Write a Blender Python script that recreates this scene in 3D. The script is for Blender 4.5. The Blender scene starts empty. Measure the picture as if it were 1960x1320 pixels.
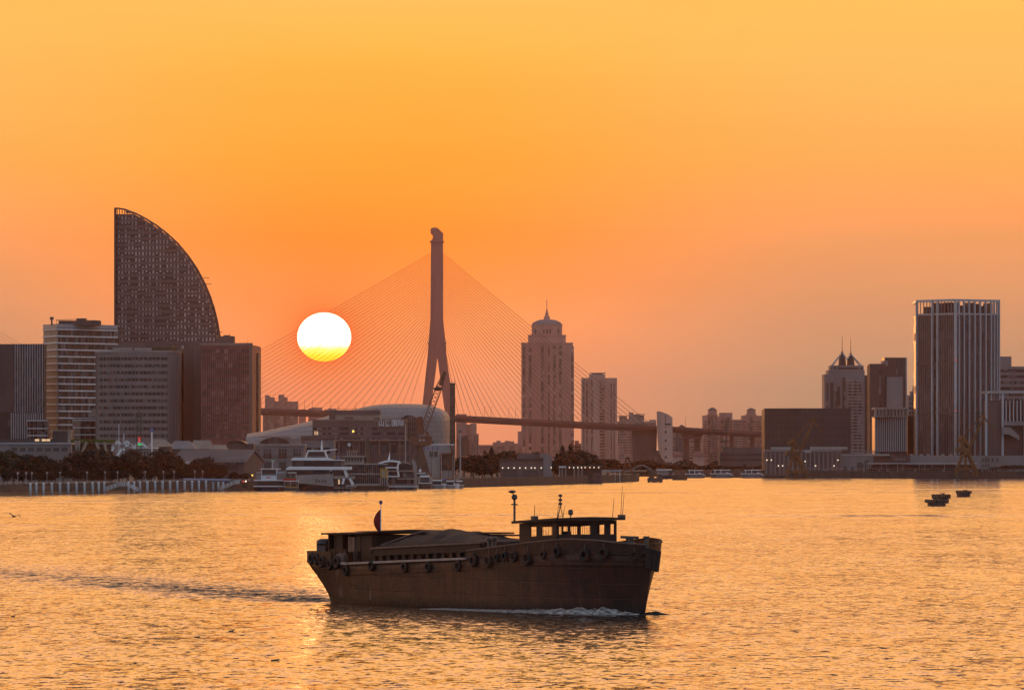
import bpy, bmesh, math, random
from mathutils import Vector, Matrix
random.seed(7)
R = math.radians
SC = bpy.context.scene
COL = SC.collection
# look: sky colours (sRGB) by photo row, at the sun's azimuth and towards the sides
C_LOW, C_740, C_620, C_460, C_300, C_120 = (237, 148, 108), (242, 152, 111), (269, 159, 94), (279, 151, 54), (289, 168, 58), (270, 183, 73)
S_LOW, S_740, S_620, S_460, S_300, S_120 = (174, 140, 112), (178, 143, 115), (206, 150, 112), (240, 160, 101), (287, 175, 89), (279, 191, 98)
C_TOP, C_11, C_23, C_40, C_90 = (270, 193, 93), (335, 238, 172), (222, 178, 138), (105, 122, 140), (80, 105, 135)
GLOW, GLOW_C = 1.25, (255,120,52)
NISH, BACK_C = 0.1, (0.36, 0.405, 0.48)
SUN_E = 0.45
HAZE_D, HAZE_C, HAZE_G = 0.13e-4, (1.0, 0.62, 0.55), 0.75
W1X, W1Y, W2X, W2Y, W3X, W3Y, W_BIAS = 0.20, 0.24, 0.10, 0.14, 0.04, 0.06, 0.03
WSPK = 0.75
WAKE = 2.6
C_6 = (335, 240, 140)

# ------------------------------------------------------------------ camera
F, HZ, CX, EYE = 11243.0, 867.0, 980.0, 12.0     # focal length and horizon in photo pixels, eye height in metres
cam_d = bpy.data.cameras.new('camera'); cam = bpy.data.objects.new('camera', cam_d); COL.objects.link(cam)
cam.location = (0, 0, EYE); cam.rotation_euler = (R(90), 0, 0)
cam_d.sensor_width = 36; cam_d.lens = 36 * F / 1960; cam_d.shift_y = (HZ - 660) / 1960
cam_d.clip_start = 1; cam_d.clip_end = 60000
SC.camera = cam

# ------------------------------------------------------------------ colour management
SC.view_settings.view_transform = 'Standard'; SC.view_settings.look = 'None'
SC.view_settings.exposure = 0; SC.view_settings.gamma = 1
SC.cycles.max_bounces = 5; SC.cycles.diffuse_bounces = 2; SC.cycles.glossy_bounces = 3
SC.cycles.transmission_bounces = 3; SC.cycles.volume_bounces = 0; SC.cycles.transparent_max_bounces = 6
SC.cycles.sample_clamp_direct = 2.0; SC.cycles.sample_clamp_indirect = 3
SC.cycles.use_denoising = True

def lin(r, g, b):
    return tuple((c / 255 / 12.92 if c / 255 <= 0.04045 else ((c / 255 + 0.055) / 1.055) ** 2.4) for c in (r, g, b))

# ------------------------------------------------------------------ sun and sky
SUN_AZ, SUN_EL = math.atan((620 - CX) / F), math.atan((HZ - 645) / F)
sun_d = bpy.data.lights.new('sun', 'SUN'); sun = bpy.data.objects.new('sun', sun_d); COL.objects.link(sun)
sun_d.energy = SUN_E; sun_d.angle = R(0.53); sun_d.color = (1.0, 0.36, 0.10)
sdir = Vector((math.sin(SUN_AZ) * math.cos(SUN_EL), math.cos(SUN_AZ) * math.cos(SUN_EL), math.sin(SUN_EL)))
sun.rotation_euler = (-sdir).to_track_quat('-Z', 'Y').to_euler()
sun.location = (0, 0, 300)

class NT:
    """short-hand for building node trees"""
    def __init__(s, tree): s.t = tree; s.n = tree.nodes; s.l = tree.links
    def node(s, typ, **kw):
        x = s.n.new(typ)
        for k, v in kw.items(): setattr(x, k, v)
        return x
    def put(s, sock, v):
        if isinstance(v, bpy.types.NodeSocket): s.l.new(v, sock)
        elif isinstance(v, (tuple, list)) and sock.type == 'RGBA' and len(v) == 3: sock.default_value = (*v, 1)
        else: sock.default_value = v
    def math(s, op, a, b=0.0, c=0.0, clamp=False):
        x = s.node('ShaderNodeMath', operation=op, use_clamp=clamp)
        for i, v in enumerate((a, b, c)): s.put(x.inputs[i], v)
        return x.outputs[0]
    def vmath(s, op, a, b=(0, 0, 0)):
        x = s.node('ShaderNodeVectorMath', operation=op); s.put(x.inputs[0], a); s.put(x.inputs[1], b)
        return x.outputs['Value'] if op in ('LENGTH', 'DOT_PRODUCT', 'DISTANCE') else x.outputs[0]
    def mix(s, f, a, b, mode='MIX'):
        x = s.node('ShaderNodeMix', data_type='RGBA', blend_type=mode)
        s.put(x.inputs[0], f); s.put(x.inputs[6], a); s.put(x.inputs[7], b)
        return x.outputs[2]
    def rng(s, v, a, b, c=0.0, d=1.0, smooth=False):
        x = s.node('ShaderNodeMapRange', interpolation_type='SMOOTHSTEP' if smooth else 'LINEAR')
        for i, q in enumerate((v, a, b, c, d)): s.put(x.inputs[i], q)
        return x.outputs[0]
    def ramp(s, f, stops, interp='EASE'):
        x = s.node('ShaderNodeValToRGB'); r = x.color_ramp; r.interpolation = interp
        while len(r.elements) < len(stops): r.elements.new(0.5)
        for e, (p, c) in zip(r.elements, stops): e.position = p; e.color = (*c, 1)
        s.put(x.inputs[0], f)
        return x.outputs[0]
    def sep(s, v):
        x = s.node('ShaderNodeSeparateXYZ'); s.put(x.inputs[0], v); return x.outputs
    def comb(s, x_, y_, z_):
        x = s.node('ShaderNodeCombineXYZ')
        for i, v in enumerate((x_, y_, z_)): s.put(x.inputs[i], v)
        return x.outputs[0]
    def noise(s, vec, scale=1.0, detail=2.0, rough=0.5, out='Fac', dist=0.0):
        x = s.node('ShaderNodeTexNoise'); s.put(x.inputs['Vector'], vec); x.inputs['Scale'].default_value = scale
        x.inputs['Detail'].default_value = detail; x.inputs['Roughness'].default_value = rough
        x.inputs['Distortion'].default_value = dist
        return x.outputs[out]

world = bpy.data.worlds.new("World"); SC.world = world; world.use_nodes = True
w = NT(world.node_tree); w.n.clear()
wd = w.node('ShaderNodeTexCoord').outputs['Generated']
vx, vy, vz = w.sep(wd)
front = w.math('MAXIMUM', vy, 0.02)
ex = w.math('DIVIDE', vx, front); ez = w.math('DIVIDE', vz, front)         # tangents of azimuth and elevation
up = w.math('MAXIMUM', vz, 0.0)
tt = w.math('POWER', up, 0.5)
def SK(y):   # ramp position of a photo row
    return math.sqrt(max(0.0, math.sin(math.atan((HZ - y) / F))))
def sk(c, k=1.0): return tuple(k * v for v in lin(*c))
centre = w.ramp(tt, [(SK(860), sk(C_LOW, 1)), (SK(740), sk(C_740)), (SK(620), sk(C_620)), (SK(460), sk(C_460)), (SK(300), sk(C_300)), (SK(120), sk(C_120)),
                     (0.277, sk(C_TOP)), (0.335, sk(C_6)), (0.44, sk(C_11)), (0.62, sk(C_23)), (0.80, sk(C_40)), (1.0, sk(C_90))], 'LINEAR')
sides = w.ramp(tt, [(SK(860), sk(S_LOW, 1)), (SK(740), sk(S_740)), (SK(620), sk(S_620)), (SK(460), sk(S_460)), (SK(300), sk(S_300)), (SK(120), sk(S_120)),
                    (0.277, sk(C_TOP)), (0.335, sk(C_6)), (0.44, sk(C_11)), (0.62, sk(C_23)), (0.80, sk(C_40)), (1.0, sk(C_90))], 'LINEAR')
offx = w.math('ABSOLUTE', w.math('SUBTRACT', ex, (720 - CX) / F))
ang = w.rng(offx, 0.004, 0.085, 0, 1, True)
sky_front = w.mix(ang, centre, sides)
# warm glow round the sun
dx = w.math('DIVIDE', w.math('SUBTRACT', ex, (620.5 - CX) / F), 52.0 / F)
dz = w.math('DIVIDE', w.math('SUBTRACT', ez, (HZ - 645.0) / F), 47.3 / F)
rr = w.math('SQRT', w.math('ADD', w.math('MULTIPLY', dx, dx), w.math('MULTIPLY', dz, dz)))
glow = w.math('MULTIPLY', w.math('EXPONENT', w.math('MULTIPLY', rr, -0.62)), GLOW)
glow2 = w.math('MULTIPLY', w.math('EXPONENT', w.math('MULTIPLY', w.math('SUBTRACT', rr, 1.0), -7.0)), 0.35)
sky_front = w.mix(w.math('MINIMUM', glow, 1.0), sky_front, sk(GLOW_C))
sky_front = w.mix(w.math('MINIMUM', glow2, 0.8), sky_front, sk((255, 70, 30), 1.25))
# faint broad streaks of thin cloud
stv = w.comb(w.math('MULTIPLY', ex, 9.0), w.math('MULTIPLY', ez, 70.0), 0.3)
st = w.rng(w.noise(stv, 1.0, 3.0, 0.55), 0.3, 0.7, 0.965, 1.035)
sky_front = w.mix(1.0, sky_front, w.comb(st, st, st), 'MULTIPLY')
nish = w.node('ShaderNodeTexSky', sky_type='NISHITA', sun_disc=False)
nish.sun_elevation = SUN_EL; nish.sun_rotation = SUN_AZ; nish.dust_density = 3.0; nish.air_density = 1.0; nish.ozone_density = 3.0
back = w.mix(1.0, nish.outputs[0], (NISH, NISH, NISH), 'MULTIPLY')
back = w.mix(1.0, back, BACK_C, 'ADD')
fr = w.rng(vy, -0.1, 0.55, 0, 1, True)
skyc = w.mix(fr, back, sky_front)
# the sun's own disc: white, yellow where the haze thickens under it
disc = w.math('MULTIPLY', w.rng(rr, 1.0, 0.975, 0, 1, True), w.math('GREATER_THAN', vy, 0.5))
su, sv_ = w.math('ADD', w.math('MULTIPLY', dx, 0.8), w.math('MULTIPLY', dz, 0.6)), w.math('SUBTRACT', w.math('MULTIPLY', dz, 0.8), w.math('MULTIPLY', dx, 0.6))
yn = w.noise(w.comb(w.math('MULTIPLY', su, 1.2), w.math('MULTIPLY', sv_, 11.0), 0), 1.0, 2.0)     # thin slanting cloud drawn across its foot
band = w.math('ADD', w.math('MULTIPLY', dz, 0.5), w.math('ADD', 0.5, w.math('MULTIPLY', w.math('SUBTRACT', yn, 0.5), 0.16)))
dcol = w.ramp(band, [(0.0, (1.25, 0.72, 0.03)), (0.14, (1.35, 0.95, 0.05)), (0.25, (1.7, 1.35, 0.25)), (0.33, (2.6, 2.1, 1.15)), (0.46, (10.0, 7.6, 5.4)), (1.0, (12.0, 8.6, 6.2))], 'LINEAR')
skyc = w.mix(disc, skyc, dcol)
bg = w.node('ShaderNodeBackground'); w.put(bg.inputs[0], skyc); bg.inputs[1].default_value = 1.0
w.l.new(bg.outputs[0], w.node('ShaderNodeOutputWorld').inputs[0])

# ------------------------------------------------------------------ helpers
def px(x, d): return (x - CX) * d / F
def pz(y, d): return EYE + (HZ - y) * d / F
def P(x, y, d): return Vector((px(x, d), d, pz(y, d)))
def DW(y): return EYE * F / (y - HZ)                # distance of a point on the water drawn at photo row y

def tag(o, label=None, cat=None, group=None, kind=None):
    for k, v in (('label', label), ('category', cat), ('group', group), ('kind', kind)):
        if v: o[k] = v
    return o
def thing(name, loc, label, cat, group=None, rotz=0.0):
    o = bpy.data.objects.new(name, None); COL.objects.link(o); o.empty_display_size = 1
    o.location = loc; o.rotation_euler = (0, 0, rotz)
    return tag(o, label, cat, group)
def copy_tree(o, parent=None):
    c = o.copy(); COL.objects.link(c)
    if parent: c.parent = parent
    for ch in list(o.children): copy_tree(ch, c)
    return c

class MB:
    """collects shapes in world (or thing-local) coordinates and links them as ONE mesh object"""
    def __init__(s): s.v = []; s.f = []; s.mi = []; s.cur = 0
    def add(s, vs, fs):
        o = len(s.v); s.v += [tuple(v) for v in vs]; s.f += [tuple(i + o for i in f) for f in fs]; s.mi += [s.cur] * len(fs)
        return s
    def prism(s, poly, z0, z1):
        """poly: xy points counter-clockwise; z0/z1 numbers or lists"""
        n = len(poly)
        a = z0 if isinstance(z0, (list, tuple)) else [z0] * n
        b = z1 if isinstance(z1, (list, tuple)) else [z1] * n
        vs = [(p[0], p[1], a[i]) for i, p in enumerate(poly)] + [(p[0], p[1], b[i]) for i, p in enumerate(poly)]
        fs = [tuple(range(n))[::-1], tuple(range(n, 2 * n))] + [(i, (i + 1) % n, n + (i + 1) % n, n + i) for i in range(n)]
        return s.add(vs, fs)
    def box(s, c, d, rz=0.0, taper=1.0):
        x, y, z = d[0] / 2, d[1] / 2, d[2] / 2; cr, sr = math.cos(rz), math.sin(rz)
        vs = []
        for sz in (-1, 1):
            k = taper if sz > 0 else 1.0
            for sx, sy in ((-1, -1), (1, -1), (1, 1), (-1, 1)):
                a, b = sx * x * k, sy * y * k
                vs.append((c[0] + a * cr - b * sr, c[1] + a * sr + b * cr, c[2] + sz * z))
        return s.add(vs, [(3, 2, 1, 0), (4, 5, 6, 7), (0, 1, 5, 4), (1, 2, 6, 5), (2, 3, 7, 6), (3, 0, 4, 7)])
    def wall(s, a, b, z0, z1, out, back=0.3):
        """a box along the edge a->b seen from its right-hand (outer) side: proud of it by `out`, let in by `back`"""
        a, b = Vector(a[:2]), Vector(b[:2]); d = (b - a).normalized(); n = Vector((d.y, -d.x))
        q = [a + n * out, b + n * out, b - n * back, a - n * back]
        return s.prism([tuple(p) for p in q], z0, z1)
    def tube(s, p, q, r, n=6, r2=None):
        p, q = Vector(p), Vector(q); d = q - p
        if d.length < 1e-6: return s
        d.normalize(); u = d.orthogonal().normalized(); t = d.cross(u); r2 = r if r2 is None else r2
        vs = [p + (u * math.cos(2 * math.pi * i / n) + t * math.sin(2 * math.pi * i / n)) * r for i in range(n)]
        vs += [q + (u * math.cos(2 * math.pi * i / n) + t * math.sin(2 * math.pi * i / n)) * r2 for i in range(n)]
        return s.add(vs, [tuple(range(n))[::-1], tuple(range(n, 2 * n))] + [(i, (i + 1) % n, n + (i + 1) % n, n + i) for i in range(n)])
    def poly(s, pts, r, n=6):
        for a, b in zip(pts, pts[1:]): s.tube(a, b, r, n)
        return s
    def bar(s, p, q, wd, ht):
        """rectangular bar between two points, wd across, ht upright"""
        p, q = Vector(p), Vector(q); d = (q - p).normalized()
        side = d.cross(Vector((0, 0, 1)))
        side = Vector((1, 0, 0)) if side.length < 1e-4 else side.normalized()
        u = side.cross(d).normalized(); vs = []
        for e in (p, q):
            for a, b in ((-1, -1), (1, -1), (1, 1), (-1, 1)): vs.append(e + side * a * wd / 2 + u * b * ht / 2)
        return s.add(vs, [(3, 2, 1, 0), (4, 5, 6, 7), (0, 1, 5, 4), (1, 2, 6, 5), (2, 3, 7, 6), (3, 0, 4, 7)])
    def lathe(s, c, prof, n=12):
        c = Vector(c); vs = []; m = len(prof)
        for r, z in prof:
            for i in range(n): vs.append((c.x + r * math.cos(2 * math.pi * i / n), c.y + r * math.sin(2 * math.pi * i / n), c.z + z))
        fs = [tuple(range(n))[::-1], tuple(range((m - 1) * n, m * n))]
        for j in range(m - 1):
            for i in range(n): fs.append((j * n + i, j * n + (i + 1) % n, (j + 1) * n + (i + 1) % n, (j + 1) * n + i))
        return s.add(vs, fs)
    def torus(s, c, axis, R_, r, n=16, m=8):
        c = Vector(c); a = Vector(axis).normalized(); u = a.orthogonal().normalized(); t = a.cross(u); vs = []; fs = []
        for i in range(n):
            d = u * math.cos(2 * math.pi * i / n) + t * math.sin(2 * math.pi * i / n)
            for j in range(m):
                vs.append(c + d * (R_ + r * math.cos(2 * math.pi * j / m)) + a * r * math.sin(2 * math.pi * j / m))
        for i in range(n):
            for j in range(m):
                fs.append((i * m + j, ((i + 1) % n) * m + j, ((i + 1) % n) * m + (j + 1) % m, i * m + (j + 1) % m))
        return s.add(vs, fs)
    def slab(s, outline, y0, y1):
        """outline in the xz plane (seen from -y, counter-clockwise), given depth y0..y1"""
        n = len(outline)
        vs = [(p[0], y0, p[1]) for p in outline] + [(p[0], y1, p[1]) for p in outline]
        fs = [tuple(range(n)), tuple(range(n, 2 * n))[::-1]] + [((i + 1) % n, i, n + i, n + (i + 1) % n) for i in range(n)]
        return s.add(vs, fs)
    def loft(s, rings, close=True, caps=True):
        n = len(rings[0]); vs = [p for r in rings for p in r]; fs = []
        for j in range(len(rings) - 1):
            for i in range(n if close else n - 1):
                fs.append((j * n + i, j * n + (i + 1) % n, (j + 1) * n + (i + 1) % n, (j + 1) * n + i))
        if caps: fs += [tuple(range(n))[::-1], tuple(range((len(rings) - 1) * n, len(rings) * n))]
        return s.add(vs, fs)
    def build(s, name, mat, parent=None, smooth=False, world=True, recalc=True):
        me = bpy.data.meshes.new(name)
        off = Vector((0, 0, 0)); rot = None
        root = parent
        if parent is not None and world:
            chain = Vector((0, 0, 0)); p = parent
            while p is not None: chain += p.location; p = p.parent
            off = chain
        me.from_pydata([(v[0] - off.x, v[1] - off.y, v[2] - off.z) for v in s.v], [], s.f)
        mats = mat if isinstance(mat, (list, tuple)) else [mat]
        for m in mats: me.materials.append(m)
        if len(mats) > 1:
            me.polygons.foreach_set('material_index', s.mi)
        if recalc:
            bm = bmesh.new(); bm.from_mesh(me); bmesh.ops.recalc_face_normals(bm, faces=bm.faces); bm.to_mesh(me); bm.free()
        if smooth: me.polygons.foreach_set('use_smooth', [True] * len(me.polygons))
        me.update()
        o = bpy.data.objects.new(name, me); COL.objects.link(o)
        if parent is not None: o.parent = parent
        return o

# ------------------------------------------------------------------ materials
def mat_base(name):
    m = bpy.data.materials.new(name); m.use_nodes = True
    n = NT(m.node_tree); n.n.clear()
    b = n.node('ShaderNodeBsdfPrincipled'); o = n.node('ShaderNodeOutputMaterial'); n.l.new(b.outputs[0], o.inputs[0])
    return m, n, b
def plain(name, col, rough=0.7, var=0.18, scale=0.25, metal=0.0, streak=False):
    """a weathered surface: base colour broken by two scales of noise, optionally drawn out into vertical streaks"""
    m, n, b = mat_base(name)
    pos = n.node('ShaderNodeNewGeometry').outputs['Position']
    v = n.vmath('MULTIPLY', pos, (1, 1, 0.12) if streak else (1, 1, 1))
    a = n.noise(v, scale, 4.0, 0.6); c = n.noise(v, scale * 7, 3.0, 0.6)
    k = n.math('ADD', n.rng(a, 0.3, 0.7, 1 - var, 1 + var), n.rng(c, 0.3, 0.7, -var * 0.5, var * 0.5))
    n.put(b.inputs['Base Color'], n.mix(1.0, col, n.comb(k, k, k), 'MULTIPLY'))
    b.inputs['Roughness'].default_value = rough; b.inputs['Metallic'].default_value = metal
    return m
def facade(name, col, glass, cell=(3.0, 3.0, 3.6), share=0.5, rough=0.25, var=0.5, pitch=0):
    """glazing whose panes differ: blinds, open lights and darker rooms, one value per cell"""
    m, n, b = mat_base(name)
    pos = n.node('ShaderNodeNewGeometry').outputs['Position']
    sn = n.vmath('SNAP', pos, cell)
    wn = n.node('ShaderNodeTexWhiteNoise', noise_dimensions='3D'); n.put(wn.inputs['Vector'], n.vmath('ADD', sn, (0.31, 0.17, 0.23)))
    blind = n.math('GREATER_THAN', wn.outputs['Value'], 1 - share)
    k = n.rng(wn.outputs['Color'], 0, 1, 1 - var, 1 + var)
    if pitch:    # narrow upright slits: solid between the lights
        fx = n.math('FRACT', n.math('DIVIDE', n.sep(pos)[0], pitch)); blind = n.math('MULTIPLY', blind, n.math('LESS_THAN', fx, 0.45))
    big = n.rng(n.noise(pos, 0.03, 2.0), 0.35, 0.65, 0.8, 1.2)
    k = n.math('MULTIPLY', k, big)
    c = n.mix(1.0, n.mix(blind, glass, col), n.comb(k, k, k), 'MULTIPLY')
    n.put(b.inputs['Base Color'], c)
    n.put(b.inputs['Roughness'], n.rng(blind, 0, 1, rough, 0.7))
    return m
def glow_mat(name, col, k):
    m, n, b = mat_base(name)
    b.inputs['Base Color'].default_value = (*col, 1); b.inputs['Emission Color'].default_value = (*col, 1); b.inputs['Emission Strength'].default_value = k
    return m
# ------------------------------------------------------------------ water
def water_mat():
    m, n, b = mat_base('river_water')
    pos = n.node('ShaderNodeNewGeometry').outputs['Position']
    nrm = n.node('ShaderNodeNewGeometry').outputs['Normal']
    def slope(sx, sy, seed, detail=2.0):
        v = n.vmath('ADD', n.vmath('MULTIPLY', pos, (1 / sx, 1 / sy, 0)), (seed, seed * 2, seed))
        c = n.noise(v, 1.0, detail, 0.55, 'Color', 0.3)
        return n.vmath('SUBTRACT', c, (0.5, 0.5, 0.5))
    s1 = slope(0.55, 1.5, 3.1); s2 = slope(2.2, 5.5, 11.7); s3 = slope(9, 22, 23.3, 1.0)
    gust = n.rng(n.noise(n.vmath('MULTIPLY', pos, (1 / 60, 1 / 150, 0)), 1.0, 3.0, 0.55), 0.35, 0.65, 0.72, 1.25)
    tot = n.vmath('ADD', n.vmath('ADD', n.vmath('MULTIPLY', s1, (W1X, W1Y, 0)), n.vmath('MULTIPLY', s2, (W2X, W2Y, 0))), n.vmath('MULTIPLY', s3, (W3X, W3Y, 0)))
    x_, y_, _z = n.sep(pos)
    # rough water: the barge's wake and the crossing wakes of earlier ships
    dd = n.math('ADD', n.math('MULTIPLY', n.math('ADD', x_, 14.4), 0.955), n.math('MULTIPLY', n.math('SUBTRACT', y_, 476.0), 0.297))
    ss = n.math('ADD', n.math('MULTIPLY', n.math('ADD', x_, 14.4), -0.297), n.math('MULTIPLY', n.math('SUBTRACT', y_, 476.0), 0.955))
    wid = n.math('ADD', 5.0, n.math('MULTIPLY', n.math('MAXIMUM', ss, 0.0), 0.035))
    wob = n.math('MULTIPLY', n.math('SUBTRACT', n.noise(n.vmath('MULTIPLY', pos, (0.16, 0.05, 0)), 1.0, 3.0), 0.5), 11.0)
    q = n.math('DIVIDE', n.math('ADD', dd, wob), wid)
    wake = n.math('MULTIPLY', n.math('EXPONENT', n.math('MULTIPLY', n.math('MULTIPLY', q, q), -1.0)), n.math('MULTIPLY', n.rng(ss, -6.0, 4.0, 0, 1, True), n.math('EXPONENT', n.math('MULTIPLY', n.math('MAXIMUM', ss, 0.0), -0.011))))
    lines = n.rng(n.noise(n.vmath('MULTIPLY', pos, (1 / 600, 1 / 46, 0)), 1.0, 3.0, 0.5, dist=0.5), 0.60, 0.72, 0, 1, True)
    lines = n.math('MULTIPLY', lines, n.rng(n.noise(n.vmath('MULTIPLY', pos, (1 / 45, 1 / 300, 0)), 1.0, 2.0), 0.38, 0.62, 0.15, 1.0))
    lines = n.math('MULTIPLY', lines, n.rng(y_, 800.0, 1150.0, 0, 1, True))
    amp = n.math('ADD', n.math('ADD', 1.0, n.math('MULTIPLY', wake, WAKE)), n.math('MULTIPLY', lines, 1.3))
    gust = n.math('MULTIPLY', gust, amp)
    sc = n.node('ShaderNodeVectorMath', operation='SCALE'); n.put(sc.inputs[0], tot); n.put(sc.inputs['Scale'], gust)
    far = n.rng(y_, 600.0, 1900.0, 1.0, 0.5)
    sc2 = n.node('ShaderNodeVectorMath', operation='SCALE'); n.put(sc2.inputs[0], sc.outputs[0]); n.put(sc2.inputs['Scale'], far)
    # sparse steeper wavelets that face the viewer's side of the river and mirror the high sky
    def wavelets(sx, sy, lo, hi, k, seed):
        v = n.vmath('ADD', n.vmath('MULTIPLY', pos, (1 / sx, 1 / sy, 0)), (seed, seed, seed))
        return n.math('MULTIPLY', n.rng(n.noise(v, 1.0, 3.0, 0.6, dist=0.4), lo, hi, 0, 1), k)
    patch = n.rng(n.noise(n.vmath('MULTIPLY', pos, (1 / 14, 1 / 40, 0)), 1.0, 2.0), 0.35, 0.65, 0.5, 1.3)
    near = n.rng(y_, 320.0, 1100.0, 1.0, 0.25)
    spk = n.math('MULTIPLY', n.math('MULTIPLY', n.math('ADD', wavelets(0.9, 1.5, 0.59, 0.68, WSPK, 5.3), wavelets(0.45, 0.8, 0.59, 0.70, WSPK * 0.7, 9.1)), patch), n.math('MULTIPLY', near, amp))
    lw = n.rng(n.noise(n.vmath('MULTIPLY', pos, (1 / 7, 1 / 22, 0)), 1.0, 3.0, 0.6), 0.42, 0.62, 0.05, 0.5)
    spk = n.math('ADD', spk, n.math('MULTIPLY', lines, lw))
    ww = n.rng(n.noise(n.vmath('MULTIPLY', pos, (1 / 1.6, 1 / 3.2, 0)), 1.0, 3.0, 0.6), 0.50, 0.68, 0.0, 0.5)
    spk = n.math('ADD', spk, n.math('MULTIPLY', wake, ww))
    bias = n.math('MULTIPLY', n.math('ADD', 1.0, n.math('MULTIPLY', wake, 6.0)), -W_BIAS)
    tot = n.vmath('ADD', sc2.outputs[0], n.comb(0.0, n.math('SUBTRACT', bias, spk), 0.0))
    nn = n.vmath('NORMALIZE', n.vmath('ADD', nrm, tot))
    n.put(b.inputs['Normal'], nn)
    b.inputs['Base Color'].default_value = (0.022, 0.019, 0.014, 1); b.inputs['Roughness'].default_value = 0.09; b.inputs['IOR'].default_value = 1.333
    return m
def build_water():
    mb = MB()
    rows = []
    y = 1420.0
    while y > 900: rows.append(DW(y)); y -= 1.2
    rows = [-40.0, 60.0] + rows + [6280.0]
    ts = [-0.6] + [(-1 + 2 * i / 260) * 0.105 for i in range(261)] + [0.6]
    vs = []
    for d in rows:
        for t in ts:
            vs.append((t * max(d, 350.0), d, 0.0))
    k = len(ts); fs = []
    for j in range(len(rows) - 1):
        for i in range(k - 1): fs.append((j * k + i, j * k + i + 1, (j + 1) * k + i + 1, (j + 1) * k + i))
    mb.add(vs, fs)
    o = mb.build('water', water_mat(), smooth=True, recalc=False)
    tag(o, kind='structure')
build_water()

# ------------------------------------------------------------------ haze
def build_haze():
    m = bpy.data.materials.new('haze'); m.use_nodes = True; n = NT(m.node_tree); n.n.clear()
    v = n.node('ShaderNodeVolumePrincipled'); v.inputs['Color'].default_value = (*HAZE_C, 1); v.inputs['Density'].default_value = HAZE_D
    v.inputs['Anisotropy'].default_value = HAZE_G
    n.l.new(v.outputs[0], n.node('ShaderNodeOutputMaterial').inputs['Volume'])
    mb = MB(); mb.box((0, 3130, 107), (7800, 6400, 218))
    o = mb.build('haze', m); tag(o, kind='stuff')
build_haze()
# ------------------------------------------------------------------ palette
M = {}
M['ground'] = plain('bank_ground', (0.06, 0.055, 0.05), 0.9, 0.3, 0.05)
M['quay'] = plain('quay_stone', (0.07, 0.06, 0.055), 0.9, 0.3, 0.3, streak=True)
M['bridge'] = plain('haze_tinted_concrete', (0.40, 0.16, 0.125), 0.8, 0.12, 0.08, streak=True)  # plain concrete, with the reddish haze of distance put into its colour
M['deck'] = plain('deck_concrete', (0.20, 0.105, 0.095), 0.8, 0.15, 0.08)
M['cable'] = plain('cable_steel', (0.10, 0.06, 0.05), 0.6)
M['dark'] = plain('dark_cladding', (0.05, 0.042, 0.044), 0.5, 0.2, 0.08)
M['greyc'] = plain('grey_concrete', (0.21, 0.195, 0.195), 0.8, 0.15, 0.06, streak=True)
M['pale'] = plain('pale_render', (0.30, 0.275, 0.255), 0.8, 0.15, 0.07, streak=True)
M['white'] = plain('white_paint', (0.80, 0.80, 0.80), 0.5, 0.08, 0.3)
M['slab'] = plain('white_slab', (0.62, 0.65, 0.68), 0.5, 0.10, 0.05)
M['fin'] = plain('grey_white_fin', (0.38, 0.41, 0.44), 0.5, 0.12, 0.05)
M['beige'] = plain('beige_panel', (0.30, 0.24, 0.19), 0.7, 0.15, 0.08)
M['brown'] = plain('brown_wall', (0.125, 0.095, 0.09), 0.8, 0.2, 0.08, streak=True)
M['fartan'] = plain('hazy_tan_wall', (0.46, 0.25, 0.20), 0.8, 0.15, 0.06, streak=True)  # far walls: the warm haze is mixed into the base colour
M['farpale'] = plain('hazy_pale_wall', (0.50, 0.31, 0.25), 0.8, 0.15, 0.06, streak=True)  # paler far walls, haze likewise carried by the colour
M['glare_brown'] = plain('glare_reddened_wall', (0.20, 0.080, 0.070), 0.6, 0.2, 0.08)  # the sun's red glare over this block is painted into the wall
M['g_glare'] = facade('glare_reddened_glazing', (0.24, 0.13, 0.12), (0.10, 0.04, 0.035), (2.4, 60, 4.2), 0.35, 0.4)  # same red glare painted into the panes
M['tan'] = plain('tan_wall', (0.24, 0.18, 0.155), 0.8, 0.15, 0.06, streak=True)
M['roofred'] = plain('red_tile', (0.22, 0.09, 0.07), 0.8, 0.2, 0.4)
M['metal'] = plain('dark_metal', (0.07, 0.065, 0.06), 0.5, 0.2, 0.5)
M['steel'] = plain('grey_steel', (0.32, 0.33, 0.34), 0.45, 0.15, 0.5)
M['rust'] = plain('rust_steel', (0.17, 0.075, 0.045), 0.75, 0.3, 0.5)
M['craney'] = plain('crane_ochre', (0.14, 0.068, 0.022), 0.7, 0.3, 0.5)
M['shell'] = plain('shell_panels', (0.26, 0.23, 0.22), 0.5, 0.10, 0.05)
def shell_mat():
    m = plain('shell_panels', (0.26, 0.23, 0.22), 0.5, 0.12, 0.05); n = NT(m.node_tree); b = [x for x in m.node_tree.nodes if x.type == 'BSDF_PRINCIPLED'][0]
    pos = n.node('ShaderNodeNewGeometry').outputs['Position']; X, Y, Z = n.sep(pos)
    bk = n.node('ShaderNodeTexBrick'); n.put(bk.inputs['Vector'], n.comb(n.math('ADD', X, n.math('MULTIPLY', Z, 0.35)), Z, 0)); bk.inputs['Scale'].default_value = 1.0; bk.inputs['Brick Width'].default_value = 5.0; bk.inputs['Row Height'].default_value = 2.2; bk.inputs['Mortar Size'].default_value = 0.12; bk.inputs['Mortar Smooth'].default_value = 0.3
    old = b.inputs['Base Color'].links[0].from_socket
    n.put(b.inputs['Base Color'], n.mix(n.math('MULTIPLY', bk.outputs['Fac'], 0.55), old, (0.10, 0.085, 0.08)))
    return m
M['shell'] = shell_mat()
M['wood'] = plain('weathered_wood', (0.12, 0.08, 0.06), 0.85, 0.3, 0.6)
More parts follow.
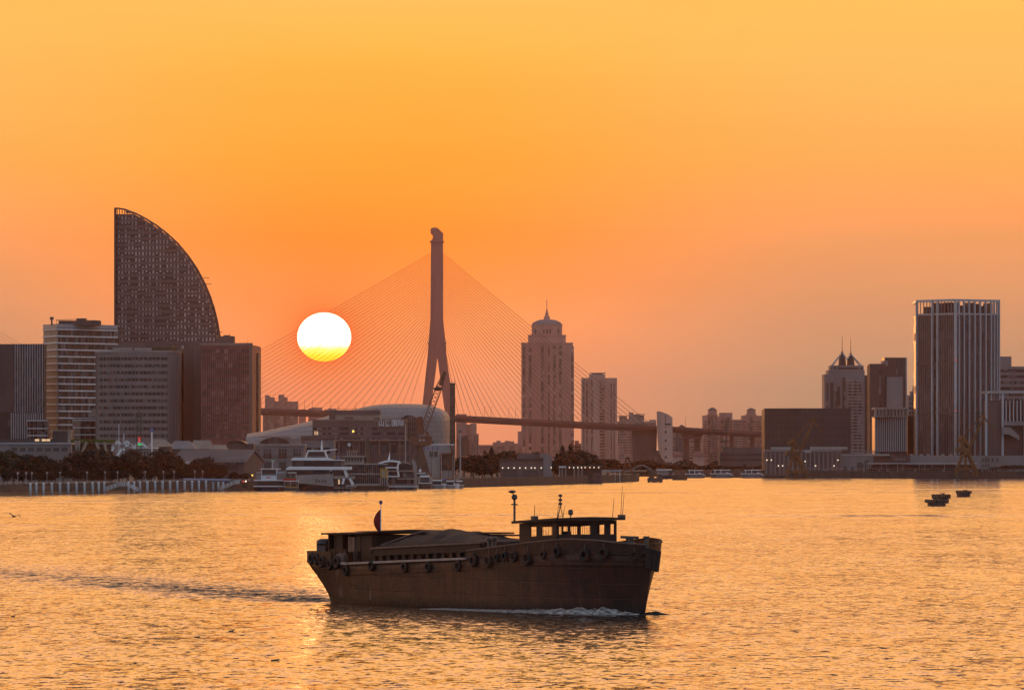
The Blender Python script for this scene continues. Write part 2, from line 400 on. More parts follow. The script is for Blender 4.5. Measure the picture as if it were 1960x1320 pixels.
M['g_sail'] = facade('sail_glazing', (0.33, 0.30, 0.30), (0.03, 0.024, 0.024), (2.1, 60, 3.63), 0.72, 0.3, pitch=2.1)
M['g_dark'] = facade('dark_glazing', (0.07, 0.06, 0.062), (0.014, 0.012, 0.013), (2.4, 60, 3.9), 0.3, 0.4)
M['g_row'] = facade('office_glazing', (0.12, 0.11, 0.11), (0.012, 0.010, 0.011), (1.3, 60, 4.0), 0.28, 0.4)
M['g_apt'] = facade('flat_windows', (0.20, 0.17, 0.15), (0.05, 0.042, 0.04), (2.2, 60, 3.0), 0.35, 0.3)
M['g_far'] = facade('hazy_windows', (0.36, 0.21, 0.17), (0.19, 0.115, 0.095), (3.0, 60, 3.0), 0.35, 0.5)  # low contrast between panes paints the veil of haze
M['rib'] = plain('dark_rib', (0.15, 0.14, 0.145), 0.5, 0.15, 0.05)
M['lamp'] = glow_mat('lit_lamp', (1.0, 0.82, 0.6), 1.6)
M['lampr'] = glow_mat('red_lamp', (1.0, 0.05, 0.03), 0.8)
M['lampg'] = glow_mat('green_lamp', (0.05, 0.9, 0.25), 0.5)
M['lampy'] = glow_mat('yellow_lamp', (1.0, 0.6, 0.1), 2.0)
M['litwin'] = glow_mat('lit_window', (1.0, 0.62, 0.32), 0.55)

# ------------------------------------------------------------------ river banks
BANK = 2.6
shore_l = [(-1200, 1500), (px(-200, 1640), 1640), (px(20, 1690), 1690), (px(485, 1905), 1905), (px(885, 2080), 2080), (px(1100, 2290), 2290), (px(1216, 2500), 2500)]
tip = [(px(1221, 2560), 2560), (px(1205, 2700), 2700), (px(1150, 3000), 3000)]
shore_r = [(px(1240, 3060), 3060), (px(1460, 2880), 2880), (px(1700, 2830), 2830), (px(2200, 2780), 2780), (2000, 2500)]
outline = shore_l + tip + shore_r + [(3800, 2600), (3800, 6250), (-3800, 6250), (-3800, 1500)]
mb = MB(); mb.prism(outline, -1.0, BANK)
o = mb.build('ground', [M['ground']]); tag(o, kind='structure')
mb = MB()
for a, b in zip(shore_l[1:], shore_l[2:] + tip[:1]):
    mb.wall(a, b, -0.5, BANK + 0.5, 0.6, 0.3)
o = mb.build('quay', M['quay']); tag(o, kind='structure')
mb = MB()
for a, b in zip(shore_r, shore_r[1:4]):
    mb.wall(a, b, -0.5, BANK + 0.9, 0.6, 0.3)
o = mb.build('quay', M['quay']); tag(o, kind='structure')

# ------------------------------------------------------------------ building helpers
def fp(front, depth):
    f = [(px(x, d), d) for x, d in front]
    k = 1 + depth / front[0][1]          # sides run back along the line of sight of the street front
    e = lambda p: p[0] * k - math.copysign(1.5, p[0])
    return f + [(e(p), p[1] + depth) for p in reversed(f)]
def near(front): return min(d for x, d in front)
def bld(name, label, front, depth, ytop, mat, cat='building', group=None, z0=BANK - 0.3, part='wall'):
    poly = fp(front, depth); D = near(front)
    cx = sum(p[0] for p in poly) / len(poly); cy = sum(p[1] for p in poly) / len(poly)
    root = thing(name, (cx, cy, z0), label, cat, group)
    MB().prism(poly, z0, pz(ytop, D)).build(part, mat, root)
    return root, poly, D
def ribbons(root, pts, ys, h, D, mat, out=0.2, name='ribbon_window'):
    """one ribbon window per storey along the front edges pts; h in photo rows"""
    for y in ys:
        mb = MB()
        for a, b in zip(pts, pts[1:]): mb.wall(a, b, pz(y + h, D), pz(y, D), out, 0.05)
        mb.build(name, mat, root)
def fr(y0, y1, n): return [y0 + (y1 - y0) * i / max(1, n - 1) for i in range(n)]
def posts(mb, a, b, n, z0, z1, wd, out):
    """n upright bars spread along a->b"""
    a, b = Vector(a[:2]), Vector(b[:2]); d = (b - a).normalized(); nn = Vector((d.y, -d.x)); L = (b - a).length
    rz = math.atan2(d.y, d.x)
    for i in range(n):
        p = a + d * (L * (i + 0.5) / n) + nn * out / 2
        mb.box((p.x, p.y, (z0 + z1) / 2), (wd, out, z1 - z0), rz)
def block(root, name, x0, x1, y0, y1, D, depth, mat, out=0.0):
    """a box part given by its outline in the photo at distance D"""
    mb = MB(); a, b = px(x0, D), px(x1, D); za, zb = pz(y1, D), pz(y0, D)
    mb.box(((a + b) / 2, D - out + depth / 2, (za + zb) / 2), (b - a, depth, zb - za))
    return mb.build(name, mat, root)

# ------------------------------------------------------------------ the cable-stayed bridge
BD = 4900
def deck_y(x):   # top of the deck, by photo column
    pts = [(-520, 786), (-270, 783), (200, 780), (500, 783.5), (875, 797), (1160, 812), (1260, 817), (1345, 822), (1464, 828.5), (1700, 841)]
    for (a, ya), (b, yb) in zip(pts, pts[1:]):
        if a <= x <= b: return ya + (yb - ya) * (x - a) / (b - a)
    return pts[-1][1]
BW = 30.0
br = thing('cable_stayed_bridge', (px(835, BD), BD, 0), 'long cable-stayed bridge with a tall haze-reddened A-shaped pylon spanning behind the city', 'bridge')
rings = []
for x in [-520, -270, -50, 200, 350, 500, 690, 875, 1020, 1160, 1260, 1345, 1464, 1700]:
    X, zt = px(x, BD), pz(deck_y(x), BD)
    t = 4.6 if x < 1250 else 4.0
    rings.append([(X, BD - 15, zt - 1.1), (X, BD - 12.5, zt - t), (X, BD + 12.5, zt - t), (X, BD + 15, zt - 1.1), (X, BD + 15, zt), (X, BD - 15, zt)])
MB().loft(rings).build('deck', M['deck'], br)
mb = MB()
xs = list(range(-500, 1700, 20))
for a, b in zip(xs, xs[1:]):
    mb.bar((px(a, BD), BD - 15.2, pz(deck_y(a), BD) + 0.55), (px(b, BD), BD - 15.2, pz(deck_y(b), BD) + 0.55), 0.3, 1.1)
mb.build('parapet', M['deck'], br)
def pylon(xc):
    g = lambda dx, y: (px(xc + dx, BD), pz(y, BD))
    def leg(mb, pts, y0, y1): mb.slab([g(*p) for p in pts], y0, y1)
    mb = MB()
    mb.slab([g(-15.5, 656), g(-12, 611), g(-11, 462), g(12, 462), g(12, 611), g(17, 656), g(18.5, 682), g(-17.5, 682)], BD - 5, BD + 5)
    mb.slab([g(-29.5, 790), g(-28.3, 783), g(-17.5, 682), g(1.5, 682), g(-11.5, 783), g(-12, 790)], BD - 5, BD + 5)
    mb.slab([g(1.0, 682), g(18.5, 682), g(33, 783), g(33.8, 790), g(15.5, 790), g(14.8, 783)], BD - 5, BD + 5)
    for a, b in ((-24.5, -12.5), (13.5, 27)):
        mb.slab([g(a, 880), g(a - 4, 790), g(b + 4, 790), g(b, 880)], BD - 5, BD + 5)
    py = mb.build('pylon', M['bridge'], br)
    # crown: slanted cap with a round bite on its left side
    arc = [(-11.8 + 4.4 * math.cos(t), 454 - 6.5 * math.sin(t)) for t in [R(a) for a in range(-90, 91, 15)]]
    cap = [(-11, 462.2)] + [(12, 462.2), (12.6, 447), (6, 441), (2, 436.5), (-6, 435.5), (-11.6, 438)] + [(x, y) for x, y in reversed(arc)]
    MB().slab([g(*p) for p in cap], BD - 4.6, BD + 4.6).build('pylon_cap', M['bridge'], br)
    mb = MB(); mb.box((px(xc + 0.5, BD), BD, pz(463, BD)), (px(xc + 14.5, BD) - px(xc - 13.5, BD), 12, 1.0)); mb.build('walkway', M['bridge'], br); mb = MB()
    mb.box((px(xc + 0.5, BD), BD, pz(656, BD)), (px(xc + 18.5, BD) - px(xc - 17.5, BD), 11, 1.0))
    mb.build('walkway', M['bridge'], br)
pylon(836); pylon(-274)
def cable(mb, xa, ya, xb, yb, yoff, r=0.115):
    p, q = Vector((px(xa, BD), BD + yoff * 0.25, pz(ya, BD))), Vector((px(xb, BD), BD + yoff, pz(yb, BD)))
    L = (q - p).length; prev = p; k = 5
    for i in range(1, k + 1):
        t = i / k; c = p.lerp(q, t); c.z -= 4 * t * (1 - t) * L * 0.004
        mb.tube(prev, c, r, 4); prev = c
far_plane = MB()
N = 32
for i in range(N):
    t = i / (N - 1)
    ya = 484 + 158 * t ** 1.05
    xl = 300 + (778 - 300) * t; xr = 1252 - (1252 - 878) * t ** 0.97
    for xa, xb in ((825, xl), (847, xr)):
        mb = MB(); cable(mb, xa, ya, xb, deck_y(xb), -14.5); mb.build('stay_cable', M['cable'], br)
        cable(far_plane, xa, ya + 0.4, xb + 0.5, deck_y(xb), 14.5, 0.09)
    if i < 14:
        mb = MB(); xb = 262 - (262 + 216) * t; cable(mb, -264, ya, xb, deck_y(xb), -14.5); mb.build('stay_cable', M['cable'], br)
o = far_plane.build('far_cable_plane', M['cable'], br); o['kind'] = 'stuff'
# approach piers
mb = MB()
g = lambda x, y: (px(x, BD), pz(y, BD))
MB().slab([g(1212, 890), g(1209, 822), g(1257, 824), g(1256, 868), g(1246, 874), g(1240, 890)], BD - 9, BD + 9).build('anchor_pier', M['brown'], br)
for x0, x1 in ((1308, 1318.5), (1328.5, 1340)):
    mb = MB(); mb.box((px((x0 + x1) / 2, BD), BD, (pz(838, BD) + BANK) / 2), (px(x1, BD) - px(x0, BD), 5, pz(838, BD) - BANK)); mb.build('pier', M['deck'], br)
MB().slab([g(1312, 840), g(1305, 833), g(1306, 826), g(1344, 826), g(1344, 834), g(1339, 840)], BD - 10, BD + 10).build('pier_cap', M['deck'], br)
for x in (1400, 1440):
    mb = MB(); mb.box((px(x, BD), BD, (pz(833, BD) + BANK) / 2), (3.4, 5, pz(833, BD) - BANK)); mb.build('pier', M['deck'], br)
# white stair tower beside the deck
st = thing('stair_tower', (px(1272, 4870), 4870, BANK), 'tall white concrete stair tower with slanted top beside the bridge deck', 'tower')
g = lambda x, y: (px(x, 4868), pz(y, 4868))
MB().slab([g(1274, 884), g(1266, 876), g(1261, 860), g(1258, 822), g(1257.5, 787), g(1265, 787.5), g(1278.5, 793), g(1286.5, 799), g(1287, 884)], 4858, 4882).build('wall', M['farpale'], st)
for y0, y1 in ((810, 813.5), (816, 818), (824, 829), (841, 845), (857, 861), (872.5, 877)):
    block(st, 'window', 1272.5, 1276 if y0 > 815 else 1284, y0, y1, 4857.8, 0.4, M['metal'])
block(st, 'window_slot', 1273, 1274.3, 794, 810, 4857.8, 0.4, M['metal'])
# lamps on the deck
mb0 = thing('street_lamp', (px(584, BD), BD - 14, pz(deck_y(584), BD)), '', 'street lamp', 'street lamps on the bridge deck')
b_ = mb0.location
MB().tube((0, 0, 0), (0, 0, 9), 0.16, 5, 0.1).build('lamp_post', M['cable'], mb0, world=False)
MB().bar((-0.1, 0, 9), (1.6, 0, 9.3), 0.2, 0.15).build('lamp_arm', M['cable'], mb0, world=False)
lamps = [502, 584, 599, 633, 648, 682, 697, 927, 940, 974, 987, 1311]
where = ['next to the glass office block', 'above the shell roof tail, left of a pair', 'above the shell roof tail, right of a pair',
         'left of the brown block roof boxes, first', 'left of the brown block roof boxes, second', 'over the middle of the long brown block, left one',
         'over the middle of the long brown block, right one', 'on the deck well right of the chimney', 'second to the right of the chimney', 'left of the spire tower, farther one', 'left of the spire tower, closest to it',
         'over the twin-column pier']
for i, (x, s) in enumerate(zip(lamps, where)):
    o = mb0 if i == 0 else copy_tree(mb0)
    o.location = (px(x, BD), BD - 14, pz(deck_y(x), BD)); o['label'] = 'thin bridge lamp ' + s

# ------------------------------------------------------------------ left-hand towers
# striped dark tower at the edge
root, poly, D = bld('office_tower', 'dark office tower with fine pale vertical stripes, cut by the left edge', [(-70, 3360), (84, 3350)], 45, 658, M['g_dark'])
a, b = Vector(poly[0]), Vector(poly[1])
at = lambda x: a.lerp(b, (x + 70) / 154)
mb = MB(); posts(mb, at(27), at(84), 12, pz(789, D), pz(659, D), 0.30, 0.5); mb.build('fin_cladding', M['fin'], root)
mb = MB(); posts(mb, at(20), at(84), 15, pz(842, D), pz(790, D), 0.42, 0.6); mb.build('lower_cladding', M['fin'], root)
mb = MB(); mb.wall(at(-70), at(26), pz(788, D), pz(658, D), 0.35); mb.build('side_panel', M['dark'], root)
ribbons(root, [at(27), at(84)], fr(662, 782, 10), 1.2, D, M['dark'], 0.25, 'spandrel')
# white-banded office building
root, poly, D = bld('office_building', 'white-banded office building with dark ribbon windows and roof plant', [(84, 3425), (110, 3400), (224, 3440)], 45, 624, M['g_row'])
for y in [628.6 + 13.05 * i for i in range(17)]:
    mb = MB()
    for a, b in zip(poly[:2], poly[1:3]): mb.wall(a, b, pz(y + 2.6, D), pz(y, D), 0.9)
    mb.build('floor_slab', M['slab'], root)
mb = MB(); mb.wall(poly[0], poly[1], pz(845, D), pz(625, D), 0.3); mb.build('side_panel', M['beige'], root)
mb = MB(); posts(mb, poly[1], poly[2], 9, pz(845, D), pz(634, D), 0.25, 0.45); mb.build('mullion', M['greyc'], root)
mb = MB()
for a, b in zip(poly[:2], poly[1:3]): mb.wall(a, b, pz(627, D), pz(619.5, D), 0.5)
mb.build('parapet', M['steel'], root)
block(root, 'plant_room', 112, 190, 613.5, 622, D + 10, 16, M['metal']); block(root, 'plant_room', 146, 164, 609, 614, D + 14, 8, M['metal'])
mb = MB(); mb.poly([(px(105, D), D + 9, pz(612, D)), (px(136, D), D + 9, pz(610.5, D)), (px(190, D), D + 9, pz(613, D))], 0.2, 4)
for x in range(106, 136, 4): mb.tube((px(x, D), D + 9, pz(622, D)), (px(x, D), D + 9, pz(610.5, D)), 0.15, 4)
mb.build('roof_railing', M['metal'], root)
MB().lathe((px(97, D), D + 8, pz(622, D)), [(0.5, 0), (0.5, 3.2), (1.1, 3.4), (1.1, 4.8), (0.3, 5)], 10).build('vent_stack', M['metal'], root)
for nm, lab, x0, x1, yt, lines in (('office_annex', 'low white-banded annex between the striped tower and the white office building', 53, 90, 803, (803.5, 818.5, 832)),
                                   ('office_annex', 'low white-banded annex with stepped roof in front of the white office building', 139, 186, 798, (799, 803, 817, 830.5))):
    root, poly, D = bld(nm, lab, [(x0, 3300), (x1, 3306)], 30, yt, M['g_row'], group='white-banded annexes')
    for y in lines:
        mb = MB(); mb.wall(poly[0], poly[1], pz(y + 2.2, D), pz(y, D), 0.7); mb.build('floor_slab', M['slab'], root)
    mb = MB(); posts(mb, poly[0], poly[1], 5, pz(840, D), pz(yt + 2, D), 0.25, 0.4); mb.build('mullion', M['greyc'], root)
    if x0 > 100:
        block(root, 'stair_box', 170, 182, 790, 798, D + 4, 8, M['pale']); block(root, 'stair_box', 175, 182, 782, 791, D + 5, 8, M['pale'])
        mb = MB(); mb.wall(poly[0], Vector(poly[0]).lerp(Vector(poly[1]), 0.3), pz(840, D), pz(804, D), 0.3); mb.build('side_panel', M['beige'], root)
# the sail-shaped tower
SD = 3500
sail = [(218, 397.5), (224, 397.5), (236, 399.5), (260, 408.5), (280, 419), (300, 431.5), (320, 447), (340, 465.5), (360, 490), (376, 514), (390, 541), (400, 565), (408, 590), (414, 615), (418, 640), (420.5, 662)]
def sail_x(y):
    for (xa, ya), (xb, yb) in zip(sail[1:], sail[2:]):
        if ya <= y <= yb: return xa + (xb - xa) * (y - ya) / (yb - ya)
    return 420.5 if y > 600 else 224
root = thing('sail_tower', (px(310, SD), SD + 20, BANK), 'tall sail-shaped brown tower with a curved sloping edge and slit windows', 'tower')
def ring(y, inset, fwd=0.0, n=12):
    xr = max(sail_x(y) - inset, 221.5); pts = []
    for i in range(n + 1):
        x = 218 + (xr - 218) * i / n; u = (x - 319) / 101
        pts.append((px(x, SD), SD + 9 * u * u - fwd, pz(y, SD)))
    return pts
rr_ = []
for y in [840, 700, 662] + [650 - 12 * i for i in range(20)] + [409]:
    f = ring(y, 5.5 if y < 655 else 0)
    rr_.append(f + [(f[-1][0], SD + 34, f[0][2]), (f[0][0], SD + 34, f[0][2])])
MB().loft(rr_).build('wall', M['brown'], root)
for i in range(21):
    y = 652 - 11.65 * i
    mb = MB(); a = ring(y, 7.5, 0.25); b = ring(y - 6.4, 7.5, 0.25)
    c = ring(y, 7.5, -0.2); d = ring(y - 6.4, 7.5, -0.2)
    mb.loft([a, b], False, False); mb.loft([b, d], False, False); mb.loft([c, a], False, False)
    mb.build('ribbon_window', M['g_sail'], root)
mb = MB(); pr = None      # the rim of the sail and the open frame that carries it
for (x, y) in sail:
    p = (px(x, SD), SD + 9 * ((x - 319) / 101) ** 2 + 1, pz(y, SD))
    if pr: mb.bar(pr, p, 1.6, 0.9)
    pr = p
for e in (0.2,):
    mb.bar((px(218.6, SD), SD + 9, pz(670, SD)), (px(218.6, SD), SD + 9, pz(397.5, SD)), 1.2, 3)
mb.build('rim', M['dark'], root)
mb = MB()
for i in range(22):
    y = 652 - 11.65 * i - 2
    x1 = sail_x(y)
    q = lambda x: SD + 9 * ((x - 319) / 101) ** 2
    mb.bar((px(max(219, x1 - 12), SD), q(x1) + 1, pz(y, SD)), (px(x1, SD), q(x1) + 1, pz(y, SD)), 3.0, 1.1)
    x2 = x1 - 3.2
    if y > 420: mb.tube((px(x2, SD), q(x2) + 1, pz(y, SD)), (px(sail_x(y - 11.65) - 1, SD), q(x2) + 1, pz(y - 11.65, SD)), 0.25, 4)
for x in range(222, 262, 5): mb.tube((px(x, SD), q(x) + 2, pz(425, SD)), (px(x, SD), q(x) + 2, pz(398 + max(0, x - 226) * 0.32, SD)), 0.35, 4)
mb.build('edge_frame', M['brown'], root)
for x, y in ((396, 531), (400, 543), (421, 635)):
    MB().bar((px(x - 8, SD), SD + 5, pz(y, SD)), (px(x + 4, SD), SD + 5, pz(y, SD)), 0.4, 0.35).build('roof_bracket', M['metal'], root)
# curved block in front of it
root, poly, D = bld('office_block', 'long grey office block with rounded front and twelve rows of narrow windows', [(183.5, 3266), (190, 3258), (220, 3250), (270, 3246), (320, 3248), (344, 3256)], 40, 672, M['greyc'])
P_ = poly[:6]
ribbons(root, [Vector(P_[1]), Vector(P_[2]), Vector(P_[3]), Vector(P_[4])], [683.2 + 13.4 * i for i in range(12)], 6.0, D, M['g_row'], 0.15)
mb = MB()
for a, b in zip(P_, P_[1:]): posts(mb, a, b, max(2, int((Vector(b) - Vector(a)).length / 2.1)), pz(845, D), pz(676, D), 0.22, 0.4)
mb.build('fin_cladding', M['greyc'], root)
mb = MB()
for a, b in zip(P_, P_[1:]): mb.wall(a, b, pz(674, D), pz(670.5, D), 0.5)
mb.build('cornice', M['pale'], root)
block(root, 'roof_louvre', 216, 252, 665, 670, D + 4, 6, M['pale']); block(root, 'roof_louvre', 257, 290, 665.5, 670, D + 4, 6, M['pale'])
block(root, 'plant_room', 212, 330, 660, 668, D + 14, 14, M['brown']); block(root, 'roof_box', 232, 270, 656, 662, D + 20, 10, M['brown'])
mb = MB()
for k in range(26): mb.box((px(292 + k * 1.7, D), D + 5 + random.random(), pz(668, D) + random.random() * 0.6), (1.2, 1.2, 1.4), k)
mb.build('roof_planting', plain('planting', (0.06, 0.06, 0.03), 0.9, 0.4, 0.6), root)
root, poly, D = bld('stair_block', 'plain dark stair block joining the grey and the glass office blocks', [(344, 3290), (352, 3282), (386, 3286)], 30, 667, M['brown'])
mb = MB(); posts(mb, Vector(poly[1]).lerp(Vector(poly[2]), 0.55), poly[2], 7, pz(845, D), pz(668, D), 0.3, 0.4); mb.build('fin_cladding', M['greyc'], root)
block(root, 'roof_post', 347, 351, 661, 667, D + 2, 3, M['steel'])
root, poly, D = bld('glass_block', 'dark glare-reddened glass office block with a stepped roof at the end of the row', [(385, 3232), (483, 3226), (494.5, 3262)], 40, 660, M['glare_brown'])
a, b = Vector(poly[0]), Vector(poly[1])
at = lambda x: a.lerp(b, (x - 385) / 98)
ribbons(root, [at(386.5), at(476)], [668 + 13.4 * i for i in range(13)], 8.5, D, M['g_glare'], 0.15)
mb = MB(); posts(mb, at(386.5), at(476), 22, pz(845, D), pz(662, D), 0.25, 0.35); mb.build('mullion', M['glare_brown'], root)
mb = MB(); posts(mb, at(477), at(483), 3, pz(845, D), pz(662, D), 0.35, 0.4); mb.build('fin_cladding', M['tan'], root)
mb = MB(); mb.wall(at(384.5), at(483.5), pz(661, D), pz(656, D), 0.4)
mb.build('cornice', M['tan'], root)
block(root, 'roof_storey', 419, 447, 643, 660, D + 12, 18, M['brown']); block(root, 'roof_box', 428, 440, 641, 645, D + 14, 8, M['brown'])
block(root, 'side_wing', 484, 494.8, 675, 846, D + 24, 16, M['dark'])
mb = MB()
for x in (436, 441, 472): mb.tube((px(x, D), D + 15, pz(645 if x < 450 else 657, D)), (px(x, D), D + 15, pz(634 if x < 440 else 648, D)), 0.12, 4)
mb.build('roof_aerial', M['metal'], root)
# ------------------------------------------------------------------ buildings beyond the bridge and on the far bank
def skyline(name, label, prof, D, depth, mat, cat='apartment block', group=None, win=None, wrows=None, base=884):
    """a block whose roof line steps: prof = [(x0, x1, ytop), ...]; each step is a wing of its own depth"""
    x0, x1 = prof[0][0], prof[-1][1]
    root = thing(name, (px((x0 + x1) / 2, D), D + depth / 2, BANK), label, cat, group)
    for i, (a, b, y) in enumerate(prof):
        mb = MB(); A, B = px(a, D), px(b, D); off = (i % 2) * 1.6
        mb.box(((A + B) / 2, D + depth / 2 + off, (pz(y, D) + BANK) / 2), (B - A, depth, pz(y, D) - BANK)); mb.build('wing', mat, root)
    if win:
        yt = max(p[2] for p in prof) + 2
        for k in range(wrows):
            y = yt + (base - yt) * (k + 0.3) / wrows
            for i, (a, b, yy) in enumerate(prof):
                off = (i % 2) * 1.6
                if i == 0 or prof[i - 1][1] < a - 0.5: mb = MB()
                mb.wall((px(a + 0.8, D), D + off), (px(b - 0.8, D), D + off), pz(y + (base - yt) / wrows * 0.5, D), pz(y, D), 0.25, 0.05)
                if i == len(prof) - 1 or prof[i + 1][0] > b + 0.5: mb.build('window_row', win, root)
    return root
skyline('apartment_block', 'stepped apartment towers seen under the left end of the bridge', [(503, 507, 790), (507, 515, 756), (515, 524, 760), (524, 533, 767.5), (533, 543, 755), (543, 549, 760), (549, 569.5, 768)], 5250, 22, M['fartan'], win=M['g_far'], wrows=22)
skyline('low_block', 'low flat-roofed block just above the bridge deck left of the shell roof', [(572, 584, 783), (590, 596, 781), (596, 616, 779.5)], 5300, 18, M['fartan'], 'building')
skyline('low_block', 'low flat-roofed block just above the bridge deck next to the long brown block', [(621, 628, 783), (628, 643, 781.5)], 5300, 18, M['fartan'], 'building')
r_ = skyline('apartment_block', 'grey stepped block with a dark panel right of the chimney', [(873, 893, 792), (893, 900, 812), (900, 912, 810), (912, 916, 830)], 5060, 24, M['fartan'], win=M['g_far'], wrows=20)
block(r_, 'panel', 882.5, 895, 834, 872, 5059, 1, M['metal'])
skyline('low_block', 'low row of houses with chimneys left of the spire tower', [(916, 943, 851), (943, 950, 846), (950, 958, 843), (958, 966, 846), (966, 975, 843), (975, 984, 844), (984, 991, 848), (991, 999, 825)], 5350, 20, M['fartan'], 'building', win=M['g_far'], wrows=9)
# tower with the spire
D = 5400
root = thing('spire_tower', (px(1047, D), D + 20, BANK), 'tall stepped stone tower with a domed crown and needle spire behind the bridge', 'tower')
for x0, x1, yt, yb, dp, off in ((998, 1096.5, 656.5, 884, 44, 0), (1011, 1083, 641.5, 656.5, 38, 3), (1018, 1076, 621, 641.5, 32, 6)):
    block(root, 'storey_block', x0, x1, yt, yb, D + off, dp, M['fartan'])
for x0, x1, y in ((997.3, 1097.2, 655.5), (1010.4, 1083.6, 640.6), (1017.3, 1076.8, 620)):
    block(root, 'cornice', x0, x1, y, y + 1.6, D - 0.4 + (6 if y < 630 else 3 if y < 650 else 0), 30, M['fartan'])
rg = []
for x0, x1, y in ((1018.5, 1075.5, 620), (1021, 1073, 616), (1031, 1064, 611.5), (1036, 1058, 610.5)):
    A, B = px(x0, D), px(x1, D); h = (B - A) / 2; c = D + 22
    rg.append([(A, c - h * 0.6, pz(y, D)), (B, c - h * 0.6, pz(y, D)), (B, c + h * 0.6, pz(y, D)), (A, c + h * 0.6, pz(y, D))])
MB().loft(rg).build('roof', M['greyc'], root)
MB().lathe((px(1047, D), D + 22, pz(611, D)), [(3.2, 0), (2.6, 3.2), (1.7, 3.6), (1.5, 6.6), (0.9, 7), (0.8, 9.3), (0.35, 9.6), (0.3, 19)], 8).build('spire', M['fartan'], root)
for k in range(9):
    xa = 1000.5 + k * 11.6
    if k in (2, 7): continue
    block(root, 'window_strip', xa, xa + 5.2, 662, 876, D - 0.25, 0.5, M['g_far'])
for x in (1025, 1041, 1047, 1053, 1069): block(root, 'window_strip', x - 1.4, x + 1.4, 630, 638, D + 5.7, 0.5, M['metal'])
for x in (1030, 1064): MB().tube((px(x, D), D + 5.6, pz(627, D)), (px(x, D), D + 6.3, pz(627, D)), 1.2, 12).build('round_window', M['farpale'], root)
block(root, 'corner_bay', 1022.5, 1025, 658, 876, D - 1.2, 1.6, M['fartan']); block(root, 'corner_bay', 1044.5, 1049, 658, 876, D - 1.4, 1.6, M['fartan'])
# slab tower
D = 5300
root = thing('slab_tower', (px(1147, D), D + 14, BANK), 'pale slab apartment tower with balcony columns right of the spire tower', 'tower')
block(root, 'wall', 1113, 1181, 723, 884, D, 26, M['farpale']); block(root, 'centre_bay', 1128, 1158.5, 716, 884, D - 1.5, 24, M['farpale'])
block(root, 'roof_plate', 1129, 1159, 713, 714.6, D + 1, 14, M['greyc']); block(root, 'roof_frame', 1133, 1154, 714.5, 719, D + 3, 8, M['greyc'])
for x0, x1, o_ in ((1116, 1118.5, 0), (1121.5, 1125, 0), (1131, 1135, 1.5), (1148, 1157, 1.5), (1169, 1171, 0), (1174.5, 1176.5, 0)):
    for k in range(1):
        block(root, 'window_column', x0, x1, 727, 880, D - o_ - 0.25, 0.5, M['g_far'])
mb = MB()
for k in range(26): mb.box((px(1152.5, D), D - 2.2, pz(730 + k * 5.8, D)), (4.4, 1.2, 0.9))
mb.build('balcony_front', M['farpale'], root)
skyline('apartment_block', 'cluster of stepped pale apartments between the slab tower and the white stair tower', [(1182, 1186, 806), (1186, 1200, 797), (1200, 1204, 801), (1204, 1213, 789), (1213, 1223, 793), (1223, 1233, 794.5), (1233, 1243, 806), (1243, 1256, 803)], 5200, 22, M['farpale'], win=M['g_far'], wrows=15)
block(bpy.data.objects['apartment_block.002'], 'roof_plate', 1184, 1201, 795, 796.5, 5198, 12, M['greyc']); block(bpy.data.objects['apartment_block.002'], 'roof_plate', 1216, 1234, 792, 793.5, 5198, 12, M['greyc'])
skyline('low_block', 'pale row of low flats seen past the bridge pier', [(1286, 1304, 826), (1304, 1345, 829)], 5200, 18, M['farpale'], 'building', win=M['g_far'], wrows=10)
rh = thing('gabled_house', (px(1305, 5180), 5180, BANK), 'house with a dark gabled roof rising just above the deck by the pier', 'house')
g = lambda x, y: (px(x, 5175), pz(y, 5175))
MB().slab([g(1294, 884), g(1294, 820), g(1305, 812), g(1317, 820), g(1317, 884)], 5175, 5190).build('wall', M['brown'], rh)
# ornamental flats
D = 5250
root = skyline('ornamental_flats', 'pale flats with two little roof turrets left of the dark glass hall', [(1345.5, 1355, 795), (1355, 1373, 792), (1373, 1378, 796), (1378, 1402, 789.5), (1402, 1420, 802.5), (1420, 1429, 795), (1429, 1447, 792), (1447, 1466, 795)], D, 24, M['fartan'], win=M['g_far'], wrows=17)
for x0, x1, ya in ((1355, 1372.5, 779.5), (1429.5, 1446.5, 780.5)):
    block(root, 'turret', x0 + 0.4, x1 - 0.4, 784, 793, D + 2, 7, M['fartan'])
    g = lambda x, y: (px(x, D), pz(y, D))
    MB().slab([g(x0 - 0.8, 784.4), g(x1 + 0.8, 784.4), g((x0 + x1) / 2 + 2, ya), g((x0 + x1) / 2 - 2, ya)], D + 1.4, D + 9.6).build('turret_roof', M['greyc'], root)
    block(root, 'gable', x0 - 3, x1 + 3, 792.6, 793.8, D - 0.8, 20, M['farpale'])
for x in (1361, 1386, 1394, 1438, 1460): block(root, 'balcony_column', x - 2.2, x + 2.2, 798, 880, D - 1.0, 1.4, M['g_far'])
skyline('low_block', 'long low brown building under the bridge approach left of the warehouse', [(1378, 1384, 862), (1384, 1466, 856)], 3300, 30, M['brown'], 'building', win=M['dark'], wrows=2)
rt = thing('red_roof_house', (px(1300, 4300), 4300, BANK), 'red-roofed house below the bridge pier on the far bank', 'house')
g = lambda x, y: (px(x, 4300), pz(y, 4300))
MB().prism([(px(1288, 4300), 4300), (px(1306, 4300), 4300), (px(1306, 4300), 4312), (px(1288, 4300), 4312)], BANK, pz(872, 4300)).build('wall', M['farpale'], rt)
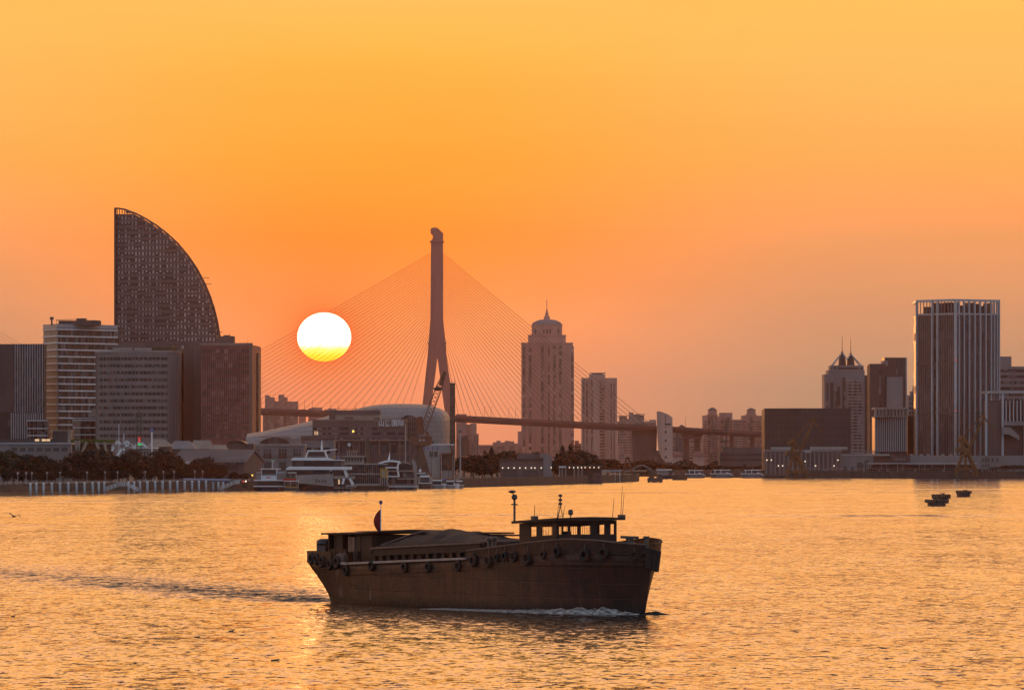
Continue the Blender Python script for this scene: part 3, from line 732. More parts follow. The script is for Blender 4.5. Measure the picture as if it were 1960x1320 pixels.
mb = MB(); mb.add([(*[px(1287, 4300), 4298.5, pz(872.5, 4300)],), (px(1307, 4300), 4298.5, pz(872.5, 4300)), (px(1307, 4300), 4313.5, pz(872.5, 4300)), (px(1287, 4300), 4313.5, pz(872.5, 4300)), (px(1290, 4300), 4306, pz(864, 4300)), (px(1304, 4300), 4306, pz(864, 4300))],
                  [(0, 1, 5, 4), (1, 2, 5), (2, 3, 4, 5), (3, 0, 4), (3, 2, 1, 0)]); mb.build('roof', M['roofred'], rt)
o = copy_tree(rt); o.location.x += 16.5; o.location.y += 30; o['label'] = 'red-roofed house half hidden behind the twin-column bridge pier'
o = copy_tree(rt); o.location.x -= 62; o.location.y += 30; o['label'] = 'red-roofed house in front of the slab tower'
for q in (rt, ): pass
# dark glass hall
root, poly, D = bld('glass_hall', 'wide dark windowless-looking glass hall with flat roof behind the stone warehouse', [(1463.5, 2990), (1528, 2975), (1628.5, 2985)], 50, 782, M['dark'], 'hall')
MB().wall(poly[0], poly[1], pz(783.2, D), pz(780.8, D), 0.4).build('cornice', M['metal'], root); MB().wall(poly[1], poly[2], pz(783.2, D), pz(780.8, D), 0.45).build('cornice', M['metal'], root)
mb = MB(); posts(mb, poly[0], poly[1], 16, pz(868, D), pz(784, D), 0.12, 0.25); posts(mb, poly[1], poly[2], 25, pz(868, D), pz(784, D), 0.12, 0.25); mb.build('mullion', M['brown'], root)
ribbons(root, poly[:3], [798, 812, 826, 840], 0.7, D, M['brown'], 0.2, 'transom')
# twin-spired tower
D = 3700
root = thing('twin_spire_tower', (px(1617, D), D + 15, BANK), 'grey tower topped by two pointed crowns with needle masts', 'tower')
block(root, 'wall', 1578, 1655, 716, 884, D, 30, M['greyc']); block(root, 'setback', 1590, 1653, 699, 716, D + 2, 26, M['greyc']); block(root, 'setback', 1585, 1655, 708, 716, D + 1, 28, M['greyc'])
block(root, 'side_wing', 1655, 1665, 718, 884, D + 12, 16, M['dark'])
for xc, yt, ym in ((1614, 674, 642), (1630.5, 677, 646)):
    w_ = 6.5
    MB().lathe((px(xc, D), D + 12, pz(699, D)), [(px(xc + 7.5, D) - px(xc, D), 0), (2.2, 3.8), (1.9, 5.4), (0.5, pz(yt + 2, D) - pz(699, D))], 12).build('crown', M['dark'], root)
    mb = MB()
    sgn = -1 if xc < 1620 else 1
    mb.bar((px(xc + sgn * 20, D), D + 4, pz(700, D)), (px(xc, D), D + 12, pz(yt, D)), 0.5, 0.5); mb.bar((px(xc - sgn * 9, D), D + 4, pz(688, D)), (px(xc, D), D + 12, pz(yt, D)), 0.5, 0.5)
    mb.bar((px(xc + sgn * 20, D), D + 22, pz(700, D)), (px(xc, D), D + 12, pz(yt, D)), 0.5, 0.5)
    mb.build('crown_frame', M['steel'], root)
    MB().lathe((px(xc, D), D + 12, pz(yt + 2, D)), [(0.5, 0), (0.9, 0.6), (0.4, 1.4), (0.22, 1.6), (0.1, pz(ym, D) - pz(yt + 2, D))], 8).build('mast', M['metal'], root)
for x0, x1, yt in ((1582, 1585.5, 732), (1589, 1596, 732), (1599, 1608, 734), (1612, 1618, 722), (1624, 1630, 732), (1633, 1640, 726), (1643, 1650, 732)):
    for k in range(1): block(root, 'window_column', x0, x1, yt, 870, D - 0.3, 0.6, M['g_apt'])
mb = MB()
for k in range(24): mb.box((px(1636, D), D - 0.6, pz(728 + k * 6.0, D)), (px(1652, D) - px(1622, D), 1.0, 0.7))
mb.build('balcony_front', M['pale'], root)
ribbons(root, [(px(1590, D), D + 2), (px(1653, D), D + 2)], [703, 709], 3.2, D, M['g_row'], 0.2)
# stepped slab
D = 3600
root = thing('stepped_slab', (px(1700, D), D + 15, BANK), 'dark stepped slab block between the twin-spired tower and the big striped tower', 'tower')
block(root, 'wing', 1665, 1694, 696, 884, D, 28, M['dark']); block(root, 'wing', 1693, 1735, 684, 884, D + 2, 28, M['dark']); block(root, 'step', 1690, 1700, 690, 700, D + 1, 20, M['greyc'])
block(root, 'window_column', 1682, 1687, 708, 870, D - 0.3, 0.6, M['g_row']); block(root, 'window_column', 1716, 1720, 693, 720, D + 1.7, 0.6, M['g_row'])
block(root, 'centre_bay', 1697, 1728, 721, 884, D - 2, 8, M['greyc']); block(root, 'edge_strip', 1733.5, 1736, 684.5, 884, D + 1.6, 4, M['steel'])
# striped low block
root, poly, D = bld('striped_block', 'low pale office block with upright white fins and an open top storey', [(1674.5, 3105), (1736.5, 3100)], 30, 797, M['dark'])
mb = MB(); posts(mb, poly[0], poly[1], 15, pz(864, D), pz(797, D), 0.55, 0.6); mb.build('fin_cladding', M['fin'], root)
block(root, 'top_frame', 1674, 1737, 779.4, 783, D - 0.6, 26, M['pale'])
for k in range(10): block(root, 'top_post', 1675 + k * 6.6, 1678.4 + k * 6.6, 783, 797, D - 0.4, 1.6, M['pale'])
block(root, 'top_storey', 1676, 1735, 783, 797, D + 9, 12, M['greyc']); block(root, 'cornice', 1674, 1737, 796, 798, D - 0.8, 26, M['pale'])
skyline('side_block', 'narrow stepped grey block tucked against the big striped tower', [(1739, 1745, 756), (1745, 1750, 748), (1750, 1757, 738)], 3400, 16, M['greyc'], 'building', win=M['g_row'], wrows=14)
root, poly, D = bld('dark_block', 'low black block at the foot of the big striped tower', [(1736.8, 3130), (1757, 3126)], 25, 794, M['dark'])
# big striped tower
root, poly, D = bld('striped_tower', 'large dark tower with white pilasters and an open frame on the roof', [(1754.5, 3024), (1827, 3000), (1912.5, 3018)], 40, 600, M['g_dark'], 'tower')
a, b, c = [Vector(p) for p in poly[:3]]
L_ = lambda x: a.lerp(b, (x - 1754.5) / 72.5)
R_ = lambda x: b.lerp(c, (x - 1827) / 85.5)
pil = [(L_, 1756, 0.8), (L_, 1786, 0.9), (L_, 1796, 0.9), (R_, 1828, 1.1)] + [(R_, x, 0.55) for x in (1834.5, 1844, 1854, 1864.6, 1875, 1885.6, 1896, 1902, 1907.5, 1911.5)]
for f_, x, wd in pil:
    p = f_(x); d = (b - a if f_ is L_ else c - b).normalized(); n_ = Vector((d.y, -d.x))
    mb = MB(); q_ = p + n_ * 0.35
    mb.box((q_.x, q_.y, (pz(873, D) + pz(573, D)) / 2), (wd, 1.1, pz(573, D) - pz(873, D)), math.atan2(d.y, d.x)); mb.build('pilaster', M['fin'], root)
mb = MB(); posts(mb, L_(1757.5), L_(1785), 7, pz(870, D), pz(601, D), 0.5, 0.3); posts(mb, L_(1797.5), L_(1826), 7, pz(870, D), pz(601, D), 0.5, 0.3); posts(mb, R_(1829.5), R_(1911), 26, pz(870, D), pz(601, D), 0.32, 0.25); mb.build('mullion', M['rib'], root)
for y in (694, 789):
    mb = MB(); mb.wall(a, b, pz(y + 2.5, D), pz(y - 1, D), 0.32); mb.wall(b, c, pz(y + 2.5, D), pz(y - 1, D), 0.32); mb.build('belt_course', M['metal'], root)
mb = MB(); mb.wall(a, b, pz(602, D), pz(598.5, D), 0.5); mb.wall(b, c, pz(602, D), pz(598.5, D), 0.5); mb.build('cornice', M['steel'], root)
mb = MB(); mb.wall(a, b, pz(576.5, D), pz(572, D), 0.6, 1.2); mb.wall(b, c, pz(576.5, D), pz(572, D), 0.6, 1.2)
d_, e_ = Vector(poly[3]), Vector(poly[5])
mb.wall(c, d_, pz(576.5, D), pz(572, D), 0.5, 1.0); mb.wall(e_, a, pz(576.5, D), pz(572, D), 0.5, 1.0)
mb.build('crown_beam', M['fin'], root)
for x in (1762, 1768, 1774, 1780, 1802, 1808, 1815, 1821):
    p = L_(x); MB().box((p.x, p.y + 0.2, (pz(599, D) + pz(576, D)) / 2), (0.45, 0.6, pz(576, D) - pz(599, D))).build('crown_post', M['rib'], root)
for f_, x0, x1, y0 in ((L_, 1759, 1766, 585), (L_, 1779, 1784, 578), (L_, 1797, 1802, 578), (L_, 1805, 1812, 578), (L_, 1816, 1824, 584), (R_, 1836, 1843, 580), (R_, 1845.5, 1852, 588), (R_, 1856, 1862, 586), (R_, 1866, 1874, 578), (R_, 1877, 1884, 580), (R_, 1886.5, 1893, 584), (R_, 1904, 1907, 578)):
    p, q = f_(x0), f_(x1); d = (q - p).normalized(); n_ = Vector((d.y, -d.x))
    MB().wall(p - n_ * 3, q - n_ * 3, pz(600, D), pz(y0, D), 0.2, 6).build('roof_plant', M['dark'], root)
for x, y in ((1829.5, 689), (1829.5, 786)):
    p = R_(x); MB().box((p.x, p.y - 1.4, pz(y, D)), (0.5, 0.4, 0.5)).build('warning_light', M['lampr'], root)
# right edge
r_ = skyline('grid_block', 'grey gridded block behind the big striped tower at the right edge', [(1912, 1936, 682), (1936, 1985, 701)], 3420, 26, M['greyc'], 'building', win=M['g_row'], wrows=16)
root, poly, D = bld('framed_block', 'dark block with white corner columns and open roof frame at the right edge', [(1886.5, 2955), (1990, 2960)], 35, 766, M['dark'])
for x in (1888, 1919.5, 1962): block(root, 'column', x - 2, x + 2, 748, 873, D - 0.6, 2.0, M['fin'])
block(root, 'crown_beam', 1886, 1990, 747.7, 752.5, D - 0.8, 30, M['steel'])
for x in (1896, 1904, 1910, 1930, 1940): block(root, 'roof_post', x - 0.9, x + 0.9, 752, 766, D + 4, 1.2, M['steel'])
mb = MB(); posts(mb, Vector(poly[0]).lerp(Vector(poly[1]), 0.04), Vector(poly[0]).lerp(Vector(poly[1]), 0.3), 12, pz(870, D), pz(768, D), 0.15, 0.25); mb.build('mullion', M['greyc'], root)
for k in range(5): block(root, 'fin', 1925 + k * 7, 1927 + k * 7, 766, 806, D - 0.4, 1.0, M['fin'])
g = lambda x, y: (px(x, D), pz(y, D))
MB().slab([g(1917, 831), g(1917, 817), g(1932, 817), g(1950, 834), g(1950, 842), g(1930, 831)], D - 4, D - 0.5).build('stair', M['greyc'], root)
block(root, 'ledge', 1921, 1960, 806, 814, D - 1.5, 4, M['greyc'])
skyline('low_block', 'low brown blocks filling the gap between the spire tower and the slab tower', [(1092, 1100, 850), (1100, 1108, 843), (1108, 1116, 848)], 5450, 20, M['fartan'], 'building', win=M['g_apt'], wrows=6)
skyline('low_block', 'low dark blocks around the foot of the white stair tower', [(1240, 1252, 866), (1252, 1268, 862), (1268, 1300, 868)], 5100, 20, M['brown'], 'building', win=M['g_apt'], wrows=4)
# ------------------------------------------------------------------ mid-ground of the left bank
# shell-roofed hall
D = 2720
root = thing('shell_hall', (px(690, D), D + 40, BANK), 'long silver shell-roofed hall with an arched window under the bridge pylon', 'hall')
top = [(470, 829.5), (495, 826), (530, 818.5), (565, 811), (598, 803.5), (631, 793), (655, 788), (672, 784.3), (695, 778), (713, 774.3), (735, 772.4), (757, 771.7), (782, 771.7), (803, 772.4), (820, 774.8), (833, 778), (845, 782.5), (852, 787), (857, 793), (859, 802), (859.5, 825), (860, 850)]
rg = []
for yo, ins in ((0, 9.0), (1.5, 5.6), (5, 2.6), (12, 0.8), (20, 0), (60, 0), (75, 2)):
    row = []
    for (x, y) in top:
        X, Z = px(x, D), pz(y, D); dxi = (X - px(690, D)) / (px(860, D) - px(690, D))
        row.append((X - ins * 0.55 * max(0, dxi), D + yo, max(Z - ins * (0.75 if x < 845 else 0.3), BANK)))
    row = [(row[0][0], row[0][1], BANK - 0.2)] + row[:-1] + [(row[-1][0], row[-1][1], BANK - 0.2)]
    rg.append(row)
MB().loft(rg).build('roof_shell', M['shell'], root)
g = lambda x, y, d=D: (px(x, d), pz(y, d))
def arch(root, name, x0, x1, yt, yb, mat, y0, dp, D=D):
    pts = [g(x0, yb, D), g(x1, yb, D)] + [g((x0 + x1) / 2 + (x1 - x0) / 2 * math.cos(t), yb - (yb - yt) * math.sin(t), D) for t in [math.pi * i / 12 for i in range(1, 12)]]
    MB().slab(pts, y0, y0 + dp).build(name, mat, root)
arch(root, 'arched_window', 495, 556, 837, 853, M['g_dark'], D - 0.5, 1.0)
arch(root, 'arch_hood', 493, 558, 834.5, 837, M['tan'], D - 1.2, 1.4)
MB().slab([g(765, 840), g(800, 840), g(800, 806), g(796, 799), g(789, 795), g(782.5, 793.6), g(776, 795), g(769, 799), g(765, 806)], D - 0.6, D + 0.4).build('arched_window', M['g_dark'], root)
mb = MB()
for x in range(768, 800, 4): mb.tube((px(x, D), D - 0.7, pz(840, D)), (px(x, D), D - 0.7, pz(797, D)), 0.12, 4)
for y in (806, 816, 826): mb.tube((px(765, D), D - 0.7, pz(y, D)), (px(800, D), D - 0.7, pz(y, D)), 0.12, 4)
mb.build('glazing_bar', M['tan'], root)
# long brown block with the roof sign
D = 2620
root = thing('sign_block', (px(690, D), D + 20, BANK), 'long brown flat-roofed block with a white four-character sign on its front', 'building')
block(root, 'wall', 598, 776, 804, 870, D, 36, M['brown'])
block(root, 'roof_box', 630, 643, 785, 804, D + 6, 20, M['brown'])
block(root, 'roof_storey', 642, 727, 792.5, 804, D + 4, 22, M['beige']); block(root, 'roof_band', 642, 727.5, 784.5, 792.7, D + 3.6, 22.5, M['brown'])
block(root, 'parapet', 597.5, 777, 802.2, 805, D - 0.4, 36.8, M['tan'])
mb = MB()
for k in range(44): mb.box((px(599 + k * 4, D), D - 0.1, pz(811, D)), (0.25, 0.3, pz(806, D) - pz(817, D)))
mb.build('facade_louvre', M['tan'], root)
for y, h in ((818, 4), (827.5, 4), (838, 5), (851, 6)):
    block(root, 'ribbon_window', 600, 722 if y < 820 else 774, y, y + h, D - 0.15, 0.3, M['g_row'])
for x0, x1, y0, y1 in ((660, 676, 798, 801), (716, 727, 799, 802)): block(root, 'roof_vent', x0, x1, y0, y1, D + 2, 3, M['metal'])
mb = MB()
for x in (680, 700, 720): mb.tube((px(x, D), D + 4, pz(784.5, D)), (px(x, D), D + 4, pz(781, D)), 0.12, 4)
mb.tube((px(645, D), D + 4, pz(782, D)), (px(727, D), D + 4, pz(782, D)), 0.12, 4); mb.build('roof_railing', M['metal'], root)
block(root, 'lit_window', 602, 604, 825, 832, D - 0.25, 0.3, M['litwin']); block(root, 'lit_window', 606, 608.5, 825, 832, D - 0.25, 0.3, M['litwin'])
cu = bpy.data.curves.new('sign', 'FONT'); cu.body = '山鹰国际'; cu.extrude = 0.1; cu.size = 3.0; cu.offset = 0.03
to = bpy.data.objects.new('tmp', cu); COL.objects.link(to)
me = bpy.data.meshes.new_from_object(to.evaluated_get(bpy.context.evaluated_depsgraph_get())); bpy.data.objects.remove(to)
xs_ = [v.co.x for v in me.vertices]; ys_ = [v.co.y for v in me.vertices]
kx = (px(773.5, D) - px(725, D)) / (max(xs_) - min(xs_)); ky = (pz(803, D) - pz(815.5, D)) / (max(ys_) - min(ys_))
for v in me.vertices:
    v.co = Vector(((v.co.x - min(xs_)) * kx + px(725, D), D - 0.7 - v.co.z, (v.co.y - min(ys_)) * ky + pz(815.5, D))) - root.location
me.materials.append(M['white'])
o = bpy.data.objects.new('sign', me); COL.objects.link(o); o.parent = root; o['label'] = 'white four-character sign'
# glazed low hall in front of it
D = 2480
root = thing('glazed_hall', (px(745, D), D + 12, BANK), 'low brown glazed hall with columns in front of the sign block', 'hall')
block(root, 'wall', 628, 808, 843, 900, D, 24, M['brown']); block(root, 'roof', 626, 810, 840.5, 843.2, D - 1.2, 27, M['tan'])
for k in range(9): block(root, 'window', 632 + k * 19.4, 646 + k * 19.4, 847, 866, D - 0.2, 0.4, M['g_dark'])
for k in range(10): block(root, 'column', 628.5 + k * 19.4, 630 + k * 19.4, 843, 900, D - 0.7, 0.8, M['tan'])
mb = MB()
for k in range(46): mb.tube((px(760 + k, D), D - 0.9, pz(872, D)), (px(760 + k, D), D - 0.9, pz(850, D)), 0.05, 4)
mb.build('screen', M['tan'], root)
D = 2440
root = thing('brown_annex', (px(600, D), D + 10, BANK), 'pale-fronted annex with a dark flat roof edge below the shell tail', 'building')
block(root, 'wall', 578, 640, 839, 900, D, 16, M['greyc']); block(root, 'roof', 576, 642, 833.5, 839.2, D - 1, 18, M['brown']); block(root, 'corner_post', 576.5, 580.5, 839, 860, D - 0.8, 1.2, M['brown'])
for k in range(3): block(root, 'window', 584 + k * 18, 596 + k * 18, 856, 868, D - 0.2, 0.4, M['g_dark'])
# stone building by the ferry pier
D = 2140
root = thing('stone_building', (px(530, D), D + 9, BANK), 'grey stone two-storey building with tall windows behind the small ferry', 'building')
block(root, 'wall', 466, 583, 853, 925, D, 18, M['greyc']); block(root, 'cornice', 465, 584, 849, 853.2, D - 0.5, 19, M['pale']); block(root, 'string_course', 466, 583, 877.5, 880, D - 0.35, 1.0, M['pale'])
for x in (489, 512, 541, 569):
    f_ = block(root, 'window', x - 7.5, x + 7.5, 859, 877, D - 0.1, 0.3, M['g_dark'])
    mb = MB()
    for k in (-2.5, 2.5): mb.tube((px(x + k, D), D - 0.2, pz(877, D)), (px(x + k, D), D - 0.2, pz(859, D)), 0.09, 4)
    mb.tube((px(x - 7.5, D), D - 0.2, pz(864, D)), (px(x + 7.5, D), D - 0.2, pz(864, D)), 0.09, 4)
    mb.build('glazing_bar', M['pale'], f_)
    block(root, 'ground_window', x - 7, x + 7, 884, 900, D - 0.1, 0.3, M['metal'])
for x in (478, 500.5, 526, 555, 580): block(root, 'pilaster', x - 2.2, x + 2.2, 853.4, 880, D - 0.25, 0.5, M['greyc'])
mb = MB()
for k in range(50): mb.tube((px(496 + k * 1.7, D), D - 0.5, pz(877.5, D)), (px(496 + k * 1.7, D), D - 0.5, pz(872, D)), 0.04, 4)
mb.tube((px(496, D), D - 0.5, pz(872, D)), (px(581, D), D - 0.5, pz(872, D)), 0.07, 4); mb.build('railing', M['metal'], root)
# chimney
D = 2450
root = thing('chimney', (px(866, D), D, BANK), 'tall square dark chimney rising in front of the bridge pylon', 'chimney')
mb = MB(); w0, w1 = px(872, D) - px(860, D), px(871, D) - px(861.5, D)
mb.box((px(866.2, D), D, (pz(734, D) + BANK) / 2), (w0, w0, pz(734, D) - BANK), 0, w1 / w0); mb.build('shaft', M['wood'], root)
mb = MB(); mb.box((px(866.2, D), D, pz(734, D)), (w1 + 0.3, w1 + 0.3, 0.5)); mb.build('cap', M['metal'], root)
for x, y in ((863.5, 728), (867, 729), (870, 726)): MB().tube((px(x, D), D, pz(734, D)), (px(x, D), D, pz(y, D)), 0.09, 4).build('aerial', M['metal'], root)
# derrick crane
D = 2300
root = thing('derrick_crane', (px(805, D), D, BANK), 'rusty derrick crane with a long slanted lattice boom in front of the shell hall', 'crane')
g = lambda x, y: Vector((px(x, D), D, pz(y, D)))
mb = MB()
p, q = g(807, 832), g(851.5, 711); ax = (q - p).normalized(); sd = ax.cross(Vector((0, 1, 0))).normalized()
n_ = 16
def bw(t): return 1.15 * min(1, t * 5 + 0.35, (1 - t) * 3.2 + 0.22)
prev = None
for i in range(n_ + 1):
    t = i / n_; c = p.lerp(q, t); w_ = bw(t)
    cur = [c + sd * w_ * a + Vector((0, b * w_, 0)) for a, b in ((-1, -1), (1, -1), (1, 1), (-1, 1))]
    if prev:
        for k in range(4):
            mb.tube(prev[k], cur[k], 0.24, 4); mb.tube(prev[k], cur[(k + 1) % 4], 0.13, 4)
    prev = cur
mb.build('boom', M['rust'], root)
MB().bar(g(843.5, 737), g(852, 711), 1.1, 1.5).build('boom_head', M['rust'], root)
MB().lathe(g(838, 748), [(0.4, 0), (1.5, 0.5), (1.9, 1.1), (0.9, 1.5), (0.3, 1.8)], 10).build('hook_block', M['metal'], root)
mb = MB(); mb.tube(g(851, 713), g(838, 744), 0.09, 4); mb.tube(g(850, 715), g(806, 800), 0.07, 4); mb.tube(g(851, 713), g(817, 825), 0.07, 4); mb.build('hoist_rope', M['metal'], root)
mb = MB()
for a, b in (((797, 832), (799, 799)), ((810, 832), (808, 799)), ((799, 799), (808, 799)), ((797, 820), (809, 808)), ((809, 820), (798, 808)), ((798, 808), (809, 808))): mb.bar(g(*a), g(*b), 1.2, 0.7)
mb.bar(g(803.5, 832), g(803.5, 797), 1.2, 1.6)
mb.build('mast', M['rust'], root)
mb = MB()
for a, b in (((817, 826), (829, 848)), ((817, 826), (812, 850)), ((814, 838), (823, 838))): mb.bar(g(*a), g(*b), 0.8, 0.7)
mb.build('back_stay', M['rust'], root)
block(root, 'machinery_house', 784, 827, 835, 852, D - 3, 7, M['rust'])
for x in (804, 811): block(root, 'window', x - 2, x + 2, 840, 844, D - 3.15, 0.3, M['steel'])
block(root, 'pedestal', 796, 818, 852, 925, D - 2, 5, M['wood'])
# white loading house on the quay
D = 2175
root = thing('loading_house', (px(838, D), D + 5, BANK), 'weathered white loading house with blue sign marks below the derrick crane', 'building')
g = lambda x, y: (px(x, D), pz(y, D))
MB().slab([g(828, 912), g(814, 880), g(808.5, 868), g(808.5, 856), g(825, 851), g(866, 851), g(866, 912)], D, D + 11).build('wall', M['pale'], root)
block(root, 'roof_edge', 825, 870, 849.6, 851.4, D - 0.3, 12, M['white'])
for x in (823.5, 827.5, 832.5, 836): block(root, 'window', x - 1.6, x + 1.6, 863.5, 874, D - 0.1, 0.3, M['metal'])
for k, x in enumerate((811.5, 820, 828.5, 837)):
    mb = MB(); blu = plain('sign_blue', (0.10, 0.16, 0.42), 0.6) if k == 0 else blu
    z = pz(857.5, D); X = px(x, D)
    mb.box((X, D - 0.2, z), (0.8, 0.12, 0.18)); mb.box((X, D - 0.2, z + 0.38), (0.6, 0.12, 0.16)); mb.box((X, D - 0.2, z - 0.38), (0.9, 0.12, 0.16)); mb.box((X, D - 0.21, z), (0.16, 0.12, 0.9))
    mb.build('sign_mark', blu, root)
mb = MB()
for a, b in (((806, 852), (822, 907)), ((806, 866), (812, 890)), ((844, 868), (868, 868)), ((846, 884), (862, 893)), ((868, 852), (868, 925)), ((844, 868), (844, 918)), ((862, 852), (870, 880)), ((806, 852), (806, 868)), ((822, 907), (830, 918))):
    mb.bar((px(a[0], D), D - 1, pz(a[1], D)), (px(b[0], D), D - 1, pz(b[1], D)), 0.7, 0.6)
mb.build('gantry_frame', M['rust'], root)
block(root, 'opening', 845, 865, 869, 900, D - 0.2, 0.4, M['wood'])
# tall lamp by the grey block
lp = thing('flood_lamp', (px(881, 2160), 2160, BANK), 'tall white flood-lamp pole right of the chimney', 'street lamp')
MB().tube((px(881, 2160), 2160, BANK), (px(881, 2160), 2160, pz(827, 2160)), 0.28, 8, 0.2).build('lamp_post', M['steel'], lp)
MB().lathe((px(881, 2160), 2160, pz(827.5, 2160)), [(0.2, 0), (0.6, 0.2), (0.6, 0.6), (0.2, 0.8)], 8).build('lamp_head', M['metal'], lp)
lp = thing('flood_lamp', (px(776, 2230), 2230, BANK), 'tall thin pale lamp pole in front of the glazed hall', 'street lamp')
MB().tube((px(776, 2230), 2230, BANK), (px(776, 2230), 2230, pz(814, 2230)), 0.2, 8, 0.12).build('lamp_post', M['steel'], lp)
lp = thing('street_lamp', (px(676, 2300), 2300, BANK), 'dark pole with a single lit yellow lamp above the paddle boat', 'street lamp')
MB().tube((px(676, 2300), 2300, BANK), (px(676, 2300), 2300, pz(827, 2300)), 0.22, 8, 0.15).build('lamp_post', M['metal'], lp)
MB().lathe((px(676, 2300), 2300, pz(827, 2300)), [(0.1, 0), (0.4, 0.2), (0.4, 0.6), (0.1, 0.8)], 8).build('lamp_head', M['lampy'], lp)
# ---------------------------------------------------------------- low sheds and pavilions behind the promenade
D = 1980
root = thing('promenade_house', (px(70, D), D + 8, BANK), 'white flat-roofed house with a dark glazed upper storey and lit windows at the left edge', 'building')
block(root, 'wall', -60, 136, 848, 925, D, 16, M['greyc']); block(root, 'upper_storey', -60, 101, 839.5, 848, D + 3, 12, M['dark'])
for k in range(7): block(root, 'window', 22 + k * 16, 33 + k * 16, 856, 863.5, D - 0.1, 0.3, M['metal'])
for x0, x1 in ((67, 75), (80, 88), (89, 96)): block(root, 'lit_window', x0, x1, 839.8, 844, D + 2.85, 0.3, M['litwin'])
block(root, 'corner_box', 101, 136, 823, 848.5, D + 1, 11, M['dark']); block(root, 'box_frame', 129.5, 136.5, 823, 849, D + 0.4, 2, M['beige']); block(root, 'box_frame', 100, 136.5, 822.4, 824.6, D + 0.5, 12, M['beige'])
block(root, 'roof_edge', -60, 137, 846.5, 850, D - 0.4, 17, M['steel'])
D = 1960
gm = plain('roof_planting', (0.07, 0.10, 0.02), 0.9, 0.5, 0.5)
root = thing('garden_pavilion', (px(175, D), D + 6, BANK), 'pavilion with a green planted roof and slanted timber legs', 'pavilion')
mb = MB(); mb.box((px(176, D), D + 6, pz(845, D)), (px(216, D) - px(136, D), 12, 0.7))
for k in range(60): mb.box((px(137 + 78 * random.random(), D), D + random.random() * 11, pz(843 + random.random() * 1.5, D)), (1.5, 1.5, 0.9), random.random() * 3)
mb.build('planted_roof', gm, root)
block(root, 'wall', 138, 214, 850, 925, D + 4, 8, M['wood'])
for a, b in (((145, 843), (148, 862)), ((152, 843), (150, 862)), ((166, 846), (158, 864)), ((184, 846), (192, 864)), ((200, 846), (204, 866))):
    MB().bar((px(a[0], D), D - 0.4, pz(a[1], D)), (px(b[0], D), D - 0.4, pz(b[1], D)), 0.6, 0.9).build('slanted_leg', M['beige'], root)
D = 1940
root = thing('truss_pavilion', (px(255, D), D + 6, BANK), 'white pavilion with a roof of diagonal white trusses beside the signal mast', 'pavilion')
block(root, 'wall', 255, 298, 857, 925, D + 1, 10, M['pale']); block(root, 'roof_slab', 252, 300, 855.5, 858, D, 12, M['white'])
for k in range(5): block(root, 'window', 270 + k * 5.5, 273 + k * 5.5, 864, 880, D + 0.85, 0.3, M['metal'])
for a, b in (((222, 876), (243, 843)), ((243, 843), (254, 858)), ((214, 862), (226, 843)), ((226, 843), (238, 862)), ((254, 872), (266, 843)), ((266, 843), (282, 857)), ((238, 872), (262, 850)), ((230, 852), (254, 852)), ((214, 856), (222, 850))):
    MB().bar((px(a[0], D), D - 0.5, pz(a[1], D)), (px(b[0], D), D - 0.5, pz(b[1], D)), 0.5, 0.7).build('truss_member', M['white'], root)
D = 1930
root = thing('signal_mast', (px(266, D), D, BANK), 'dark lattice signal mast with a cross platform and red and green lights', 'mast')
mb = MB()
for s in (-1, 1):
    for t in (-1, 1): mb.tube((px(266, D) + s * 0.75, D + t * 0.7, BANK), (px(266, D) + s * 0.6, D + t * 0.6, pz(788, D)), 0.2, 4)
zz = BANK + 8
while zz < pz(790, D):
    mb.tube((px(266, D) - 0.7, D - 0.7, zz), (px(266, D) + 0.7, D - 0.7, zz + 1.6), 0.12, 4); mb.tube((px(266, D) + 0.7, D - 0.7, zz), (px(266, D) - 0.7, D - 0.7, zz + 1.6), 0.12, 4); zz += 1.6
mb.build('lattice', M['metal'], root)
mb = MB(); mb.box((px(266, D), D, pz(806, D)), (3.9, 1.6, 0.55)); mb.tube((px(266, D) - 1.9, D - 0.8, pz(803, D)), (px(266, D) + 1.9, D - 0.8, pz(803, D)), 0.08, 4); mb.box((px(266, D), D, pz(798, D)), (2.2, 1.4, 0.4))
for s in (-1.9, 1.9): mb.tube((px(266, D) + s, D - 0.8, pz(806, D)), (px(266, D) + s, D - 0.8, pz(801, D)), 0.09, 4)
mb.build('platform', M['metal'], root)
for y, m in ((836.5, 'lampr'), (840, 'lampr'), (844, 'lampr'), (848, 'lampg'), (850.5, 'lampg')): block(root, 'signal_light', 264.5, 268.8 + (2 if m == 'lampg' else 0), y, y + 1.6, D - 1.2, 0.3, M[m])
lp = thing('beacon_post', (px(290.7, D), D, BANK), 'short white post with a blue-topped lantern beside the signal mast', 'beacon')
MB().tube((px(290.7, D), D, BANK), (px(290.7, D), D, pz(824, D)), 0.24, 8).build('post', M['white'], lp)
MB().lathe((px(290.7, D), D, pz(826, D)), [(0.3, 0), (0.6, 0.2), (0.6, 0.7), (0.3, 1.0)], 8).build('lantern', blu, lp)
def pole(name, x, yt, lab, D, r=0.1):
    o = thing(name, (px(x, D), D, BANK), lab, 'pole')
    MB().tube((px(x, D), D, BANK), (px(x, D), D, pz(yt, D)), r, 6).build('shaft', M['white'], o); return o
pole('flagpole', 227.5, 811, 'tall bare white flagpole in front of the truss pavilion', 1935); pole('flagpole', 237, 829, 'shorter bare white pole between the tall flagpole and the signal mast', 1950)
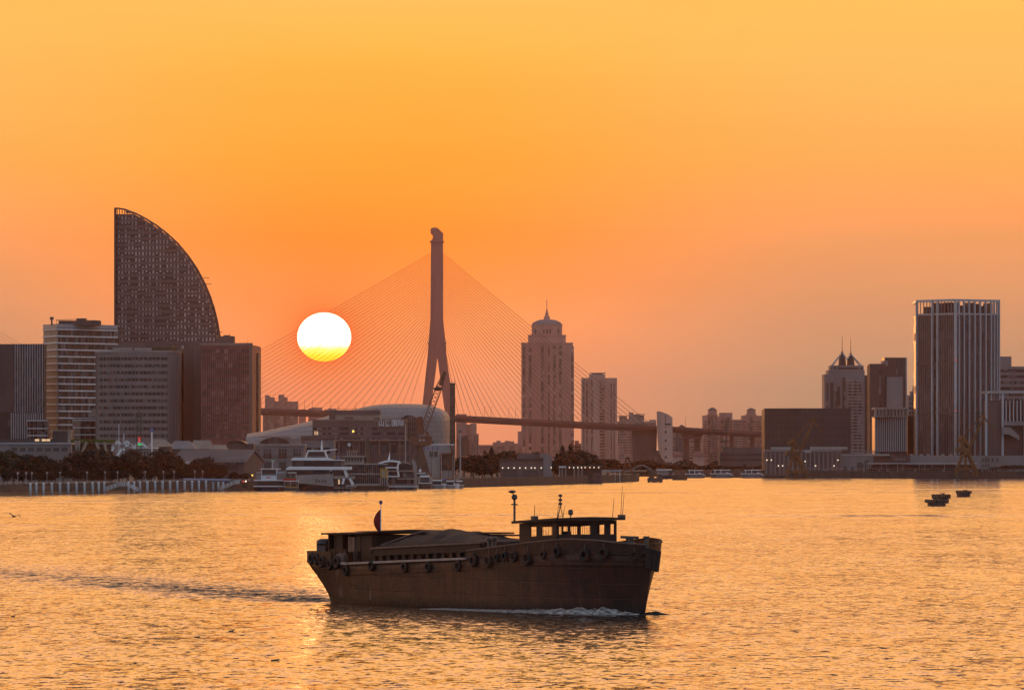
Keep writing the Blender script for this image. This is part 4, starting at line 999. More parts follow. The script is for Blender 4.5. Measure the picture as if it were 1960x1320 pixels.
# gabled sheds
def shed(name, label, x0, x1, yr, ye, D, depth, wallm, roofm, hip=0.0, over=0.6, skew=0.0, cat='shed'):
    """a ridge parallel to the front; hip = how far the ridge ends are drawn in, in photo columns"""
    root = thing(name, (px((x0 + x1) / 2, D), D + depth / 2, BANK), label, cat)
    A, B = px(x0, D), px(x1, D); ze, zr = pz(ye, D), pz(yr, D); h = hip * D / F
    mb = MB(); mb.prism([(A, D), (B, D), (B, D + depth), (A, D + depth)], BANK - 0.2, ze)
    if hip == 0:
        for X in (A, B): mb.add([(X, D, ze), (X, D + depth, ze), (X, D + depth / 2, zr - 0.15)], [(0, 1, 2)])
    mb.build('wall', wallm, root)
    t = 0.25
    vs = [(A - over, D - over, ze - 0.2), (B + over, D - over, ze - 0.2), (B + over, D + depth + over, ze - 0.2), (A - over, D + depth + over, ze - 0.2), (A - over + h, D + depth / 2, zr), (B + over - h, D + depth / 2, zr)]
    lo = [(v[0], v[1], v[2] - t) for v in vs]
    mb = MB(); mb.add(vs + lo, [(0, 1, 5, 4), (2, 3, 4, 5), (1, 2, 5), (3, 0, 4)] if hip else [(0, 1, 5, 4), (2, 3, 4, 5), (7, 6, 10, 11), (9, 8, 11, 10), (0, 6, 7, 1), (2, 8, 9, 3), (1, 7, 11, 5), (5, 11, 8, 2), (3, 9, 10, 4), (4, 10, 6, 0)])
    if hip: mb.add([vs[0], vs[1], vs[2], vs[3]], [(3, 2, 1, 0)])
    mb.build('roof', roofm, root); return root
cor = plain('corrugated_roof', (0.20, 0.17, 0.165), 0.6, 0.15, 0.2)
tile = plain('clay_roof', (0.26, 0.20, 0.16), 0.85, 0.2, 0.3)
shed('hip_roof_house', 'house with a pale tiled hip roof right of the signal mast', 281, 325, 840, 853.5, 2010, 14, M['brown'], tile, 16)
shed('rubble_roof_shed', 'long low shed with a sagging mottled grey roof behind the trees', 322, 372, 843, 858, 2040, 14, M['brown'], cor, 14)
shed('tin_roof_shed', 'small shed with a stepped tin roof behind the corrugated shed', 366, 404, 842, 858, 2060, 12, M['brown'], tile, 6)
shed('pale_roof_shed', 'small shed with a bright pale roof left of the barrel-roofed hall', 406, 431, 851, 859, 2050, 12, M['brown'], tile, 4)
root = thing('barrel_roof_hall', (px(453, 2080), 2088, BANK), 'dark hall with a shallow arched roof above the corrugated shed', 'hall')
g = lambda x, y: (px(x, 2080), pz(y, 2080))
MB().slab([g(435, 900), g(470, 900)] + [g(452.5 + 17.5 * math.cos(t), 850 - 6.5 * math.sin(t)) for t in [math.pi * i / 10 for i in range(11)]], 2080, 2096).build('wall', M['brown'], root)
MB().slab([g(452.5 + 19 * math.cos(t), 850 - 7.5 * math.sin(t)) for t in [math.pi * i / 10 for i in range(11)]] + [g(452.5 - 17.6 * math.cos(t), 850 - 6.6 * math.sin(t)) for t in [math.pi * i / 10 for i in range(11)]], 2079, 2097).build('roof', M['metal'], root)
block(root, 'side_wing', 470, 486, 849, 900, 2081, 10, M['dark'])
# big corrugated shed, gable towards the right
D = 1930
root = thing('corrugated_shed', (px(412, D), D + 8, BANK), 'long brown shed with a ribbed corrugated roof and a gable at its right end', 'shed')
A, B, ze, zr = px(334, D), px(467, D), pz(880, D), pz(861, D); dp = 16; sk_ = px(483, D) - px(467, D)
ft = [(A, D), (B, D), (B + 2 * sk_, D + dp), (A + 2 * sk_, D + dp)]
mb = MB(); mb.prism(ft, BANK - 0.2, ze); mb.add([(B, D, ze), (B + 2 * sk_, D + dp, ze), (B + sk_, D + dp / 2, zr - 0.2)], [(0, 1, 2)]); mb.build('wall', M['brown'], root)
mb = MB(); e0, e1, r0, r1, b0, b1 = Vector((A - 1, D - 1, ze - 0.6)), Vector((B + 0.6, D - 1, ze - 0.6)), Vector((A - 1 + sk_, D + dp / 2, zr)), Vector((B + 0.6 + sk_, D + dp / 2, zr)), Vector((A - 1 + 2 * sk_, D + dp + 1, ze - 0.6)), Vector((B + 0.8 + 2 * sk_, D + dp + 1, ze - 0.6))
dn = Vector((0, 0, -0.25))
mb.add([e0, e1, r1, r0, b0, b1, e0 + dn, e1 + dn, r1 + dn, r0 + dn, b0 + dn, b1 + dn], [(0, 1, 2, 3), (3, 2, 5, 4), (6, 9, 8, 7), (9, 10, 11, 8), (0, 6, 7, 1), (1, 7, 8, 2), (2, 8, 11, 5), (5, 11, 10, 4), (4, 10, 9, 3), (3, 9, 6, 0)])
for k in range(36):
    t = (k + 0.5) / 36; mb.bar(e0.lerp(e1, t) + Vector((0, 0, 0.12)), r0.lerp(r1, t) + Vector((0, 0, 0.12)), 0.22, 0.25)
mb.build('roof', cor, root)
for x in (420, 427, 444, 450): block(root, 'window', x - 2, x + 2, 885.5, 888.5, D - 0.1, 0.3, M['tan'])
block(root, 'door', 434, 456, 884, 900, D - 0.08, 0.2, M['dark'])
lt = thing('lean_to_roof', (px(368, 1915), 1918, BANK), 'low lean-to with a pale slatted roof in front of the corrugated shed', 'shed')
block(lt, 'wall', 356, 384, 887, 925, 1916, 4, M['brown'])
MB().add([(px(352, 1912), 1913, pz(887.5, 1912)), (px(386, 1912), 1913, pz(887.5, 1912)), (px(380, 1912), 1921, pz(881, 1912)), (px(352, 1912), 1921, pz(881, 1912)), (px(352, 1912), 1913, pz(888.5, 1912)), (px(386, 1912), 1913, pz(888.5, 1912)), (px(380, 1912), 1921, pz(882, 1912)), (px(352, 1912), 1921, pz(882, 1912))],
          [(0, 1, 2, 3), (7, 6, 5, 4), (0, 4, 5, 1), (1, 5, 6, 2), (2, 6, 7, 3), (3, 7, 4, 0)]).build('roof', M['greyc'], lt)
# lattice tower crane in front of the glass office block
root = thing('lattice_mast', (px(425, 2100), 2100, BANK), 'thin rusty lattice mast standing in front of the glass office block', 'mast')
mb = MB(); D = 2100
for s in (-1, 1): mb.tube((px(425, D) + s * 0.7, D, BANK), (px(425, D) + s * 0.25, D, pz(788, D)), 0.1, 4)
for k in range(14): z = BANK + 2 + k * 1.5; mb.tube((px(425, D) - 0.6, D, z), (px(425, D) + 0.6, D, z + 1.4), 0.06, 4)
mb.build('lattice', M['rust'], root); block(root, 'platform', 422.5, 427.5, 812, 822, D - 0.3, 0.8, M['rust'])
# ---------------------------------------------------------------- promenade edge: pontoon, piles, gangways, lamps
def shore_d(x):
    pts = [(-200, 1640), (20, 1690), (485, 1905), (885, 2080), (1100, 2290), (1216, 2500)]
    for (a, da), (b, db) in zip(pts, pts[1:]):
        if a <= x <= b: return da + (db - da) * (x - a) / (b - a)
    return 2500
mb = MB()
for a, b in ((-60, 120), (120, 300), (300, 490)):
    da, db = shore_d(a) - 14, shore_d(b) - 14
    mb.prism([(px(a, da), da - 2), (px(b, db), db - 2), (px(b, db), db + 3), (px(a, da), da + 3)], 0.02, 0.75)
o = mb.build('pontoon', M['metal']); tag(o, 'long low black floating pontoon along the foot of the left promenade', 'pontoon')
mb = MB()
for a in range(-60, 486, 4):
    d = shore_d(a) - 3; mb.tube((px(a, d), d, BANK), (px(a, d), d, BANK + 1.1), 0.04, 4)
for z in (0.4, 0.75, 1.1):
    for a in range(-60, 480, 60):
        d, e = shore_d(a) - 3, shore_d(a + 60) - 3; mb.tube((px(a, d), d, BANK + z), (px(a + 60, e), e, BANK + z), 0.06, 4)
rl = mb.build('railing', M['steel']); tag(rl, 'long thin metal railing along the edge of the left promenade', 'railing')
mb = MB()
for a in range(-60, 486, 18):
    d = shore_d(a) - 1.5; e = shore_d(a + 18) - 1.5
    mb.wall((px(a, d), d), (px(a + 18, e), e), 0.2, BANK - 0.05, 1.2, 0.1)
o = mb.build('timber_quay_face', M['wood']); tag(o, 'dark timber-faced quay front below the left promenade railing', 'quay wall')
piles = [58.2, 69.6, 83.3, 99.3, 114.9, 130.8, 146.4, 161.8, 177.3, 189, 199.5, 246, 256.6, 267.9, 282, 297, 311, 325.6, 339.5, 353.4, 367.6, 380.6, 394.3, 407.8, 417.8, 427]
near_to = {0: 'leftmost of the row along the pontoon', 10: 'just left of the arched gangway', 11: 'behind the right end of the arched gangway', 25: 'last of the row, beside the short right-hand gangway'}
ords = ['first', 'second', 'third', 'fourth', 'fifth', 'sixth', 'seventh', 'eighth', 'ninth', 'tenth', 'eleventh', 'twelfth', 'thirteenth', 'fourteenth', 'fifteenth']
p0 = thing('mooring_pile', (0, 0, 0), '', 'mooring pile', 'pale mooring piles along the left promenade')
MB().tube((0, 0, -1), (0, 0, 3.15), 0.34, 10).build('shaft', plain('pile_paint', (0.36, 0.42, 0.46), 0.6, 0.2, 0.5, streak=True), p0, True, world=False)
MB().lathe((0, 0, 3.15), [(0.38, 0), (0.38, 0.14), (0.15, 0.3), (0.02, 0.34)], 10).build('cap', M['white'], p0, world=False)
for i, x in enumerate(piles):
    o = p0 if i == 0 else copy_tree(p0)
    d = shore_d(x) - 18; o.location = (px(x, d), d, 0)
    if i in near_to: o['label'] = 'pale round mooring pile, ' + near_to[i]
    elif i < 11: o['label'] = f'pale round mooring pile, {ords[i]} from the left end of the row'
    else: o['label'] = f'pale round mooring pile, {ords[i - 11]} to the right of the arched gangway'
def gangway(name, label, pts, D):
    root = thing(name, (px(pts[0][0], D), D, 0.5), label, 'gangway')
    mb = MB()
    for (a, b) in zip(pts, pts[1:]): mb.bar((px(a[0], D), D, pz(a[1], D)), (px(b[0], D), D, pz(b[1], D)), 1.6, 0.25)
    mb.build('walkway', M['steel'], root)
    for s in (-0.8, 0.8):
        mb = MB()
        for (a, b) in zip(pts, pts[1:]):
            for h in (0.35, 0.7, 1.1): mb.tube((px(a[0], D), D + s, pz(a[1], D) + h), (px(b[0], D), D + s, pz(b[1], D) + h), 0.08, 4)
            for k in range(5):
                t = k / 4; X = px(a[0] + (b[0] - a[0]) * t, D); Z = pz(a[1] + (b[1] - a[1]) * t, D); mb.tube((X, D + s, Z), (X, D + s, Z + 1.15), 0.07, 4)
        mb.build('handrail', M['slab'], root)
gangway('gangway', 'arched gangway bridge with pale handrails rising over the dark pontoon gap', [(199, 941), (228, 929.5), (242, 929.5), (264, 940)], 1760)
gangway('gangway', 'short sloping gangway with pale handrails at the right end of the mooring piles', [(422, 937.5), (450, 925.5), (458, 925)], 1855)
MB_ = MB(); MB_.tube((px(351, 1850), 1850, pz(917.5, 1850)), (px(441, 1850), 1850, pz(919, 1850)), 0.45, 8)
o = MB_.build('pipe', plain('blue_grey_pipe', (0.25, 0.25, 0.34), 0.5)); tag(o, 'long blue-grey covered tube lying along the promenade behind the piles', 'tube')
l0 = thing('promenade_lamp', (0, 0, 0), '', 'street lamp', 'small lamps along the left promenade')
MB().tube((0, 0, 0), (0, 0, 3.3), 0.1, 6, 0.07).build('lamp_post', M['steel'], l0, world=False)
MB().lathe((0, 0, 3.2), [(0.12, 0), (0.3, 0.15), (0.3, 0.55), (0.05, 0.8)], 8).build('lamp_head', M['steel'], l0, world=False)
lx = [34, 50, 61, 90, 115, 166.5, 201, 225, 278, 313, 333, 373, 388]
lw = ['closest to the left edge', 'second from the left edge', 'third from the left edge', 'between the third and fifth mooring piles', 'beside the fifth mooring pile', 'just right of the eighth mooring pile', 'by the start of the arched gangway', 'above the crest of the arched gangway',
      'right of the arched gangway, nearest to it', 'second right of the arched gangway', 'just left of the blue-grey tube', 'behind the left part of the blue-grey tube', 'behind the middle of the blue-grey tube']
for i, (x, s) in enumerate(zip(lx, lw)):
    o = l0 if i == 0 else copy_tree(l0); d = shore_d(x) + 9; o.location = (px(x, d), d, BANK); o['label'] = 'small pale promenade lamp ' + s
kx_ = thing('kiosk', (px(130, 1790), 1790, BANK), 'small kiosk with a pale curved roof among the trees', 'kiosk')
block(kx_, 'wall', 122, 140, 902, 915, 1790, 4, M['dark']); MB().slab([(px(117, 1790), pz(901, 1790)), (px(142, 1790), pz(901, 1790)), (px(138, 1790), pz(896.5, 1790)), (px(127, 1790), pz(895.5, 1790))], 1789, 1795).build('roof', M['steel'], kx_)
for k, (x, y, m, lab) in enumerate(((466, 922, 'lampr', 'red signal lamp on a short post at the pier end'), (470.5, 921.5, 'lamp', 'white signal lamp on a short post next to the red one'), (483, 910, 'lampy', 'yellow signal lamp on a post just left of the small ferry'))):
    d = shore_d(x) - 6; o = thing('signal_lamp', (px(x, d), d, 0.5), lab, 'signal lamp')
    MB().tube((px(x, d), d, 0.3), (px(x, d), d, pz(y, d)), 0.09, 6).build('post', M['metal'], o)
    MB().lathe((px(x, d), d, pz(y, d) - 0.1), [(0.1, 0), (0.24, 0.15), (0.24, 0.4), (0.1, 0.5)], 8).build('lamp_head', M[m], o)
# ---------------------------------------------------------------- spit in the middle
D = 2330
root = thing('spit_warehouse', (px(1000, D), D + 10, BANK), 'low dark warehouse with a stepped parapet and a row of lit lamps on the spit', 'warehouse')
block(root, 'wall', 957, 1056, 880, 930, D, 18, M['brown']); block(root, 'roof', 955, 1040, 877.5, 880.3, D - 0.6, 19, M['dark']); block(root, 'end_wall', 1040, 1056, 871, 930, D - 0.4, 12, M['greyc'])
for k in range(11): block(root, 'parapet_step', 992 + k * 4.2, 994.6 + k * 4.2, 866.5, 869, D + 5, 6, M['brown'])
block(root, 'upper_storey', 990, 1038, 869, 878, D + 5, 10, M['brown']); block(root, 'roof_box', 1034, 1050, 868, 876, D + 2, 6, M['greyc'])
for x in (962, 973, 984, 995, 1006, 1017, 1024, 1036): block(root, 'wall_lamp', x - 0.8, x + 0.8, 894, 896, D - 0.4, 0.3, M['lamp'])
block(root, 'door', 960, 990, 898, 925, D - 0.15, 0.3, M['metal']); block(root, 'door', 1000, 1030, 900, 925, D - 0.15, 0.3, M['metal'])
root = thing('spit_pavilion', (px(1110, D), D + 6, BANK), 'long open-fronted pavilion with white posts and lit lamps under the dark conifers', 'pavilion')
block(root, 'back_wall', 1070, 1152, 893, 930, D + 4, 6, M['brown']); block(root, 'roof', 1068, 1154, 890.5, 893.3, D - 0.6, 12, M['dark'])
for x in (1071, 1076, 1083, 1099, 1107, 1114): block(root, 'post', x - 1, x + 1, 893, 926, D - 0.3, 0.6, M['pale'])
block(root, 'frame_beam', 1070, 1083, 892, 894.5, D - 0.9, 0.8, M['white'])
for x in (1055, 1090, 1098, 1106, 1113, 1120, 1129, 1137, 1146): block(root, 'wall_lamp', x - 0.8, x + 0.8, 893.4, 895.2, D - 1.0, 0.3, M['lamp'])
root = thing('pier_shelter', (px(1075, 2380), 2380, BANK), 'white framed pier shelter with a low roof near the tip of the spit', 'shelter')
for k in range(5): block(root, 'post', 1150 + k * 9, 1151 + k * 9, 902, 922, 2420, 0.4, M['white'])
block(root, 'roof', 1146, 1190, 899, 902, 2419, 6, M['steel'])
D = 2440
root = thing('pier_derrick', (px(1201, D), D, BANK), 'rusty A-shaped derrick frame standing at the tip of the spit', 'derrick')
for a, b in (((1190, 913), (1200, 876)), ((1212, 913), (1203, 876))): MB().bar((px(a[0], D), D, pz(a[1], D)), (px(b[0], D), D, pz(b[1], D)), 0.6, 0.7).build('leg', M['rust'], root)
mb = MB()
for a, b in (((1194, 898), (1208.5, 898)), ((1197.5, 886), (1205.5, 886))): mb.bar((px(a[0], D), D, pz(a[1], D)), (px(b[0], D), D, pz(b[1], D)), 0.3, 0.3)
mb.bar((px(1198.5, D), D, pz(876, D)), (px(1204.5, D), D, pz(876, D)), 0.6, 0.8); mb.build('cross_beam', M['rust'], root)
mb = MB()
for a in range(890, 1216, 4):
    d = shore_d(a) - 1.2; mb.box((px(a, d), d, 1.4), (0.3, 0.5, 3.4))
o = mb.build('fender_piling', M['wood']); tag(o, 'row of dark timber fender piling along the face of the spit', 'piling'); o['kind'] = 'stuff'
br_ = thing('foot_bridge', (px(1224, 2700), 2700, BANK), 'low arched footbridge beyond the tip of the spit', 'bridge')
mb = MB()
for k in range(10):
    t, u = k / 10, (k + 1) / 10
    mb.bar((px(1210 + 36 * t, 2700), 2700, pz(899 - 9 * math.sin(math.pi * t), 2700)), (px(1210 + 36 * u, 2700), 2700, pz(899 - 9 * math.sin(math.pi * u), 2700)), 2, 0.7)
mb.build('arch', M['greyc'], br_)
# ---------------------------------------------------------------- far right bank
D = 2870
root = thing('stone_warehouse', (px(1537, D), D + 12, BANK), 'old grey stone warehouse with pilasters and lit wall lamps below the dark glass hall', 'warehouse')
block(root, 'wall', 1464.5, 1611, 864, 912, D, 24, M['brown']); block(root, 'parapet', 1464, 1611.5, 860, 864.3, D - 0.3, 24.6, M['greyc'])
block(root, 'roof_light', 1477, 1516, 855, 860, D + 4, 10, M['pale']); block(root, 'roof_light', 1553, 1622, 854.5, 860, D + 4, 10, M['pale']); block(root, 'roof_box', 1540, 1552, 861, 866, D - 1, 3, M['steel'])
for k in range(18): block(root, 'pilaster', 1466 + k * 8.4, 1468 + k * 8.4, 866, 908, D - 0.3, 0.5, M['greyc'])
for k in range(17): block(root, 'window', 1469.5 + k * 8.4, 1472.8 + k * 8.4, 872, 886, D - 0.1, 0.3, M['metal'])
for x, y in ((1468, 880), (1476.5, 880), (1541, 882.5), (1498, 891), (1561, 891), (1596.5, 891), (1604, 880), (1490, 891)): block(root, 'wall_lamp', x - 0.9, x + 0.9, y - 0.9, y + 0.9, D - 0.8, 0.3, M['lamp'])
root = thing('arcade_building', (px(1637, D), D + 10, BANK), 'low stone building with round-arched openings right of the warehouse', 'building')
block(root, 'wall', 1611, 1672, 872, 912, D + 1, 20, M['greyc']); block(root, 'cornice', 1611, 1703, 868.5, 872.3, D + 0.6, 22, M['pale']); block(root, 'side_wall', 1672, 1703, 872, 912, D + 3, 18, M['brown'])
for x0, x1, yt in ((1613, 1622, 892), (1628, 1636, 893), (1640, 1653, 884), (1655, 1664, 880)):
    pts = [g_ for g_ in ()]
    w_ = (x1 - x0) / 2; xc = (x0 + x1) / 2
    pp = [(px(x0, D), pz(905, D)), (px(x1, D), pz(905, D))] + [(px(xc + w_ * math.cos(t), D), pz(yt + w_ - w_ * math.sin(t), D)) for t in [math.pi * i / 8 for i in range(9)]]
    MB().slab(pp, D + 0.8, D + 1.2).build('arched_opening', M['metal'], root)
mb = MB()
for k in range(26): mb.box((px(1629 + k * 2.2, D), D + 4, pz(865.5, D)), (0.22, 0.2, 1.7))
mb.box((px(1656, D), D + 4, pz(862.5, D)), (px(1684, D) - px(1628, D), 0.25, 0.25)); mb.build('roof_screen', M['greyc'], root)
bb = thing('billboard', (px(1722, D), D, BANK), 'dark rectangular billboard with faint pale marks behind the long canopy', 'billboard')
block(bb, 'panel', 1703, 1742, 871, 886, D - 1, 0.6, M['dark']); block(bb, 'post', 1706, 1708, 886, 912, D - 0.6, 0.5, M['metal']); block(bb, 'post', 1737, 1739, 886, 912, D - 0.6, 0.5, M['metal'])
mb = MB()
for k in range(6): mb.box((px(1713 + k * 3.6, D), D - 1.1, pz(878.5, D)), (0.6, 0.12, 0.9 if k % 2 else 0.5))
mb.build('panel_marks', M['greyc'], bb)
root = thing('river_wall_building', (px(1820, D), D + 10, BANK), 'long low pale building with small square windows behind the right-hand crane', 'building')
block(root, 'wall', 1742, 1990, 871.5, 912, D + 4, 14, M['greyc'])
for x in (1881, 1887, 1892, 1900, 1909): block(root, 'window', x - 1.7, x + 1.7, 876, 884, D + 3.85, 0.3, M['metal'])
for x in (1881, 1887, 1892): block(root, 'lower_window', x - 1.7, x + 1.7, 888.5, 893, D + 3.85, 0.3, M['metal'])
for x in (1745, 1764, 1777, 1805, 1820): block(root, 'roof_vent', x - 3, x + 3, 868.5, 872, D + 6, 3, M['pale'])
D = 2838
root = thing('long_canopy', (px(1765, D), D + 4, BANK), 'long flat canopy on thin posts along the right quay', 'canopy')
MB().prism([(px(1660, D), D), (px(1872, D), D), (px(1872, D), D + 7), (px(1660, D), D + 7)], pz(887.6, D), pz(885.6, D)).build('roof', M['steel'], root)
for x in (1662, 1666, 1687, 1697, 1718, 1728, 1760, 1770, 1784, 1808, 1830, 1850): block(root, 'post', x - 0.4, x + 0.4, 887, 912, D + 0.4, 0.25, M['steel'])
block(root, 'back_wall', 1664, 1868, 889, 912, D + 6.2, 0.5, M['brown'])
# portal cranes
D = 2800
def portal_crane(xo):
    root = thing('portal_crane', (px(1849, D), D, BANK), '', 'crane', 'old ochre portal cranes on the right quay')
    g = lambda x, y, d=0.0: Vector((px(x, D), D + d, pz(y, D)))
    for x0, x1, d in ((1831, 1841, -3), (1867, 1855, -3), (1834, 1843, 3), (1864, 1853, 3)):
        mb = MB(); mb.bar(g(x0 - (3 if x0 < 1850 else -3), 911, d), g(x0, 896, d), 0.8, 0.9); mb.bar(g(x0, 896, d), g(x1, 870, d * 0.6), 0.8, 1.0); mb.build('leg', M['craney'], root)
    mb = MB(); mb.bar(g(1829, 896, -3), g(1869, 896, -3), 0.6, 0.9); mb.bar(g(1829, 896, 3), g(1869, 896, 3), 0.6, 0.9); mb.bar(g(1848, 910, 0), g(1848, 870, 0), 1.1, 1.3)
    mb.build('portal_beam', M['craney'], root)
    MB().lathe(g(1848, 871), [(2.6, 0), (2.6, 0.8), (2.2, 1.0), (2.2, 1.7)], 12).build('slewing_ring', M['craney'], root)
    block(root, 'machinery_house', 1829.5, 1857, 856.5, 865.5, D - 2, 4, M['craney'])
    for x in (1834, 1841, 1851): block(root, 'house_window', x - 1.2, x + 1.2, 859, 862.5, D - 2.12, 0.3, M['metal'])
    mb = MB(); mb.bar(g(1840, 857, -1), g(1845, 838, 0), 1.0, 1.5); mb.bar(g(1856, 857, -1), g(1846, 838, 0), 0.7, 0.8); mb.bar(g(1848, 857, 1), g(1845, 840, 1), 0.6, 0.6); mb.build('tower_head', M['craney'], root)
    mb = MB(); mb.bar(g(1855, 858, -0.9), g(1883, 798, -0.3), 0.35, 1.0); mb.bar(g(1857, 858, 0.9), g(1883, 798, 0.3), 0.35, 1.0)
    for k in range(8):
        t = (k + 0.5) / 8; c = g(1856, 858).lerp(g(1883, 798), t); mb.bar(c - Vector((0, 1, 0)) * (1 - t), c + Vector((0, 1, 0)) * (1 - t) + Vector((0, 0, 0.8)), 0.25, 0.3)
    mb.build('boom', M['craney'], root)
    mb = MB(); mb.bar(g(1877, 796), g(1843, 838), 0.35, 0.5); mb.bar(g(1843, 834, -0.6), g(1832, 846, -0.6), 0.9, 1.4); mb.bar(g(1845, 836, 0.6), g(1833, 841, 0.6), 0.5, 0.9); mb.build('tie_arm', M['craney'], root)
    mb = MB(); mb.bar(g(1875, 796), g(1886, 797), 0.5, 1.0); mb.bar(g(1882, 796), g(1902, 824), 0.4, 0.6); mb.bar(g(1880, 799), g(1891, 805), 0.3, 0.5); mb.build('fly_jib', M['craney'], root)
    mb = MB(); mb.tube(g(1902, 824), g(1902, 846), 0.06, 4); mb.build('hoist_rope', M['metal'], root)
    return root
c2 = portal_crane(0); c2['label'] = 'ochre portal crane with a luffing jib in front of the big striped tower'
c1 = copy_tree(c2); c1['label'] = 'ochre portal crane with a luffing jib in front of the stone warehouse'
c1.location.x += px(1524, D) - px(1849, D); c1.rotation_euler = (0, 0, R(6))
c1.location.z -= 1.6
# quay detail on the far right bank
def far_d(x):
    pts = [(1240, 3060), (1460, 2880), (1700, 2830), (2200, 2780)]
    for (a, da), (b, db) in zip(pts, pts[1:]):
        if a <= x <= b: return da + (db - da) * (x - a) / (b - a)
    return 2780
mb = MB()
for a in range(1466, 1960, 6):
    d = far_d(a) - 0.3; mb.tube((px(a, d), d, BANK + 0.8), (px(a, d), d, BANK + 2.0), 0.06, 4)
for a in range(1466, 1950, 48):
    d, e = far_d(a) - 0.3, far_d(a + 48) - 0.3; mb.tube((px(a, d), d, BANK + 2.0), (px(a + 48, e), e, BANK + 2.0), 0.07, 4)
o = mb.build('railing', M['steel']); tag(o, 'thin metal railing along the edge of the right-hand quay', 'railing')
b0_ = thing('quay_bollard', (0, 0, 0), '', 'bollard', 'small pale bollards on the right-hand quay')
MB().lathe((0, 0, 0), [(0.5, 0), (0.4, 0.3), (0.35, 0.7), (0.55, 0.9), (0.5, 1.2), (0.1, 1.3)], 8).build('bollard_body', M['pale'], b0_, world=False)
bx = [1477, 1500, 1540, 1580, 1654, 1669, 1683, 1699, 1718, 1752, 1806, 1858, 1880]
bl = ['by the left corner of the stone warehouse', 'just left of the left crane', 'just right of the left crane', 'under the right half of the stone warehouse', 'below the arcade, first', 'at the left end of the long canopy', 'under the left part of the canopy', 'under the left end of the billboard', 'under the middle of the billboard', 'under the pale building left end', 'below the first striped tower pilasters', 'between the legs of the right crane', 'right of the right crane']
for i, (x, s) in enumerate(zip(bx, bl)):
    o = b0_ if i == 0 else copy_tree(b0_); d = far_d(x) + 1.5; o.location = (px(x, d), d, BANK); o['label'] = 'small pale quay bollard ' + s
# ------------------------------------------------------------------ the river barge in the foreground
TH = R(60); BO = Vector((10.45, 436.0, 0)); BH = Vector((math.cos(TH), -math.sin(TH), 0)); BS = Vector((-math.sin(TH), -math.cos(TH), 0))
def B(u, v, z): return BO - BH * u + BS * v + Vector((0, 0, z))       # u metres aft of the stem, v to starboard
def terp(tab, u):
    if u <= tab[0][0]: return tab[0][1]
    for (a, ya), (b, yb) in zip(tab, tab[1:]):
        if u <= b: return ya + (yb - ya) * (u - a) / (b - a)
    return tab[-1][1]
BD_ = [(0, 0.35), (0.6, 1.15), (1.5, 1.9), (3, 2.7), (5, 3.35), (8, 3.85), (12, 4.12), (16, 4.25), (38, 4.25), (42, 4.1), (45, 3.85), (48, 3.5)]
BW_ = [(0, 0.12), (0.6, 0.45), (1.5, 0.95), (3, 1.75), (5, 2.6), (8, 3.4), (12, 3.95), (16, 4.2), (38, 4.2), (42, 3.9), (45, 3.4), (48, 2.9)]
ZD_ = [(0, 4.5), (6, 4.55), (12, 4.25), (20, 3.86), (40, 3.15), (48, 3.2)]
ZS_ = [(0, 5.2), (3, 5.5), (6, 5.58), (9, 5.38), (13.5, 5.04), (20, 4.5)]
def u_at(t, z):
    zz = max(z, -0.2)
    ub = 0.5 + 0.8 * (1 - min(zz, 5.2) / 5.2); us = 45 + 3.0 * min(1, (max(zz, 0) / 3.1)) ** 1.3
    return ub + (us - ub) * t / 48
hull_m = None
def hull_mat():
    m, n, b = mat_base('weathered_hull')
    pos = n.node('ShaderNodeNewGeometry').outputs['Position']
    st = n.noise(n.vmath('MULTIPLY', pos, (1, 1, 0.18)), 0.8, 5.0, 0.65); bl = n.noise(n.vmath('MULTIPLY', pos, (0.5, 0.5, 1.6)), 0.35, 5.0, 0.6); fine = n.noise(pos, 5.0, 4.0, 0.6)
    c = n.mix(n.rng(st, 0.42, 0.68), (0.036, 0.0105, 0.005), (0.072, 0.022, 0.009))
    c = n.mix(n.rng(bl, 0.5, 0.66), c, (0.017, 0.008, 0.005))
    z = n.sep(pos)[2]
    wet = n.rng(n.math('ADD', z, n.math('MULTIPLY', n.math('SUBTRACT', bl, 0.5), 1.2)), 0.25, 0.85)
    c = n.mix(n.rng(n.noise(n.vmath('MULTIPLY', pos, (1.6, 1.6, 0.1)), 1.0, 4.0, 0.7), 0.60, 0.74), c, (0.085, 0.036, 0.018))   # rust runs
    c = n.mix(wet, (0.007, 0.005, 0.004), c)
    k = n.rng(fine, 0.3, 0.7, 0.75, 1.25); c = n.mix(1.0, c, n.comb(k, k, k), 'MULTIPLY')
    n.put(b.inputs['Base Color'], c); n.put(b.inputs['Roughness'], n.rng(fine, 0.3, 0.7, 0.45, 0.8))
    bp = n.node('ShaderNodeBump'); bp.inputs['Strength'].default_value = 0.6; bp.inputs['Distance'].default_value = 0.06; along = n.vmath('DOT_PRODUCT', pos, (BH.x, BH.y, 0))
    bk = n.node('ShaderNodeTexBrick'); n.put(bk.inputs['Vector'], n.comb(along, z, 0)); bk.inputs['Scale'].default_value = 1.0; bk.inputs['Brick Width'].default_value = 4.5; bk.inputs['Row Height'].default_value = 1.15; bk.inputs['Mortar Size'].default_value = 0.05; bk.inputs['Mortar Smooth'].default_value = 0.6
    dent = n.math('ADD', n.math('MULTIPLY', n.math('SINE', n.math('MULTIPLY', along, 9.5)), 0.05), n.noise(n.vmath('MULTIPLY', pos, (1, 1, 0.5)), 0.9, 4.0))
    n.put(bp.inputs['Height'], n.math('SUBTRACT', dent, n.math('MULTIPLY', bk.outputs['Fac'], 0.5)))
    n.l.new(bp.outputs[0], b.inputs['Normal'])
    return m
hull_m = hull_mat()
M['bdark'] = plain('barge_superstructure', (0.030, 0.014, 0.009), 0.7, 0.35, 1.2)
